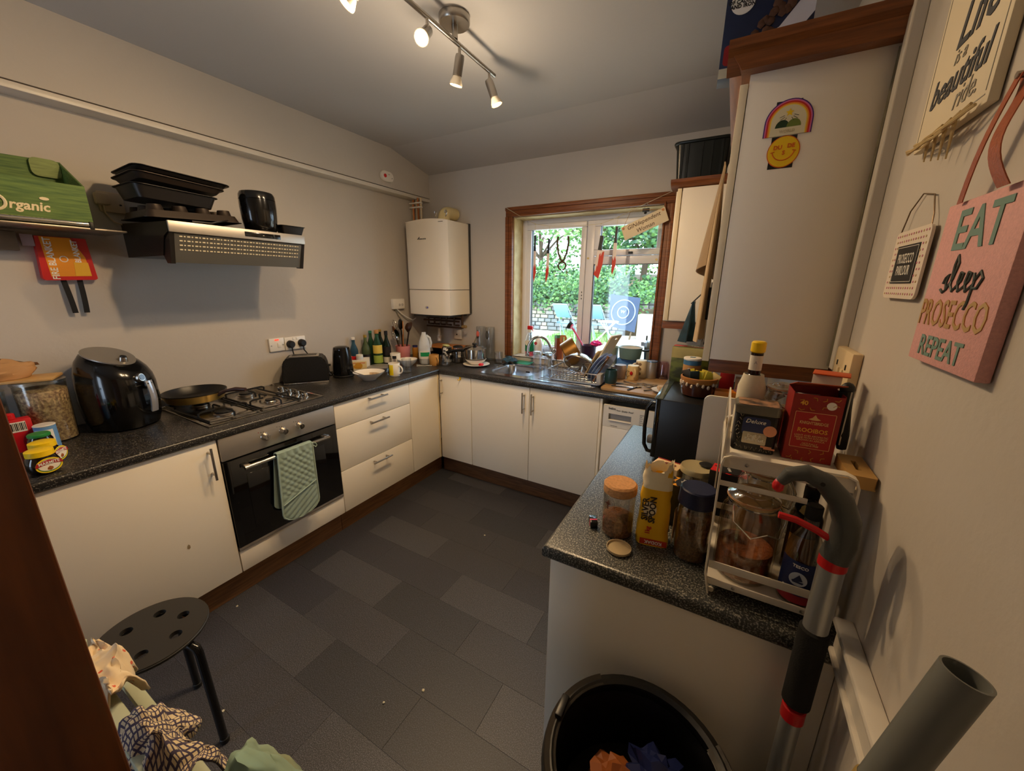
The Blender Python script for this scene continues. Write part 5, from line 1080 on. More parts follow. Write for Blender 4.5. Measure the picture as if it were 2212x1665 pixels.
bc_ = thing('bulldog_clip', 'black clip holding the hanging sign on the string', 'clip', (1.977, -.039, 2.095)); part(bc_, 'jaw', box((0, 0, -.043), (.045, .012, .022), .002), BLACKM); part(bc_, 'wire_loop', tube([(-.010, 0, -.032), (-.010, 0, -.008), (0, 0, .002), (.010, 0, -.008), (.010, 0, -.032)], .0015, 5), NICKEL); part(bc_, 'knob', blob((-.002, 0, -.060), (.010, .008, .008), 2, 0, 1), BLACKM)
sgn = thing('hanging_sign', 'cream wooden sign reading GINdependent Woman hung aslant at the window', 'sign', (1.977, -.052, 1.963), rot=(0, math.radians(-22.5), 0))
part(sgn, 'board', box((0, 0, 0), (.298, .008, .092), .002), mat('sign_cream', (228, 212, 178), .6, var=.06, vs=8))
BRN = mat('sign_brown', (96, 70, 44), .6)
text(sgn, 'GINdependent', .037, BRN, (0, -.0045, .020), shear=.25, sx=1.0, bold=.0002); text(sgn, 'Woman', .037, BRN, (.0, -.0045, -.022), shear=.25, bold=.0002)
for s in (-1, 1): part(sgn, 'wooden_bead', cyl(.008, .004, 12, m=T(s*.135, -.004, .032) @ RX(PI/2)), WOODU)
part(sgn, 'cord', tube([(-.135, -.006, .034), (-.052, .006, .125), (.135, -.006, .034)], .0014, 5), mat('jute', (170, 130, 84), .9))
# ------------------------------------------------------------------ wall cabinets on the right
wc = thing('wall_cabinet', 'cream wall cabinet on the right wall with patches on its end panel', 'wall cabinet', (0, 0, 0))
part(wc, 'end_panel', box((2.6685, -1.591, 1.719), (.287, .018, .738), .001), UNIT)
part(wc, 'far_end_panel', box((2.6685, -.345, 1.719), (.287, .018, .738), .001), UNIT)
part(wc, 'top_board', box((2.677, -.968, 2.079), (.303, 1.228, .018)), UNIT); part(wc, 'bottom_board', box((2.677, -.968, 1.361), (.303, 1.228, .018)), UNIT)
part(wc, 'back_board', box((2.822, -.968, 1.719), (.010, 1.25, .736)), CARCASS)
EDGE = mat('pale_edge_trim', (236, 220, 186), .4)
for i, (a, b) in enumerate(((-1.600, -1.18), (-1.178, -.76), (-.758, -.34))):
    d = part(wc, 'door', box((2.514, (a+b)/2, 1.706), (.019, b-a-.003, .728), .002), UNIT)
    if i == 0: part(d, 'edge_trim', box((2.514, a-.0005, 1.706), (.0185, .003, .726), .001), EDGE)
co_ = part(wc, 'cornice', prism([(2.505, 2.088), (2.83, 2.088), (2.83, 2.152), (2.470, 2.152), (2.470, 2.132), (2.482, 2.124), (2.496, 2.104)], 1.29, m=Matrix(((1, 0, 0, 0), (0, 0, 1, -1.635), (0, 1, 0, 0), (0, 0, 0, 1)))), PINE)
part(co_, 'end_return', prism([(-1.602, 2.090), (-1.625, 2.100), (-1.632, 2.122), (-1.648, 2.134), (-1.648, 2.154), (-1.602, 2.154)], .346, m=Matrix(((0, 0, 1, 2.470), (1, 0, 0, 0), (0, 1, 0, 0), (0, 0, 0, 1)))), PINE_X)
part(wc, 'pelmet', box((2.675, -1.566, 1.328), (.30, .020, .045), .003), PINE_X)
part(wc, 'sealant', tube([(2.812, -1.603, 1.36), (2.814, -1.604, 1.6), (2.811, -1.603, 1.8), (2.813, -1.604, 2.08)], .006, 6), mat('grubby_sealant', (120, 112, 92), .8, var=.4, vs=30))
# patches stuck on the end panel
def patch_strip(): return box((2.619, -1.6008, 1.939), (.054, .0012, .154))
rb = thing('rainbow_patch', 'rainbow arch patch with a star over green hills on the cabinet end', 'patch', (2.624, -1.6015, 1.936))
part(rb, 'backing_strip', box((-.004, .0008, .042), (.054, .0012, .072)), BLACKM)
for i, (c, r) in enumerate((((70, 44, 120), .0510), ((214, 110, 160), .0485), ((206, 44, 40), .0455), ((236, 140, 40), .0420), ((240, 206, 70), .0390), ((226, 214, 176), .0365))):
    part(rb, 'band', prism([(r*math.cos(a), .030+r*math.sin(a)) for a in [PI*k/24 for k in range(25)]]+[(-r, 0), (r, 0)], .0012+.0003*i, m=RX(PI/2)), mat('patch_%d' % i, c, .7))
for x, c in ((-.012, (36, 60, 34)), (.012, (110, 124, 52))): part(rb, 'hill', prism([(x-.015, .018)]+[(x+.015*math.cos(a), .018+.017*math.sin(a)) for a in [PI-PI*k/12 for k in range(13)]], .0032+(.0003 if x > 0 else 0), m=RX(PI/2)), mat('hill_%d' % (x > 0), c, .7))
part(rb, 'star', prism([((.009 if k % 2 == 0 else .004)*math.sin(PI*k/5), .050+(.009 if k % 2 == 0 else .004)*math.cos(PI*k/5)) for k in range(10)], .0032, m=RX(PI/2)), YLID)
for a in (-1.1, -.7, -.35, .35, .7, 1.1): part(rb, 'ray', tube([(.010*math.sin(a*1.6), -.0032, .050-.012*math.cos(a)), (.020*math.sin(a*1.6), -.0032, .050-.020*math.cos(a))], .0005, 4), INK)
text(rb, 'WORLD', .009, mat('patch_faint', (200, 186, 146), .7), (0, -.003, .009))
sm = thing('smile_patch', 'yellow oval smiling patch lettered DUDES below the rainbow patch', 'patch', (2.6235, -1.6015, 1.899))
part(sm, 'backing_strip', box((-.002, .0008, -.001), (.054, .0012, .074)), BLACKM)
ORG = mat('patch_orange', (214, 96, 24), .7)
part(sm, 'rim', prism(circ(.0375, 36, 0, 0, .94, .98), .0012, m=RX(PI/2)), ORG); part(sm, 'face', prism(circ(.0355, 36, 0, 0, .94, .98), .0018, m=RX(PI/2)), mat('patch_yellow', (244, 200, 26), .7))
text(sm, 'DU', .013, ORG, (-.013, -.0022, .010), bold=.0004); text(sm, 'DE', .013, ORG, (.015, -.0022, .012), bold=.0004); text(sm, 'S', .013, ORG, (.001, -.0022, -.003), bold=.0004)
part(sm, 'smile', tube([(.024*math.sin(a), -.0022, .004-.024*math.cos(a)) for a in [-1.35+2.7*k/14 for k in range(15)]], .0012, 5), ORG)
for s in (-1, 1): part(sm, 'smile_end', tube([(s*.019, -.0022, .0015), (s*.027, -.0022, -.0015+.001)], .0011, 5), ORG)
# corner cabinet by the window
cc = thing('wall_cabinet', 'cream corner wall cabinet right of the window', 'wall cabinet', (0, 0, 0))
part(cc, 'body', box((2.345, -.155, 1.722), (.30, .29, .744), .001), UNIT)
part(cc, 'door', box((2.362, -.311, 1.730), (.262, .018, .752), .002), UNIT); part(cc, 'side_strip', box((2.214, -.308, 1.730), (.022, .02, .752), .001), EDGE)
part(cc, 'cornice', prism([(-.300, 2.108), (-.325, 2.112), (-.345, 2.128), (-.352, 2.138), (-.352, 2.150), (-.0, 2.150), (-.0, 2.108)], .33, m=Matrix(((0, 0, 1, 2.165), (1, 0, 0, 0), (0, 1, 0, 0), (0, 0, 0, 1)))), PINE_X)
part(cc, 'pelmet', box((2.345, -.295, 1.325), (.30, .018, .045), .003), PINE_X)
# things on top of the cabinets
CRATE = mat('black_crate_plastic', (22, 26, 24), .28)
cr = thing('storage_crate', 'glossy black plastic crate on top of the corner cabinet', 'crate', (2.305, -.165, 2.1515))
def frus(w0, d0, w1, d1, h, th):
    t = B(); lo_ = [t.verts.new((x, y, 0)) for x, y in rrect(w0, d0, .02, 4)]; hi_ = [t.verts.new((x, y, h)) for x, y in rrect(w1, d1, .025, 4)]
    hi2 = [t.verts.new((x, y, h)) for x, y in rrect(w1-2*th, d1-2*th, .022, 4)]; lo2 = [t.verts.new((x, y, th)) for x, y in rrect(w0-2*th, d0-2*th, .018, 4)]; n = len(lo_)
    for a, b in ((lo_, hi_), (hi_, hi2), (hi2, lo2)):
        for i in range(n): t.faces.new((a[i], a[(i+1) % n], b[(i+1) % n], b[i]))
    t.faces.new(lo_); t.faces.new(lo2); bmesh.ops.recalc_face_normals(t, faces=t.faces); return t
part(cr, 'shell', frus(.245, .27, .275, .30, .19, .004), CRATE)
part(cr, 'rim', tube([(x, y, .19) for x, y in rrect(.285, .31, .03, 5)], .008, 8, closed=True), CRATE)
for x in (-.10, -.072, .0, .05, .10): part(cr, 'rib', sheet(lambda a, b, x=x: (x-.006+.012*a, -.136-.015*b-.003, .005+.175*b), 2, 4, .004), CRATE)
single('game_box', 'dark purple game box leaning behind the black crate', 'box', box((0, 0, .09), (.04, .18, .18), .002), mat('purple_print', (50, 40, 62), .45, var=.4, vs=18, col2=(24, 22, 30)), (2.508, -.19, 2.155), rot=(0, math.radians(16), 0))
single('book', 'white-edged hardback lying beside the black crate', 'book', box((0, 0, .018), (.10, .08, .035), .002), mat('book_white', (206, 200, 190), .6), (2.495, -.335, 2.1525), .1)
# cereal box on the right wall cabinet
cb = thing('cereal_box', 'dark blue chocolate cereal box standing on the right wall cabinet', 'cereal box', (2.543, -1.440, 2.155), math.radians(5))
part(cb, 'carton', box((0, .0325, .15), (.215, .065, .30), .001), mat('cereal_navy', (14, 22, 42), .45, var=.35, vs=7, col2=(26, 44, 84)))
part(cb, 'lower_panel', box((0, -.0006, .012), (.215, .002, .024)), mat('cereal_cream', (196, 192, 170), .5))
badge = part(cb, 'badge', cyl(.030, .0014, 28, m=T(-.066, -.0002, .178) @ RX(PI/2)), WTXT)
text(badge, 'SOURCE\nOF CALCIUM\nAND IRON', .0125, INK, (-.066, -.002, .179), bold=.0004, ls=.85)
part(cb, 'milk_splash', prism([(-.02, .075), (.03, .055), (.07, .075), (.107, .12), (.107, .20), (.07, .15), (.03, .10)], .0012, m=RX(PI/2)), mat('milk_white', (216, 214, 222), .5))
CHOC = mat('choc_ball', (96, 62, 44), .7, var=.4, vs=60)
for i in range(26):
    a = i*2.4; k = (i % 9)/9
    part(cb, 'choc_ball', blob((-.015+.10*k+.014*math.cos(a), -.003, .085+.13*k+.022*math.sin(a)), (.012, .005, .012), 1, .06, i), CHOC)
part(cb, 'red_can', prism(rrect(.05, .05, .01, 3, -.075, .055), .0014, m=RX(PI/2)), mat('print_red', (150, 30, 34), .5))
# towels hanging in front of the right cabinets
TOW = mat('tan_towel', (160, 132, 96), .95, var=.12, vs=200, bump=.3, bs=300, sheen=.3)
def drape(x0, y0, z0, w, h, amp, n, taper=1.0, low=0):
    def fn(a, b):
        s = (a-.5)*w*(1-(1-taper)*(1-b)); return (x0+amp*math.sin(a*n*PI)*b-.01*b, y0+s, z0-h*b-low*(abs(a-.5)*2)*b)
    return fn
t = thing('tea_towel', 'tan towel hung from the cabinet doors', 'towel', (0, 0, 0)); part(t, 'cloth', sheet(drape(2.470, -1.08, 2.0, .30, .42, -.035, 3, .25, -.06), 24, 20, .004), TOW); part(t, 'fold', sheet(drape(2.478, -1.22, 1.98, .18, .62, -.015, 2, .4), 14, 16, .004), mat('tan_towel_light', (186, 160, 124), .95, bump=.3, bs=300))
t = thing('oven_glove', 'dark blue-green patterned glove hanging below the tan towel', 'oven glove', (0, 0, 0)); part(t, 'cloth', sheet(drape(2.425, -1.06, 1.50, .12, .17, -.03, 3, .5), 14, 12, .008), mat('peacock_cloth', (24, 66, 84), .9, var=.5, vs=30, col2=(14, 34, 44), sheen=.2)); part(t, 'hook', tube([(2.47, -1.05, 1.56), (2.44, -1.055, 1.525), (2.41, -1.06, 1.49)], .003, 6), BLACKM)
t = thing('tea_towel', 'white towel with dark line pattern hanging behind the blue glove', 'towel', (0, 0, 0)); part(t, 'cloth', sheet(drape(2.478, -.98, 1.58, .10, .27, -.012, 3, .7), 12, 14, .003), mat('line_cloth', (206, 196, 180), .9, var=.95, vs=45, col2=(70, 66, 62), stretch=(1, 1, .3)))
single('towel_rod', 'thin black rail end in front of the cabinet door', 'rail', tube([(2.485, -1.24, 1.56), (2.485, -1.24, 1.44)], .006, 8), BLACKM)

# ------------------------------------------------------------------ microwave and what stands on it
MB = mat('microwave_black', (24, 23, 22), .35); mw = thing('microwave', 'black microwave with a bar handle, facing left on the right worktop', 'microwave', (0, 0, TOP))
part(mw, 'body', box((2.565, -1.225, .132), (.37, .45, .237), .004), MB)
dr_ = part(mw, 'door', box((2.372, -1.255, .132), (.018, .385, .235), .004), BLACKGLASS); part(dr_, 'top_trim', box((2.374, -1.225, .2505), (.03, .448, .004), .001), mat('mirror_trim', (90, 104, 104), .12, .6))
hn = part(dr_, 'handle', tube([(2.372, -1.425, .228), (2.348, -1.425, .225), (2.334, -1.425, .205), (2.330, -1.425, .13), (2.334, -1.425, .055), (2.348, -1.425, .030), (2.372, -1.425, .028)], .0075, 12), BLACK)
part(mw, 'control_panel', box((2.372, -1.03, .132), (.016, .062, .235), .003), BLACK); part(mw, 'dial', cyl(.018, .022, 20, .003, m=T(2.364, -1.405, .072) @ RY(-PI/2)), NICKEL)
for x, y in ((2.42, -1.41), (2.71, -1.41), (2.42, -1.04), (2.71, -1.04)): part(mw, 'foot', cyl(.012, .014, 12, m=T(x, y, .0005)), BLACKM)
part(mw, 'vent_panel', box((2.52, -1.4502, .16), (.002, .002, .10)), BLACKM)
MT_ = TOP+.2515
pot = thing('sachet_pot', 'brown glazed pot with a cream drip rim full of sachets on the microwave', 'pot', (2.492, -1.315, MT_))
part(pot, 'pot', vessel([(.050, 0), (.056, .004), (.060, .030), (.060, .056), (.064, .066), (.064, .070)], .004, 36), mat('brown_glaze', (74, 36, 24), .2, coat=.4))
part(pot, 'drip_rim', lathe([(.0612, .052+0), (.0652, .064), (.0655, .072), (.060, .073)], 40), mat('amber_rim', (176, 116, 56), .3))
for i in range(20):
    a = 2*PI*i/20; part(pot, 'drip', blob((.0618*math.cos(a), .0618*math.sin(a), .053-.005*(i % 3)), (.006, .006, .009), 1, .1, i), mat('cream_drip', (206, 186, 160), .4))
SACH = [((34, 28, 26), 'black'), ((236, 214, 60), 'yellow'), ((40, 60, 62), 'dark teal'), ((226, 206, 40), 'bright yellow'), ((240, 222, 90), 'pale yellow'), ((214, 196, 60), 'mustard yellow'), ((230, 200, 120), 'cream')]
for i, (c, nm) in enumerate(SACH):
    a = -.9+i*.95; x = -.036+.012*i
    single('sachet', '%s paper tea sachet standing in the brown pot' % nm, 'sachet', box((0, 0, .03), (.034, .006, .058), .002), mat('sachet_%d' % i, c, .5, var=.25, vs=40), (2.492+x, -1.315+.018*math.sin(i*2.1), MT_+.036), rot=(math.radians(-12+6*(i % 4)), math.radians(-22+8*i), math.radians(20*((i % 3)-1))), group='tea sachets in the brown pot')
tb = thing('tea_box', 'green landscape-printed tea box with a red band on the microwave', 'tea box', (2.440, -1.095, MT_), math.radians(-4))
part(tb, 'carton', box((0, 0, .076), (.145, .085, .152), .001), mat('landscape_green', (112, 122, 48), .5, var=.85, vs=13, col2=(62, 66, 34), stretch=(1, 1, 2)))
part(tb, 'sky_panel', box((0, -.0430, .128), (.1455, .0012, .046)), mat('landscape_cream', (214, 196, 120), .5, var=.3, vs=12)); part(tb, 'red_band', box((0, 0, .1525), (.1455, .035, .001)), mat('tea_red', (196, 50, 40), .5)); tl = part(tb, 'name_panel', box((.01, 0, .1532), (.06, .03, .001)), mat('tea_grey', (150, 140, 120), .5))
text(tl, 'TEA', .018, WTXT, (.01, 0, .1542), rot=(0, 0, 0))
sd = thing('seasoning_drum', 'orange-brown drum with a blue and white lid before the tea box', 'drum', (2.455, -1.215, MT_)); part(sd, 'drum', cyl(.033, .098, 28, .002), mat('drum_orange', (190, 140, 84), .5, var=.3, vs=20)); part(sd, 'blue_ring', cyl(.0335, .018, 28, .001, m=T(0, 0, .098)), mat('drum_blue', (60, 110, 150), .4)); part(sd, 'lid', cyl(.034, .010, 28, .002, m=T(0, 0, .116)), WHITEP); part(sd, 'flap', box((0, 0, .1265), (.02, .016, .002)), mat('flap_blue', (90, 130, 160), .4)); part(sd, 'emblem', cyl(.009, .001, 14, m=T(-.006, -.0333, .078) @ RX(PI/2)), WTXT)
for x, y, hgt, c, lb in ((2.585, -1.19, .075, (176, 34, 40), 'red spice box beside the brown pot'), (2.640, -1.20, .060, (186, 150, 116), 'tan folded card box beside the red spice box'), (2.60, -1.31, .030, (226, 130, 30), 'flat orange packet at the back of the microwave')):
    single('spice_box', lb, 'box', box((0, 0, hgt/2), (.05 if hgt > .05 else .10, .05, hgt), .002), mat('spicebox_%d' % int(x*1000), c, .5), (x, y, MT_))
single('wrapped_sweets', 'purple plastic-wrapped packet on top of the boxes by the cabinet', 'packet', blob((0, 0, .03), (.075, .04, .028), 3, .15, 9), mat('purple_film', (120, 84, 96), .25), (2.685, -1.30, MT_+.002))
# white board standing behind the rack
single('chopping_board', 'white plastic chopping board standing between microwave and rack', 'chopping board', prism(rrect(.25, .335, .02), .008, m=RX(PI/2+.05)), mat('white_board', (222, 212, 192), .45), (2.652, -1.615, TOP+.1685))
# ------------------------------------------------------------------ white two-tier rack
RACK = mat('white_powder_coat', (232, 224, 208), .35)
rk = thing('spice_rack', 'white metal two-tier rack by the right wall, filled with jars', 'rack', (0, 0, TOP))
def hoop(y):
    pts = [(2.600, y, .002), (2.5895, y, .05), (2.587, y, .31), (2.590, y, .325), (2.603, y, .332), (2.780, y, .336), (2.794, y, .330), (2.799, y, .316), (2.806, y, .05), (2.804, y, .002)]
    return pts
for y in (-2.068, -1.800): part(rk, 'hoop', tube(hoop(y), .003, flat=(.010, .0018)), RACK)
part(rk, 'upper_shelf', box((2.693, -1.934, .309), (.208, .266, .003), .001), RACK); part(rk, 'lower_shelf', box((2.697, -1.934, .024), (.204, .266, .003), .001), RACK)
for y in (-2.068, -1.800):
    part(rk, 'upper_rail', box((2.693, y, .316), (.206, .003, .026), .001), RACK); part(rk, 'lower_rail', box((2.697, y, .072), (.207, .003, .018), .001), RACK)
    part(rk, 'shelf_lip', box((2.697, y, .030), (.205, .003, .016), .001), RACK); part(rk, 'middle_rail', box((2.662, y, .267), (.146, .003, .011), .001), RACK)
part(rk, 'side_plate', plate(rrect(.270, .118, .018, 4, -1.934, .352), [rrect(.225, .075, .014, 4, -1.934, .360)], .003, m=Matrix(((0, 0, 1, 2.586), (1, 0, 0, 0), (0, 1, 0, 0), (0, 0, 0, 1)))), RACK)
for x, z in ((2.63, .316), (2.765, .318), (2.645, .030), (2.765, .030)): part(rk, 'rivet', blob((x, -2.071, z), (.004, .002, .004), 1, 0, 1), NICKEL)
for y in (-2.06, -1.81):
    for x in (2.605, 2.797): part(rk, 'foot', cyl(.006, .006, 10, m=T(x, y, 0)), RACK)
US = TOP+.311; LS = TOP+.026
# upper shelf
tn = thing('tea_tin', 'black floral tea tin lettered Deluxe on the upper shelf of the rack', 'tin', (2.641, -1.945, US))
TINB = mat('tin_black', (18, 19, 24), .3); SILV = mat('tin_silver', (170, 164, 150), .25, .8)
part(tn, 'body', prism(rrect(.080, .066, .010), .082, bev=.001), TINB); lid = part(tn, 'lid', prism(rrect(.083, .069, .011), .020, m=T(0, 0, .083), bev=.002), mat('tin_lid', (120, 118, 108), .3, .7)); part(lid, 'lid_print', prism(rrect(.074, .060, .009), .001, m=T(0, 0, .103)), mat('lid_floral', (64, 58, 54), .4, var=.8, vs=45, col2=(170, 130, 100)))
bl_ = part(tn, 'blue_panel', prism(rrect(.050, .040, .008, 4, .0, .058), .0008, m=T(0, -.033, 0) @ RX(PI/2)), mat('tin_blue', (36, 48, 92), .4)); text(bl_, 'Deluxe', .0125, WTXT, (-.002, -.0342, .069), shear=.3)
pl_ = part(tn, 'name_plate', prism(rrect(.044, .026, .002, 2, .0, .032), .0010, m=T(0, -.033, 0) @ RX(PI/2)), SILV); text(pl_, 'English\nBreakfast', .0095, WTXT, (0, -.0345, .033), ls=.8); part(tn, 'biscuit', prism(circ(.012, 18, .026, .052), .0013, m=T(0, -.033, 0) @ RX(PI/2)), mat('biscuit', (216, 150, 116), .6))
for i in range(9): part(tn, 'flower_scroll', tube([(-.034+.003*math.sin(i)+.0015*k, -.0336, .012+.0085*i+.003*math.sin(k*1.3+i)) for k in range(5)], .0006, 4), SILV)
for i in range(7): part(tn, 'flower_scroll', tube([(-.024+.009*i+.0015*k, -.0336, .008+.004*math.sin(k*1.5+i)) for k in range(5)], .0006, 4), SILV)
for dx in (0, .006): part(tn, 'stick', box((.024+dx, -.0337, .016-dx*.5), (.020, .0008, .0035)), mat('biscuit', (216, 150, 116), .6))
rt = thing('rooibos_box', 'red rooibos tea carton with its top torn open on the rack', 'tea box', (2.735, -1.942, US+.0008), math.radians(2))
REDC = mat('rooibos_red', (150, 34, 30), .45, var=.15, vs=8); KRAFT = mat('card_inside', (120, 86, 60), .7)
for nm, c, s in (('front_wall', (0, -.033, .070), (.082, .0012, .140)), ('back_wall', (0, .033, .072), (.082, .0012, .144)), ('side_wall', (-.0405, 0, .071), (.0012, .066, .142)), ('side_wall', (.0405, 0, .071), (.0012, .066, .142)), ('bottom', (0, 0, .001), (.082, .066, .0012))): part(rt, nm, box(c, s), REDC)
part(rt, 'lid_flap', box((0, -.034, 0), (.080, .068, .0012), m=T(0, .033, .144) @ RX(math.radians(-16))), mat('rooibos_orange', (196, 84, 40), .5)); part(rt, 'inner_liner', box((-.01, .010, .085), (.05, .03, .09), .004), mat('liner_white', (200, 206, 214), .6))
fr = part(rt, 'frame_line', plate(rrect(.066, .076, .001, 1, 0, .066), [rrect(.0645, .0745, .001, 1, 0, .066)], .0005, m=T(0, -.0337, 0) @ RX(PI/2)), mat('gold_print', (222, 180, 120), .5)); part(rt, 'panel', prism(rrect(.0644, .0744, .001, 1, 0, .066), .0003, m=T(0, -.0337, 0) @ RX(PI/2)), mat('rooibos_panel', (166, 30, 34), .45))
GP_ = mat('gold_print', (222, 180, 120), .5)
text(fr, 'KNIGHTSBRIDGE', .0085, GP_, (0, -.0342, .082), sx=.72, bold=.0001); text(fr, 'ROOIBOS', .0120, mat('gold_print2', (226, 170, 60), .5), (0, -.0342, .066), sx=.95, bold=.0002); text(fr, 'LIGHT AND AROMATIC\nMADE FROM ROOIBOS\nGROWN IN AFRICA', .0052, GP_, (0, -.0342, .050), ls=.9); text(fr, 'NATURALLY\nCAFFEINE FREE', .0045, GP_, (0, -.0342, .036), ls=.9)
part(fr, 'crest', prism([(-.010, .090), (-.004, .0935), (0, .100), (.004, .0935), (.010, .090), (.004, .0885), (-.004, .0885)], .0005, m=T(0, -.0342, 0) @ RX(PI/2)), GP_)
text(rt, '40', .0125, mat('gold_print2', (226, 170, 60), .5), (-.022, -.0342, .122), bold=.0003); part(rt, 'round_seal', cyl(.008, .0006, 20, m=T(.022, -.0337, .121) @ RX(PI/2)), WTXT)
for i in range(16):
    a = i*1.7; x = -.034+.068*((i*7) % 16)/15; z = .110+.026*((i*5) % 7)/7 if i % 2 else .004+.018*((i*5) % 7)/7
    part(rt, 'leaf_print', tube([(x, -.0340, z), (x+.006*math.cos(a), -.0340, z+.005*math.sin(a)), (x+.010*math.cos(a+.6), -.0340, z+.008*math.sin(a+.6))], .0008, 4), mat('leaf_gold', (190, 130, 40), .5))
an = thing('bitters_bottle', 'bitters bottle in a white paper wrap with a yellow cap', 'bottle', (2.628, -1.868, US), toward(2.63, -1.87))
part(an, 'bottle', lathe([(0, 0), (.0265, 0), (.0275, .003), (.0275, .120), (.020, .140), (.0125, .150), (.0125, .200), (0, .200)], 28), mat('bitters_brown', (40, 20, 14), .12)); part(an, 'paper_wrap', lathe([(.0278, .004), (.0285, .004), (.0285, .120), (.0225, .141), (.0205, .150), (.0198, .150), (.0218, .141), (.0278, .119)], 28), mat('newsprint', (214, 204, 182), .7, var=.1, vs=60)); part(an, 'neck_label', cyl(.0130, .034, 20, m=T(0, 0, .160)), WLAB); part(an, 'cap', cyl(.0150, .026, 20, .003, m=T(0, 0, .200)), YLID)
text(an, 'ANGOSTURA', .0095, INK, (0, 0, .085), bend=.0286, bold=.0003); text(an, 'aromatic bitters', .005, INK, (0, 0, .070), bend=.0286); text(an, 'A', .010, mat('print_grey', (150, 150, 150), .5), (0, 0, .178), bend=.0132)
def clip_jar(label, loc, r, h, fillm=None, fillh=0, rz=0, lid=GLASS):
    t = thing('clip_top_jar', label, 'jar', loc, rz)
    part(t, 'glass', vessel([(r*.92, 0), (r, .006), (r, h*.70), (r*.93, h*.78), (r*.80, h*.84), (r*.80, h*.88), (r*.86, h*.89), (r*.86, h*.91)], .0035, 36), JARG)
    if fillm: part(t, 'contents', lathe([(0, .006), (r*.90, .006), (r*.94, h*fillh*.8), (r*.93, h*fillh), (r*.4, h*fillh+.006), (0, h*fillh-.004)], 32), fillm)
    l = part(t, 'lid', lathe([(0, h), (r*.35, h), (r*.38, h-.003), (r*.60, h-.003), (r*.63, h-.006), (r*.86, h*.935), (r*.88, h*.92), (0, h*.92)], 36), LIDGL)
    part(t, 'seal', lathe([(r*.84, h*.905), (r*.88, h*.905), (r*.88, h*.925), (r*.84, h*.925)], 36), mat('orange_rubber', (196, 150, 110), .6))
    part(t, 'wire_bail', tube([(-r*.82, -r*.2, h*.86), (-r*.95, -r*.55, h*.72), (-r*.5, -r*.98, h*.60), (0, -r*1.05, h*.66), (r*.5, -r*.98, h*.60), (r*.95, -r*.55, h*.72), (r*.82, -r*.2, h*.86)], .0018, 6), CHROME)
    part(t, 'wire_collar', lathe([(r*.80, h*.855), (r*.825, h*.855), (r*.825, h*.868), (r*.80, h*.868)], 32), CHROME)
    return t
JARG = glass('jar_glass', (246, 244, 238), .02, 1.5, .78); LIDGL = glass('lid_glass', (236, 226, 204), .04, 1.5, .45)
clip_jar('small clip-top jar with an orange seal behind the black tea tin', (2.690, -1.862, US), .036, .135, mat('herb', (150, 120, 70), .8), .5, toward(2.69, -1.86))
bx = thing('tissue_box', 'orange and white carton with blue squares behind the rooibos box', 'carton', (2.735, -1.850, US+.0006), math.radians(-12)); part(bx, 'carton', box((.03, .015, .08), (.05, .04, .16), .001), mat('white_card', (222, 214, 200), .55)); part(bx, 'blue_grid', box((.03, -.0055, .07), (.046, .001, .11)), mat('blue_check', (120, 176, 214), .5, var=.4, vs=30)); part(bx, 'orange_flap', box((.036, .012, .163), (.064, .05, .003), .001), mat('rooibos_orange', (196, 84, 40), .5))
kb = thing('knife_block', 'small slotted wooden block at the wall end of the rack', 'knife block', (2.806, -2.005, US), math.radians(0)); part(kb, 'block', plate(rrect(.040, .105, .004), [rrect(.008, .045, .002, 2)], .022), mat('block_wood', (186, 146, 84), .5, var=.15, vs=8))
part(kb, 'base', box((0, 0, -.001), (.040, .105, .002)), mat('block_wood', (186, 146, 84), .5))
kf = thing('kitchen_knife', 'black-handled knife standing upright in the wooden block', 'knife', (2.790, -1.945, US+.010)); part(kf, 'handle', tube([(.004, 0, .02), (.0, .0, .05), (-.004, .004, .10), (-.008, .006, .138)], [.008, .0115, .0105, .0120], 10), BLACKM); part(kf, 'tang', box((-.003, -.0098, .085), (.0022, .001, .11)), NICKEL); part(kf, 'pommel', blob((-.007, .006, .142), (.0125, .011, .014), 2, .02, 1), BLACKM)
# lower shelf
SUG = mat('brown_sugar', (176, 100, 50), .85, var=.5, vs=60, bump=.5, bs=120)
clip_jar('large clip-top jar with brown sugar on the lower shelf of the rack', (2.660, -1.990, LS), .058, .205, SUG, .34, toward(2.66, -1.99)+.6)
clip_jar('second clip-top jar behind the brown sugar jar', (2.690, -1.865, LS), .058, .225, mat('rice_grain', (196, 170, 130), .8), .5, .4)
rm = thing('rum_bottle', 'dark rum bottle with a blue ship label in the rack', 'bottle', (2.757, -2.030, LS), toward(2.757, -2.03))
part(rm, 'glass', lathe([(0, 0), (.030, 0), (.032, .004), (.032, .115), (.027, .140), (.014, .165), (.0125, .175), (.0125, .205), (0, .205)], 30), JARG); part(rm, 'rum', lathe([(0, .004), (.029, .004), (.0295, .07), (0, .07)], 28), mat('rum', (46, 16, 12), .15)); part(rm, 'cap', cyl(.0140, .030, 18, .002, m=T(0, 0, .190)), BLACKM)
lb = patch(.0322, .030, .105, -PI/2-1.25, -PI/2+1.25, mat('rum_blue', (28, 44, 96), .45), rm, 'label_wrap'); patch(.0323, .012, .030, -PI/2-1.25, -PI/2+1.25, mat('rum_red', (150, 30, 44), .45), rm, 'red_band')
text(lb, 'TESCO', .0085, WTXT, (0, 0, .095), bend=.0328, bold=.0002); text(lb, 'DARK RUM', .0100, WTXT, (0, 0, .040), bend=.0328, bold=.0003)
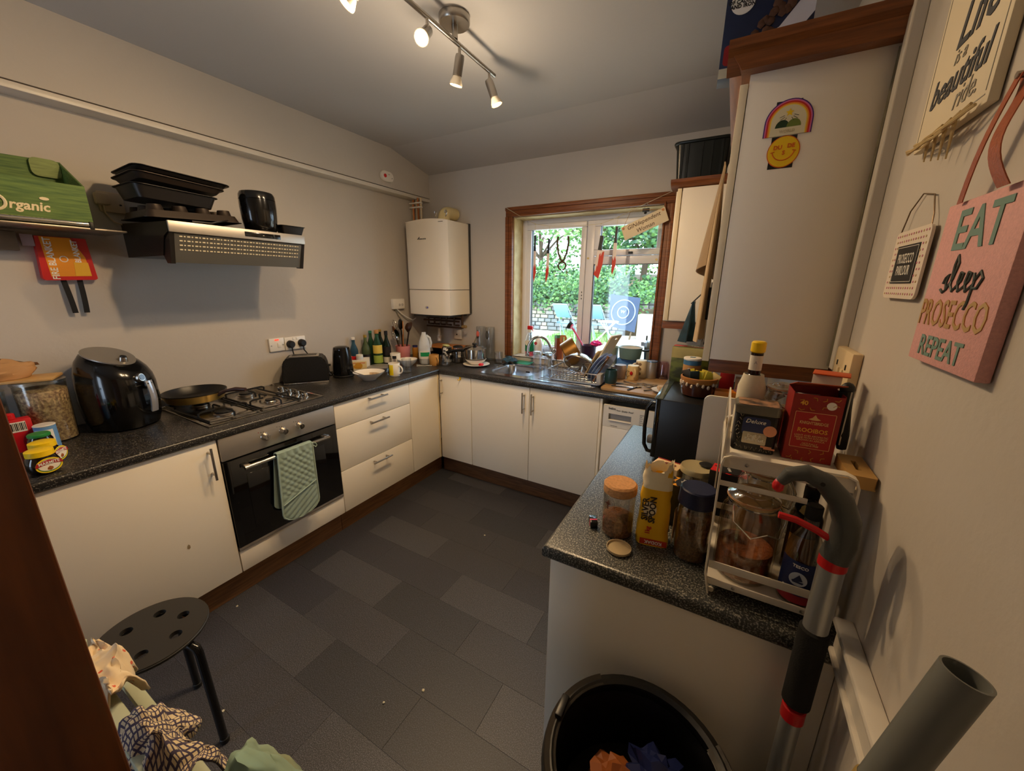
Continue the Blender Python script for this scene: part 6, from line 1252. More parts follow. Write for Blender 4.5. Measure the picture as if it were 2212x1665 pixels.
part(lb, 'ship_oval', xf(prism(circ(.015, 24, 0, 0, 1, 1), .0006), T(0, -.0330, .068) @ RX(PI/2)), mat('ship_pale', (196, 206, 220), .5)); part(lb, 'ship', prism([(-.008, .060), (.008, .060), (.010, .064), (.001, .064), (.008, .067), (.001, .079), (-.007, .066), (-.010, .064)], .0006, m=T(0, -.0337, 0) @ RX(PI/2)), mat('ship_dark', (40, 50, 84), .5))
wb_ = thing('round_bottle', 'dark bottle with a round horse medallion behind the rum', 'bottle', (2.770, -1.925, LS), toward(2.77, -1.93)); part(wb_, 'bottle', lathe([(0, 0), (.028, 0), (.030, .004), (.030, .14), (.014, .18), (.014, .215), (0, .215)], 26), mat('dark_amber', (54, 34, 20), .1)); part(wb_, 'medallion', cyl(.024, .010, 24, .003, m=T(0, -.026, .172) @ RX(PI/2)), BLACK); part(wb_, 'horse_print', blob((0, -.037, .170), (.014, .001, .012), 2, .35, 5, freq=4), mat('medallion_cream', (206, 190, 130), .5)); part(wb_, 'gold_body', patch(.0302, .01, .10, -2.4, -.7, mat('amber_label', (150, 100, 30), .4), wb_, 'label_wrap').data and cyl(.0144, .02, 16, m=T(0, 0, .19)), BLACKM)
# ------------------------------------------------------------------ in front of the rack
cj = thing('cork_jar', 'cork-lidded glass jar of brown granules near the worktop edge', 'jar', (2.368, -1.955, TOP)); part(cj, 'glass', vessel([(.040, 0), (.042, .004), (.042, .118), (.042, .120)], .002, 36), JARG); part(cj, 'contents', lathe([(0, .004), (.039, .004), (.0395, .052), (.02, .062), (0, .056)], 32), mat('granules', (160, 108, 68), .85, var=.6, vs=140, bump=.7, bs=200)); part(cj, 'lid', cyl(.0435, .030, 36, .005, m=T(0, 0, .1205)), CORK)
part(cj, 'print_mark', prism([(-.002, 0), (.002, 0), (.002, .012), (.010, .016), (.002, .018), (0, .026), (-.002, .018), (-.010, .016), (-.002, .012)], .0006, m=RZ(-.5) @ T(0, -.0424, .085) @ RX(PI/2)), mat('mark_brown', (96, 50, 34), .5))
sg = thing('sugar_bag', 'torn yellow paper sugar bag between the cork jar and coffee jar', 'sugar bag', (2.457, -1.945, TOP), math.radians(10))
def bagf(u, v):
    a = u*2*PI; s = abs(math.cos(a))**.5*(1 if math.cos(a) >= 0 else -1); c_ = abs(math.sin(a))**.5*(1 if math.sin(a) >= 0 else -1)
    k = 1-.12*v; jag = (.012*math.sin(a*5)+.010*math.sin(a*9+1)) if v > .98 else 0
    return (.040*s*k+crumple(u, v, .004, 6, 2), .028*c_*k*(1-.45*max(0, v-.6))+crumple(u, v, .004, 6, 7), .175*v+jag+(.03 if (v > .98 and s > .6) else 0))
b_ = B(); sheet(bagf, 44, 18, 0, bm=b_); bmesh.ops.remove_doubles(b_, verts=b_.verts, dist=.0004); part(sg, 'bag', b_, mat('sugar_yellow', (238, 184, 24), .5, var=.06, vs=10), smooth=50)
b_ = B(); sheet(lambda u, v: (lambda p: (p[0]*.96, p[1]*.96, .11+(p[2]-.0)*.53+.010*v))(bagf(u, .55+.45*v)), 44, 10, 0, bm=b_); part(sg, 'torn_lining', b_, mat('sugar_white', (232, 220, 186), .6), smooth=50)
LETT = mat('sugar_ink', (52, 40, 30), .5)
lg = text(sg, 'SILVER\nSPOON', .022, LETT, (-.014, -.0285, .105), rot=(PI/2, PI/2*-1, 0), bold=.0006, ls=.8)
part(sg, 'logo_shape', prism(circ(.020, 18, 0, 0, .8, 1.1), .0008, m=T(-.012, -.0268, .105) @ RX(PI/2)), mat('logo_cream', (240, 226, 190), .5)); text(sg, '1kg', .016, mat('sugar_red', (196, 60, 40), .5), (-.012, -.0285, .045), rot=(PI/2, -PI/2, 0), bold=.0004)
rl = part(sg, 'red_foot_panel', box((.004, -.0287, .012), (.066, .001, .016)), mat('sugar_red', (196, 60, 40), .5)); text(rl, 'KODAK', .012, WTXT, (.004, -.0297, .012), rot=(PI/2, PI, 0), bold=.0003)
cf = thing('coffee_jar', 'instant coffee jar with a navy lid before the rack', 'jar', (2.552, -1.953, TOP), toward(2.55, -1.95))
part(cf, 'glass', sq(vessel([(.040, 0), (.043, .005), (.0435, .11), (.041, .135), (.036, .148), (.036, .152)], .0025, 40), .12), JARG); part(cf, 'coffee', sq(lathe([(0, .005), (.040, .006), (.0405, .108), (.037, .132), (0, .136)], 36), .12), mat('coffee_granules', (160, 112, 66), .85, var=.6, vs=150, bump=.7, bs=220)); part(cf, 'lid', lathe([(0, .187), (.037, .187), (.040, .184), (.0425, .148), (.0425, .146), (0, .146)], 40), mat('navy_plastic', (22, 28, 60), .4, bump=.1, bs=300)); part(cf, 'label_strip', lathe([(.0452, .02), (.0458, .02), (.0458, .11), (.0452, .11)], 8, PI*.86, PI*1.1), mat('coffee_label', (206, 170, 110), .5))
single('jar_lid', 'shallow gold-rimmed jar lid lying upside down at the worktop edge', 'lid', lathe([(0, .001), (.028, .001), (.031, .004), (.031, .010), (.0295, .010), (.029, .005), (0, .004)], 32), mat('lid_cream', (196, 176, 140), .35, .3), (2.393, -2.030, TOP))
t = thing('lighter', 'small black and pink lighter lying at the worktop edge', 'lighter', (2.303, -1.962, TOP), .5); part(t, 'case', box((0, 0, .011), (.020, .034, .022), .002), BLACK); part(t, 'pink_band', box((0, -.004, .011), (.0206, .008, .0226), .002), mat('hot_pink', (206, 40, 84), .4))
gb = thing('tea_box', 'black and gold tea box behind the coffee jar', 'tea box', (2.513, -1.825, TOP), math.radians(-6)); part(gb, 'carton', box((0, 0, .062), (.075, .055, .124), .001), mat('blackbox', (20, 18, 18), .4)); part(gb, 'gold_top', box((0, 0, .1245), (.073, .053, .001)), mat('gold_pattern', (226, 160, 40), .4, var=.97, vs=42, col2=(24, 20, 18))); tx = part(gb, 'name_panel', prism([(-.014, -.026), (.014, -.026), (.022, 0), (.014, .026), (-.014, .026), (-.022, 0)], .001, m=T(0, 0, .125)), BLACKM); text(tx, 'CACAO\nTEA', .010, WTXT, (0, 0, .1265), rot=(0, 0, -1.2), ls=.8)
rb2 = thing('tea_box', 'black and red tea box at the left foot of the rack', 'tea box', (2.622, -1.748, TOP), math.radians(-10)); part(rb2, 'carton', box((0, 0, .078), (.095, .055, .156), .001), mat('blackbox', (20, 18, 18), .4)); part(rb2, 'red_top', box((0, 0, .1565), (.093, .053, .001)), mat('red_pattern', (206, 30, 34), .4, var=.97, vs=40, col2=(40, 12, 12))); tx = part(rb2, 'name_panel', prism([(-.02, -.022), (.02, -.022), (.03, 0), (.02, .022), (-.02, .022), (-.03, 0)], .001, m=T(0, 0, .157)), BLACKM); text(tx, 'CHAI', .010, WTXT, (-.004, 0, .1585), rot=(0, 0, -1.2))
cx = thing('matchbox', 'cream and red card box with a camel print beside the microwave', 'box', (2.452, -1.690, TOP), math.radians(-14)); part(cx, 'carton', box((0, 0, .055), (.080, .05, .11), .001), mat('cream_card', (226, 196, 150), .5)); part(cx, 'red_back', box((0, .026, .056), (.081, .002, .112)), mat('dark_red_card', (160, 40, 36), .5)); part(cx, 'camel_print', blob((.005, 0, .1105), (.020, .012, .0008), 2, .4, 3, freq=4), mat('camel_brown', (110, 60, 40), .5))
gj = thing('preserve_jar', 'glass jar with a clipped metal rim and dark label behind the sugar bag', 'jar', (2.538, -1.690, TOP)); part(gj, 'glass', vessel([(.046, 0), (.048, .004), (.048, .10), (.044, .112), (.044, .118)], .003, 34), JARG); part(gj, 'lid', lathe([(0, .120), (.040, .120), (.047, .124), (.049, .118), (.049, .108), (.046, .108)], 34), mat('pale_lid', (196, 182, 140), .4, .4)); part(gj, 'top_label', blob((.022, .022, .126), (.020, .020, .002), 2, .1, 2), BLACKM)
# double socket on the right wall
rs = thing('double_socket', 'beige double socket on the right wall beside the cabinet', 'socket', (XR0, -1.728, 1.380), FACE_NX)
part(rs, 'plate', box((0, -.010, 0), (.146, .020, .086), .004), mat('ivory_plastic', (222, 200, 160), .4))
for x in (-.04, .04): part(rs, 'pin_slot', box((x, -.0205, .006), (.006, .002, .012)), BLACKM); part(rs, 'rocker', box((x*.45, -.021, -.014), (.016, .005, .024), .002), mat('ivory_plastic', (222, 200, 160), .4))
# ------------------------------------------------------------------ signs on the right wall
CRS = mat('sign_offwhite', (226, 214, 188), .6, var=.05, vs=9); NAVYT = mat('sign_slate', (62, 66, 74), .6); GREYT = mat('sign_grey', (150, 146, 136), .6); RAFF = mat('raffia', (196, 172, 126), .85)
ls_ = thing('wall_sign', 'cream wooden sign reading Life is a beautiful ride', 'sign', (XR0, -1.965, 1.955), FACE_NX)
part(ls_, 'board', box((0, -.0075, 0), (.245, .012, .305), .002), CRS)
text(ls_, 'Life', .082, NAVYT, (.02, -.0140, -.002), shear=.2, bold=.0012); text(ls_, 'is a', .030, GREYT, (-.01, -.0140, -.042), shear=.25); text(ls_, 'beautiful', .058, NAVYT, (0, -.0140, -.076), shear=.2, bold=.0008, sx=.92); text(ls_, 'ride.', .044, GREYT, (.045, -.0140, -.112), shear=.25, sx=.9)
for z in (-.140, .140): part(ls_, 'stitch_line', box((0, -.0138, z), (.225, .0006, .0014)), GREYT)
for x in (-.112, .112): part(ls_, 'stitch_line', box((x, -.0138, 0), (.0014, .0006, .27)), GREYT)
for i in range(8): part(ls_, 'raffia_strand', tube([(-.125+.012*i, -.020-.004*(i % 3), -.150), (-.05+.018*i, -.030-.004*(i % 2), -.158-.004*(i % 3)), (.02+.014*i, -.022, -.146-.006*(i % 2))], .0022, 5), RAFF)
for i in range(4): part(ls_, 'raffia_fringe', tube([(-.02+.03*i, -.024, -.152), (-.03+.03*i, -.020, -.185-.006*i)], [.003, .001], 5), RAFF)
part(ls_, 'raffia_bow', blob((-.118, -.026, .125), (.014, .010, .012), 2, .4, 3, freq=4), RAFF); part(ls_, 'hanging_cord', tube([(-.11, -.020, .14), (-.02, -.012, .24), (.08, -.020, .15)], .003, 6), RAFF)
ps = thing('wall_sign', 'small dotted metal sign reading Prosecco Parlour', 'sign', (XR0, -1.935, 1.606), FACE_NX)
part(ps, 'plate', prism(rrect(.155, .118, .012), .004, m=T(0, -.006, 0) @ RX(PI/2)), mat('dotted_base', (226, 214, 200), .45))
for i in range(14):
    for j in range(11):
        x, z = -.068+.0105*i+(.005 if j % 2 else 0), -.051+.0102*j
        if abs(x) < .052 and abs(z) < .034 or abs(x) > .072: continue
        part(ps, 'dot', cyl(.0021, .0006, 6, m=T(x, -.0100, z) @ RX(PI/2)), mat('dot_pink', (196, 120, 140), .5) if (i+j) % 3 else mat('dot_gold', (190, 160, 110), .5))
bk = part(ps, 'black_panel', box((0, -.0105, 0), (.100, .0012, .066)), BLACKM); part(bk, 'panel_line', plate(rrect(.094, .060, .001, 1), [rrect(.0925, .0585, .001, 1)], .0004, m=T(0, -.0112, 0) @ RX(PI/2)), WTXT)
text(bk, 'PROSECCO\nPARLOUR', .0235, WTXT, (0, -.0115, -.001), sx=.60, ls=.86, ex=.0003); part(ps, 'wire_hanger', tube([(-.072, -.008, .050), (-.055, -.006, .095), (-.02, -.004, .118), (.03, -.004, .108), (.055, -.006, .075), (.066, -.008, .050)], .0011, 5), mat('thin_wire', (120, 100, 80), .4, .6))
es = thing('wall_sign', 'pink glitter sign reading Eat Sleep Prosecco Repeat on a copper ribbon', 'sign', (XR0, -2.168, 1.570), FACE_NX)
part(es, 'board', box((0, -.0080, 0), (.196, .014, .218), .002), mat('pink_glitter', (228, 170, 166), .55, var=.15, vs=300, bump=.2, bs=500))
TEALT = mat('eat_teal', (110, 140, 126), .5); DKT = mat('sleep_dark', (60, 72, 70), .5); GLT = mat('gold_glitter', (196, 152, 84), .35, .5)
text(es, 'EAT', .072, TEALT, (.005, -.0154, .068), bold=.0010, sx=.95); text(es, 'PROSECCO', .052, GLT, (-.004, -.0154, -.040), bold=.0004, sx=.68); text(es, 'REPEAT', .040, TEALT, (-.006, -.0154, -.086), bold=.0006, sx=.92)
def stroke(pts, r=.0019): part(es, 'script_stroke', tube([(x, -.0154, z) for x, z in pts], r, 6, m=Matrix()), DKT)
stroke([(-.046, .002), (-.042, .010), (-.034, .014), (-.038, .004), (-.034, -.006), (-.042, -.010), (-.050, -.006)])            # s
stroke([(-.034, -.006), (-.022, .008), (-.016, .028), (-.022, .038), (-.026, .026), (-.024, .0), (-.016, -.008), (-.008, -.002)])   # l
stroke([(-.008, -.002), (.002, .006), (.004, .014), (-.003, .016), (-.006, .004), (.0, -.008), (.012, -.002)])                      # e
stroke([(.012, -.002), (.021, .006), (.023, .014), (.016, .016), (.013, .004), (.019, -.008), (.032, .0)])                           # e
stroke([(.030, .014), (.034, .004), (.032, -.022), (.028, -.030)]); stroke([(.033, .004), (.044, .016), (.052, .008), (.044, -.004), (.034, -.004)])  # p
RIB = mat('copper_ribbon', (176, 92, 56), .35, .3, var=.2, vs=120, bump=.2, bs=300)
part(es, 'ribbon', sheet(lambda a, b: ((-.055+.060*b)+.014*(a-.5), -.020-.004*math.sin(b*PI), .106+.125*b), 3, 10, .0012), RIB); part(es, 'ribbon', sheet(lambda a, b: ((.055-.050*b)+.024*(a-.5), -.024-.010*math.sin(b*PI*1.5), .106+.125*b), 3, 14, .0012), RIB); part(es, 'nail', cyl(.004, .02, 8, m=T(.004, -.002, .231) @ RX(PI/2)), NICKEL)
# ------------------------------------------------------------------ cleaning pole, vacuum tube, bin
GRP = mat('grey_grip', (74, 76, 74), .5, bump=.08, bs=300); ALU = mat('anodised_pole', (176, 178, 178), .35, .7)
pole = thing('cleaning_pole', 'aluminium cleaning pole with a curved grey handle and red rings', 'pole', (2.766, -2.162, 0))
part(pole, 'shaft', cyl(.0165, .78, 20, m=T(0, 0, .02)), ALU); part(pole, 'shaft_upper', cyl(.0185, .16, 20, m=T(0, 0, .955)), ALU); part(pole, 'foam_grip', cyl(.0225, .175, 22, .004, m=T(0, 0, .810)), RUBBER)
part(pole, 'ring', cyl(.0200, .022, 20, .002, m=T(0, 0, 1.112)), RED); part(pole, 'ring', cyl(.0190, .030, 20, .002, m=T(0, 0, .772)), RED)
part(pole, 'rubber_foot', cyl(.02, .03, 18, .004), BLACKM)
part(pole, 'handle', tube([(0, 0, 1.130), (.006, 0, 1.165), (.004, 0, 1.20), (-.010, 0, 1.234), (-.034, 0, 1.260), (-.060, 0, 1.270), (-.082, 0, 1.262), (-.092, 0, 1.245)], [.021, .0205, .019, .018, .016, .014, .012, .008], 16), GRP)
part(pole, 'lever', tube([(-.006, 0, 1.160), (-.030, 0, 1.172), (-.060, .0, 1.182), (-.085, .0, 1.184)], .006, 8), RED); part(pole, 'tip', blob((-.094, 0, 1.238), (.009, .009, .012), 2, .1, 2), RED)
for x, z in ((-.004, 1.215), (-.040, 1.262), (.006, 1.182)): part(pole, 'screw_hole', cyl(.0035, .002, 10, m=T(x, -.0140, z) @ RX(PI/2)), BLACKM)
a_, b_ = Vector((2.781, -2.481, 1.243)), Vector((2.53, -2.575, .02))
vt = thing('vacuum_tube', 'grey plastic vacuum cleaner tube leaning on the right wall', 'tube', tuple(b_)); d_ = a_-b_; dn = d_.normalized()
qm = dn.to_track_quat('Z', 'Y').to_matrix().to_4x4(); ln = d_.length
part(vt, 'pipe', lathe([(.0175, 0), (.0175, ln), (.0155, ln), (.0155, 0), (.0175, 0)], 28, m=qm), mat('grey_tube', (110, 112, 108), .42)); part(vt, 'joint_ring', lathe([(.0178, 0), (.0192, .002), (.0192, .06), (.0178, .062)], 28, m=qm @ T(0, 0, ln-.215)), mat('ochre_joint', (150, 124, 66), .5))
bn = thing('bin', 'black plastic bin with an open round lid frame before the end panel', 'bin', (2.522, -2.322, 0))
BINP = mat('bin_black', (20, 20, 20), .38, bump=.05, bs=60); BINR = mat('bin_rim_worn', (44, 38, 30), .42, var=.4, vs=14, bump=.1, bs=80)
part(bn, 'body', vessel([(.130, 0), (.135, .006), (.165, .60), (.168, .645)], .004, 44), BINP); part(bn, 'rim', lathe([(.169, .640), (.1815, .640), (.184, .655), (.178, .674), (.165, .678), (.156, .672), (.158, .655), (.164, .640)], 48), BINP)
rm_ = part(bn, 'lid_frame', lathe([(.150, .672), (.176, .6785), (.179, .675), (.152, .664)], 40, math.radians(-75), math.radians(40)), BINR); part(bn, 'lid_frame', lathe([(.156, .674), (.178, .6795), (.180, .676), (.158, .667)], 30, math.radians(130), math.radians(235)), BINR)
for a in (math.radians(172), ): part(bn, 'hinge', box((.166*math.cos(a), .166*math.sin(a), .680), (.016, .05, .014), .003), BINP)
TRASH = [((150, 84, 40), (-.03, .02), 'crumpled orange-brown wrapper in the bin'), ((30, 40, 90), (.03, .06), 'crumpled dark blue packet in the bin'), ((64, 36, 62), (.03, .0), 'crumpled purple wrapper in the bin'), ((150, 146, 140), (-.01, -.05), 'crumpled grey-white paper in the bin'), ((190, 180, 150), (.07, .02), 'pale torn card in the bin')]
for i, (c, (x, y), lb) in enumerate(TRASH):
    single('rubbish', lb, 'rubbish', blob((0, 0, .045), (.055, .05, .04), 3, .35, i+3, freq=2.5), mat('trash_%d' % i, c, .45), (2.522+x*1.2, -2.322+y*1.2-.01, .515+.010*i), smooth=15)
single('bin_liner_fill', 'dark heap of rubbish filling the bin below the wrappers', 'rubbish', lathe([(0, .525), (.10, .52), (.148, .50), (.138, .32), (0, .32)], 24), mat('trash_dark', (26, 24, 24), .7), (2.522, -2.322, .0))
# ------------------------------------------------------------------ black stool
sl = thing('stool', 'round black stool with drilled holes and tubular legs beside the base cabinet', 'stool', (1.048, -2.603, 0), math.radians(15))
STB = mat('stool_black', (44, 42, 39), .5); LEGB = mat('leg_black', (12, 12, 14), .18, coat=.3)
part(sl, 'seat', plate(circ(.148, 56), [circ(.017, 16, .085*math.cos(PI/3*k+.2), .085*math.sin(PI/3*k+.2)) for k in range(6)], .014, m=T(0, 0, .436)), STB); part(sl, 'seat_edge', lathe([(.146, .437), (.1505, .441), (.1505, .445), (.146, .4495)], 56), STB)
for k in range(3):
    a = 2*PI/3*k+.12; c_, s_ = math.cos(a), math.sin(a)
    part(sl, 'leg', tube([(.10*c_, .10*s_, .424), (.140*c_, .140*s_, .424), (.158*c_, .158*s_, .414), (.165*c_, .165*s_, .393), (.178*c_, .178*s_, .02)], .0125, 12), LEGB)
    part(sl, 'foot_cap', cyl(.0145, .022, 12, .003, m=T(.1785*c_, .1785*s_, 0)), BLACKM)
part(sl, 'ring_brace', lathe([(.098, .418), (.104, .418), (.104, .434), (.098, .434)], 30), LEGB)
# ------------------------------------------------------------------ wooden door at the left, clothes airer with cloths
DOORW = mat('dark_stained_pine', (126, 68, 30), .35, var=.55, vs=2.2, stretch=(14, 14, 1.6), col2=(84, 42, 18), coat=.2)
dr1 = struct('door_1', box((1.832, -3.24, .995), (.036, .84, 1.97), .004), DOORW)
for y, z in ((-2.93, .93), (-2.98, .62), (-2.90, 1.25)): part(dr1, 'knot', blob((1.8505, y, z), (.0012, .016, .026), 2, .15, 2), mat('pine_knot', (34, 18, 10), .4))
SAGE = mat('sage_painted_wood', (178, 184, 158), .5)
ai = thing('clothes_airer', 'pale green wooden airer with cloths hung over it by the door', 'airer', (0, 0, 0))
part(ai, 'rail', box((1.80, -2.795, .770), (.84, .030, .022), .004), SAGE); part(ai, 'rail', box((1.80, -2.745, .690), (.84, .022, .022), .004), SAGE); part(ai, 'rail', box((1.80, -2.800, .50), (.84, .022, .022), .004), SAGE)
for x in (1.39, 2.21):
    part(ai, 'leg', tube([(x, -2.795, .78), (x, -2.70, .01)], .012, 8), SAGE); part(ai, 'leg', tube([(x, -2.78, .78), (x, -2.870, .01)], .012, 8), SAGE)
def cloth_over(x0, x1, y0, zt, df, db, amp, seed, yf=.05, nf=3.0):
    """cloth folded over a rail: runs down the near side (db) and the far side (df)"""
    def fn(a, b):
        s = b*2-1; x = x0+(x1-x0)*a
        y = y0+s*yf+.5*crumple(a*1.3, b*1.3, .05, 2.2, seed); z = zt-(df if s > 0 else db)*abs(s)**1.6+crumple(a, b, .045, 3, seed+9)+amp*math.sin(a*nf*PI)*(1-.3*abs(s))
        return (x+.7*crumple(b, a, .04, 2.5, seed+4), y, z)
    return fn
def polka_material():
    m = bpy.data.materials.new('polka_cotton'); m.use_nodes = True; N = m.node_tree.nodes; L = m.node_tree.links; b = N['Principled BSDF']; b.inputs['Roughness'].default_value = .95
    tc = N.new('ShaderNodeTexCoord'); v = N.new('ShaderNodeTexVoronoi'); v.inputs['Scale'].default_value = 52; v.inputs['Randomness'].default_value = .75
    r = N.new('ShaderNodeValToRGB'); r.color_ramp.interpolation = 'CONSTANT'; r.color_ramp.elements[0].color = lin((206, 96, 70)); r.color_ramp.elements[1].color = lin((226, 206, 172)); r.color_ramp.elements[1].position = .20
    L.new(tc.outputs['Object'], v.inputs['Vector']); L.new(v.outputs['Distance'], r.inputs[0]); L.new(r.outputs[0], b.inputs['Base Color']); return m
def check_material():
    m = bpy.data.materials.new('check_cotton'); m.use_nodes = True; N = m.node_tree.nodes; L = m.node_tree.links; b = N['Principled BSDF']; b.inputs['Roughness'].default_value = .95
    uv = N.new('ShaderNodeUVMap'); sp = N.new('ShaderNodeSeparateXYZ'); L.new(uv.outputs[0], sp.inputs[0]); outs = []
    for k in (0, 1):
        mu = N.new('ShaderNodeMath'); mu.operation = 'MULTIPLY'; mu.inputs[1].default_value = (22, 30)[k]; L.new(sp.outputs[k], mu.inputs[0])
        fr = N.new('ShaderNodeMath'); fr.operation = 'FRACT'; L.new(mu.outputs[0], fr.inputs[0]); lt = N.new('ShaderNodeMath'); lt.operation = 'LESS_THAN'; lt.inputs[1].default_value = .34; L.new(fr.outputs[0], lt.inputs[0]); outs.append(lt)
    mx = N.new('ShaderNodeMath'); mx.operation = 'MAXIMUM'; L.new(outs[0].outputs[0], mx.inputs[0]); L.new(outs[1].outputs[0], mx.inputs[1])
    r = N.new('ShaderNodeMixRGB'); r.inputs[1].default_value = lin((214, 196, 160)); r.inputs[2].default_value = lin((70, 62, 84)); L.new(mx.outputs[0], r.inputs[0]); L.new(r.outputs[0], b.inputs['Base Color']); return m
def cloth_obj(name, label, cat, fn, nu, nv, mt, uv=False):
    o = single(name, label, cat, sheet(fn, nu, nv), mt, smooth=60)
    if uv:
        me = o.data; l = me.uv_layers.new(name='UVMap'); n = nv+1
        for lp in me.loops: l.data[lp.index].uv = ((lp.vertex_index//n)/nu, (lp.vertex_index % n)/nv)
    md = o.modifiers.new('thickness', 'SOLIDIFY'); md.thickness = .004
    return o
cloth_obj('polka_dot_cloth', 'cream cloth with red dots hung over the airer beside the wooden door', 'cloth', cloth_over(1.47, 1.63, -2.790, .828, .07, .20, .008, 2, .050), 34, 30, polka_material())
cloth_obj('tea_towel', 'checked cream and purple tea towel bunched over the airer', 'tea towel', cloth_over(1.72, 1.915, -2.785, .828, .09, .22, .014, 5, .055, 4), 46, 40, check_material(), True)
cloth_obj('fabric_bag', 'pale teal fabric bag hanging at the near end of the airer', 'bag', cloth_over(1.955, 2.15, -2.735, .838, .14, .26, .008, 8, .085, 2), 30, 30, mat('teal_canvas', (126, 168, 160), .85, var=.3, vs=6, col2=(150, 150, 110)))
# ------------------------------------------------------------------ garden outside the window
GZ = .30
struct('garden_path', box((0, 8.3, GZ-.25), (24, 16, .5)), mat('pale_paving', (206, 196, 178), .9, var=.15, vs=3))
random.seed(21)
gr = B()
for i in range(2600):
    x, y = random.uniform(-1.3, .25), random.uniform(4.4, 6.9); h = random.uniform(.05, .16); a = random.uniform(0, PI); dx, dy = .006*math.cos(a), .006*math.sin(a); lx, ly = random.uniform(-.04, .04), random.uniform(-.04, .04)
    v = [gr.verts.new((x-dx, y-dy, GZ)), gr.verts.new((x+dx, y+dy, GZ)), gr.verts.new((x+lx, y+ly, GZ+h))]; gr.faces.new(v)
o = part(None, 'lawn_grass', gr, mat('grass_green', (110, 160, 70), .7, var=.3, vs=3), smooth=0); o['kind'] = 'stuff'; tag(o, 'tufty green grass between the garden chairs and the house', 'grass')
STONEM = [mat('stone_%d' % i, c, .9, var=.25, vs=9, bump=.3, bs=20) for i, c in enumerate(((136, 136, 132), (152, 148, 138), (118, 122, 122), (160, 152, 134)))]
gw = struct('garden_wall', box((-2.4, 7.13, .68), (5.2, .16, .76)), mat('wall_mortar', (112, 112, 108), .95))
base = {}
for r in range(7):
    x = -4.9+.05*(r % 3); z = GZ+.02+.108*r
    while x < .15:
        wv = random.choice((.16, .20, .24, .28)); k = (wv, random.randrange(4))
        if k not in base:
            me = bpy.data.meshes.new('stone'); bm = box((0, 0, 0), (wv-.02, .09, .092), .016, 2); bm.to_mesh(me); bm.free(); me.materials.append(STONEM[k[1]]); base[k] = me
        s = bpy.data.objects.new('stone', base[k]); COL.objects.link(s); s.parent = gw; s.location = (x+wv/2, 7.045+random.uniform(-.012, .012), z+.05); s.rotation_euler = (0, random.uniform(-.03, .03), 0)
        x += wv
gw2 = struct('garden_wall_end', box((1.6, 7.35, .75), (2.6, .16, .95)), mat('wall_mortar', (112, 112, 108), .95))
for r in range(6):
    x = .3; z = GZ+.02+.155*r
    while x < 2.6:
        k = (.24, random.randrange(4))
        s = bpy.data.objects.new('stone', base.get(k) or list(base.values())[0]); COL.objects.link(s); s.parent = gw2; s.location = (x+.12, 7.262+random.uniform(-.01, .01), z+.07); s.scale = (1, 1, 1.45); x += .24
single('garden_bank', 'earth bank rising behind the garden wall', 'bank', prism([(7.2, GZ), (7.2, .98), (8.2, 1.45), (10.5, 1.9), (12, 1.9), (12, GZ)], 16, m=Matrix(((0, 0, 1, -11), (1, 0, 0, 0), (0, 1, 0, 0), (0, 0, 0, 1)))), mat('earth', (120, 104, 80), .95, var=.3, vs=4))
LEAF = [mat('leaf_%d' % i, c, .55, var=.25, vs=2) for i, c in enumerate(((70, 112, 56), (94, 138, 64), (54, 92, 60), (122, 156, 80)))]
def leaves(n, fn, size, slant=1.0):
    vs, fs = [], []
    for i in range(n):
        p = Vector(fn()); a = random.uniform(0, 2*PI); t = random.uniform(.1, 1.2)*slant; s = size*random.uniform(.6, 1.3)
        u = Vector((math.cos(a), math.sin(a)*.5, math.sin(t)*.6)).normalized(); v = u.cross(Vector((random.uniform(-.5, .5), -1, random.uniform(-.2, .9)))).normalized()
        k = len(vs); vs += [p, p+u*s*.5+v*s*.32, p+u*s, p+u*s*.5-v*s*.32]; fs.append((k, k+1, k+2, k+3))
    me = bpy.data.meshes.new('leaves'); me.from_pydata([tuple(v) for v in vs], [], fs); return me
def foliage(parent, name, me, mts, kind_stuff=True):
    for m in mts: me.materials.append(m)
    for i, p in enumerate(me.polygons): p.material_index = (i*7) % len(mts)
    o = bpy.data.objects.new(name, me); COL.objects.link(o)
    if parent is not None: o.parent = parent
    if kind_stuff: o['kind'] = 'stuff'
    return o
from mathutils import noise as _n2
def ivy_pt():
    while True:
        x = random.uniform(-5.6, 2.2); y = random.uniform(6.88, 8.3); top = 1.75+.35*_n2.noise(Vector((x*.9, 1, 0)))+(y-7)*.35-(.55 if x > .15 else 0); z = random.uniform(.55, top)
        low = .85+.28*_n2.noise(Vector((x*1.7, 4, 0))) if x < .1 else 1.15
        if z > low or random.random() < .10: return (x, y-(.10*math.sin((z-low)*2.2) if z < 1.7 else 0), z)
iv = foliage(None, 'ivy', leaves(15000, ivy_pt, .105), [LEAF[0], LEAF[2], LEAF[1], LEAF[0]]); tag(iv, 'dense green ivy spilling over the garden stone wall', 'ivy')
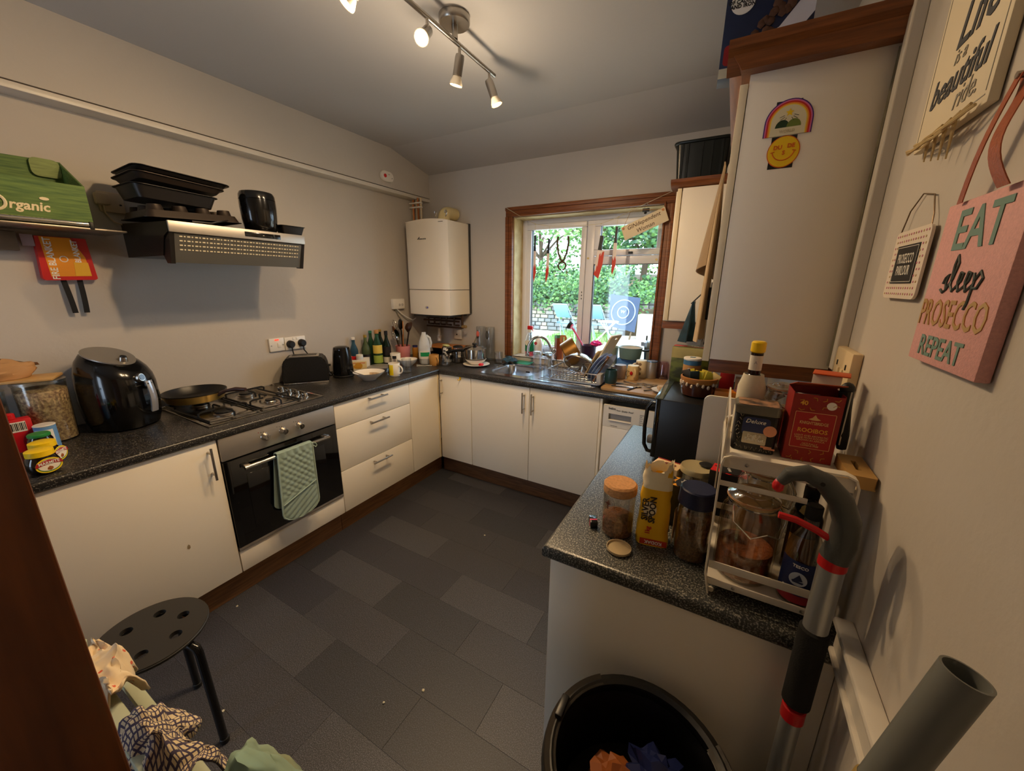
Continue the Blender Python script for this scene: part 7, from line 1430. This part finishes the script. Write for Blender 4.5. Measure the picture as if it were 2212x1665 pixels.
def tree(label, x, y, zc, rx, rz, n, mts, trunk=.10):
    t = thing('garden_tree', label, 'tree', (x, y, GZ+1.2))
    h = zc-GZ-1.2
    part(t, 'trunk', tube([(0, 0, -.3), (.06, 0, h*.5), (-.04, .05, h)], [trunk, trunk*.8, trunk*.4], 8), mat('bark', (96, 80, 62), .95, bump=.4, bs=30))
    for k in range(5):
        a = k*1.3; part(t, 'branch', tube([(.03, 0, h*.5), (rx*.4*math.cos(a), rx*.3*math.sin(a), h*.85), (rx*.75*math.cos(a), rx*.5*math.sin(a), h+rz*.4*math.sin(k))], [trunk*.45, trunk*.3, trunk*.1], 6), MATS['bark'])
    cl = [(random.gauss(0, .55), random.gauss(0, .45), random.gauss(0, .5)) for _ in range(26)]
    def pt():
        c = random.choice(cl); return (rx*c[0]+random.gauss(0, .16*rx), rx*c[1]*.8+random.gauss(0, .16*rx), h+rz*c[2]+random.gauss(0, .14*rz))
    foliage(t, 'crown', leaves(n, pt, .15), mts)
tree('broad tree with pale green leaves behind the ivy, left in the window', -3.4, 9.6, 3.3, 1.7, 1.3, 1700, [LEAF[1], LEAF[3]])
tree('tall leafy tree behind the ivy, centre of the window', -1.4, 10.4, 3.5, 1.6, 1.6, 1500, [LEAF[3], LEAF[1]])
tree('dark green tree above the target board', .2, 9.0, 3.2, 1.4, 1.2, 4200, [LEAF[0], LEAF[1], LEAF[2]])
tree('bushy tree at the right side of the window view', 1.7, 8.8, 2.9, 1.3, 1.1, 3600, [LEAF[0], LEAF[2], LEAF[1]])
# garden furniture
FRM = mat('pale_blue_tube', (150, 176, 190), .4); CANV = mat('pale_blue_canvas', (116, 152, 176), .8)
def deck_chair(label, x, y, s):
    t = thing('deck_chair', label, 'chair', (x, y, GZ), math.radians(s))
    for sx in (-.17, .17):
        part(t, 'back_leg', tube([(sx-.10, -.10, .82), (sx+.02, .12, .40), (sx+.10, .28, .0)], .012, 8), FRM); part(t, 'front_leg', tube([(sx+.16, -.16, .0), (sx+.02, .10, .40)], .012, 8), FRM); part(t, 'seat_rail', tube([(sx+.02, .10, .40), (sx+.06, -.25, .43)], .011, 8), FRM)
    part(t, 'top_rail', tube([(-.27, -.10, .82), (.07, -.10, .82)], .012, 8), FRM)
    part(t, 'back_sling', sheet(lambda a, b: (-.17-.10+.34*a+.07*b, -.105+.13*b-.02*math.sin(b*PI), .815-.30*b), 6, 8, .004), CANV)
    part(t, 'seat_sling', sheet(lambda a, b: (-.15+.34*a+.04*b, .08-.32*b, .41-.03*math.sin(b*PI)), 6, 6, .004), CANV)
    return t
deck_chair('pale blue folding chair by the stone wall, left of the mullion', -.80, 5.6, 0)
deck_chair('pale blue folding chair beside the white table, right of the mullion', -.03, 5.65, 4)
wt = thing('garden_table', 'round white folding table in the garden', 'table', (.33, 5.25, GZ))
WTB = mat('white_metal', (236, 234, 230), .4)
part(wt, 'top', lathe([(0, .50), (.215, .50), (.22, .508), (.215, .516), (0, .516)], 36, m=T(0, 0, 0)), WTB)
for p in (((-.30, -.1, .0), (.14, .1, .50)), ((.20, -.1, .0), (-.14, .1, .50)), ((-.30, .12, .0), (.14, -.1, .50)), ((.20, .12, 0), (-.14, -.1, .50))): part(wt, 'leg', tube(p, .012, 8), WTB)
tg = thing('target_board', 'slate grey square board chalked with a ring target leaning outside', 'target', (.345, 6.45, .93), rot=(math.radians(-8), math.radians(9), 0))
part(tg, 'board', prism([(-.40, .36), (.30, .40), (.38, -.40), (-.26, -.38)], .03, m=T(0, .02, 0) @ RX(PI/2)), mat('slate', (58, 72, 96), .85, var=.2, vs=6))
CHALK = mat('chalk', (150, 172, 194), .9)
for r in (.29, .135): part(tg, 'chalk_ring', tube([(r*.95*math.cos(a), -.013, r*math.sin(a)) for a in [2*PI*i/40 for i in range(40)]], .012, 6, closed=True), CHALK)
text(tg, 'W', .10, CHALK, (-.01, -.013, .01), bold=.002, ex=.002)
part(tg, 'prop_left', tube([(-.30, .02, -.38), (-.30, .02, -.66)], .02, 6), MATS['bark']); part(tg, 'prop_right', tube([(.30, .02, -.38), (.30, .02, -.66)], .02, 6), MATS['bark'])
single('rag_bundle', 'bleached grey driftwood knot above the target board', 'driftwood', blob((0, 0, 0), (.13, .08, .14), 3, .3, 4), mat('driftwood', (120, 130, 146), .9), (-.03, 6.95, 1.24))
single('planter_box', 'bright white planter box at the right of the garden wall', 'planter', box((0, 0, .29), (.75, .35, .58), .01), mat('white_render', (236, 230, 220), .7), (1.02, 6.85, GZ))
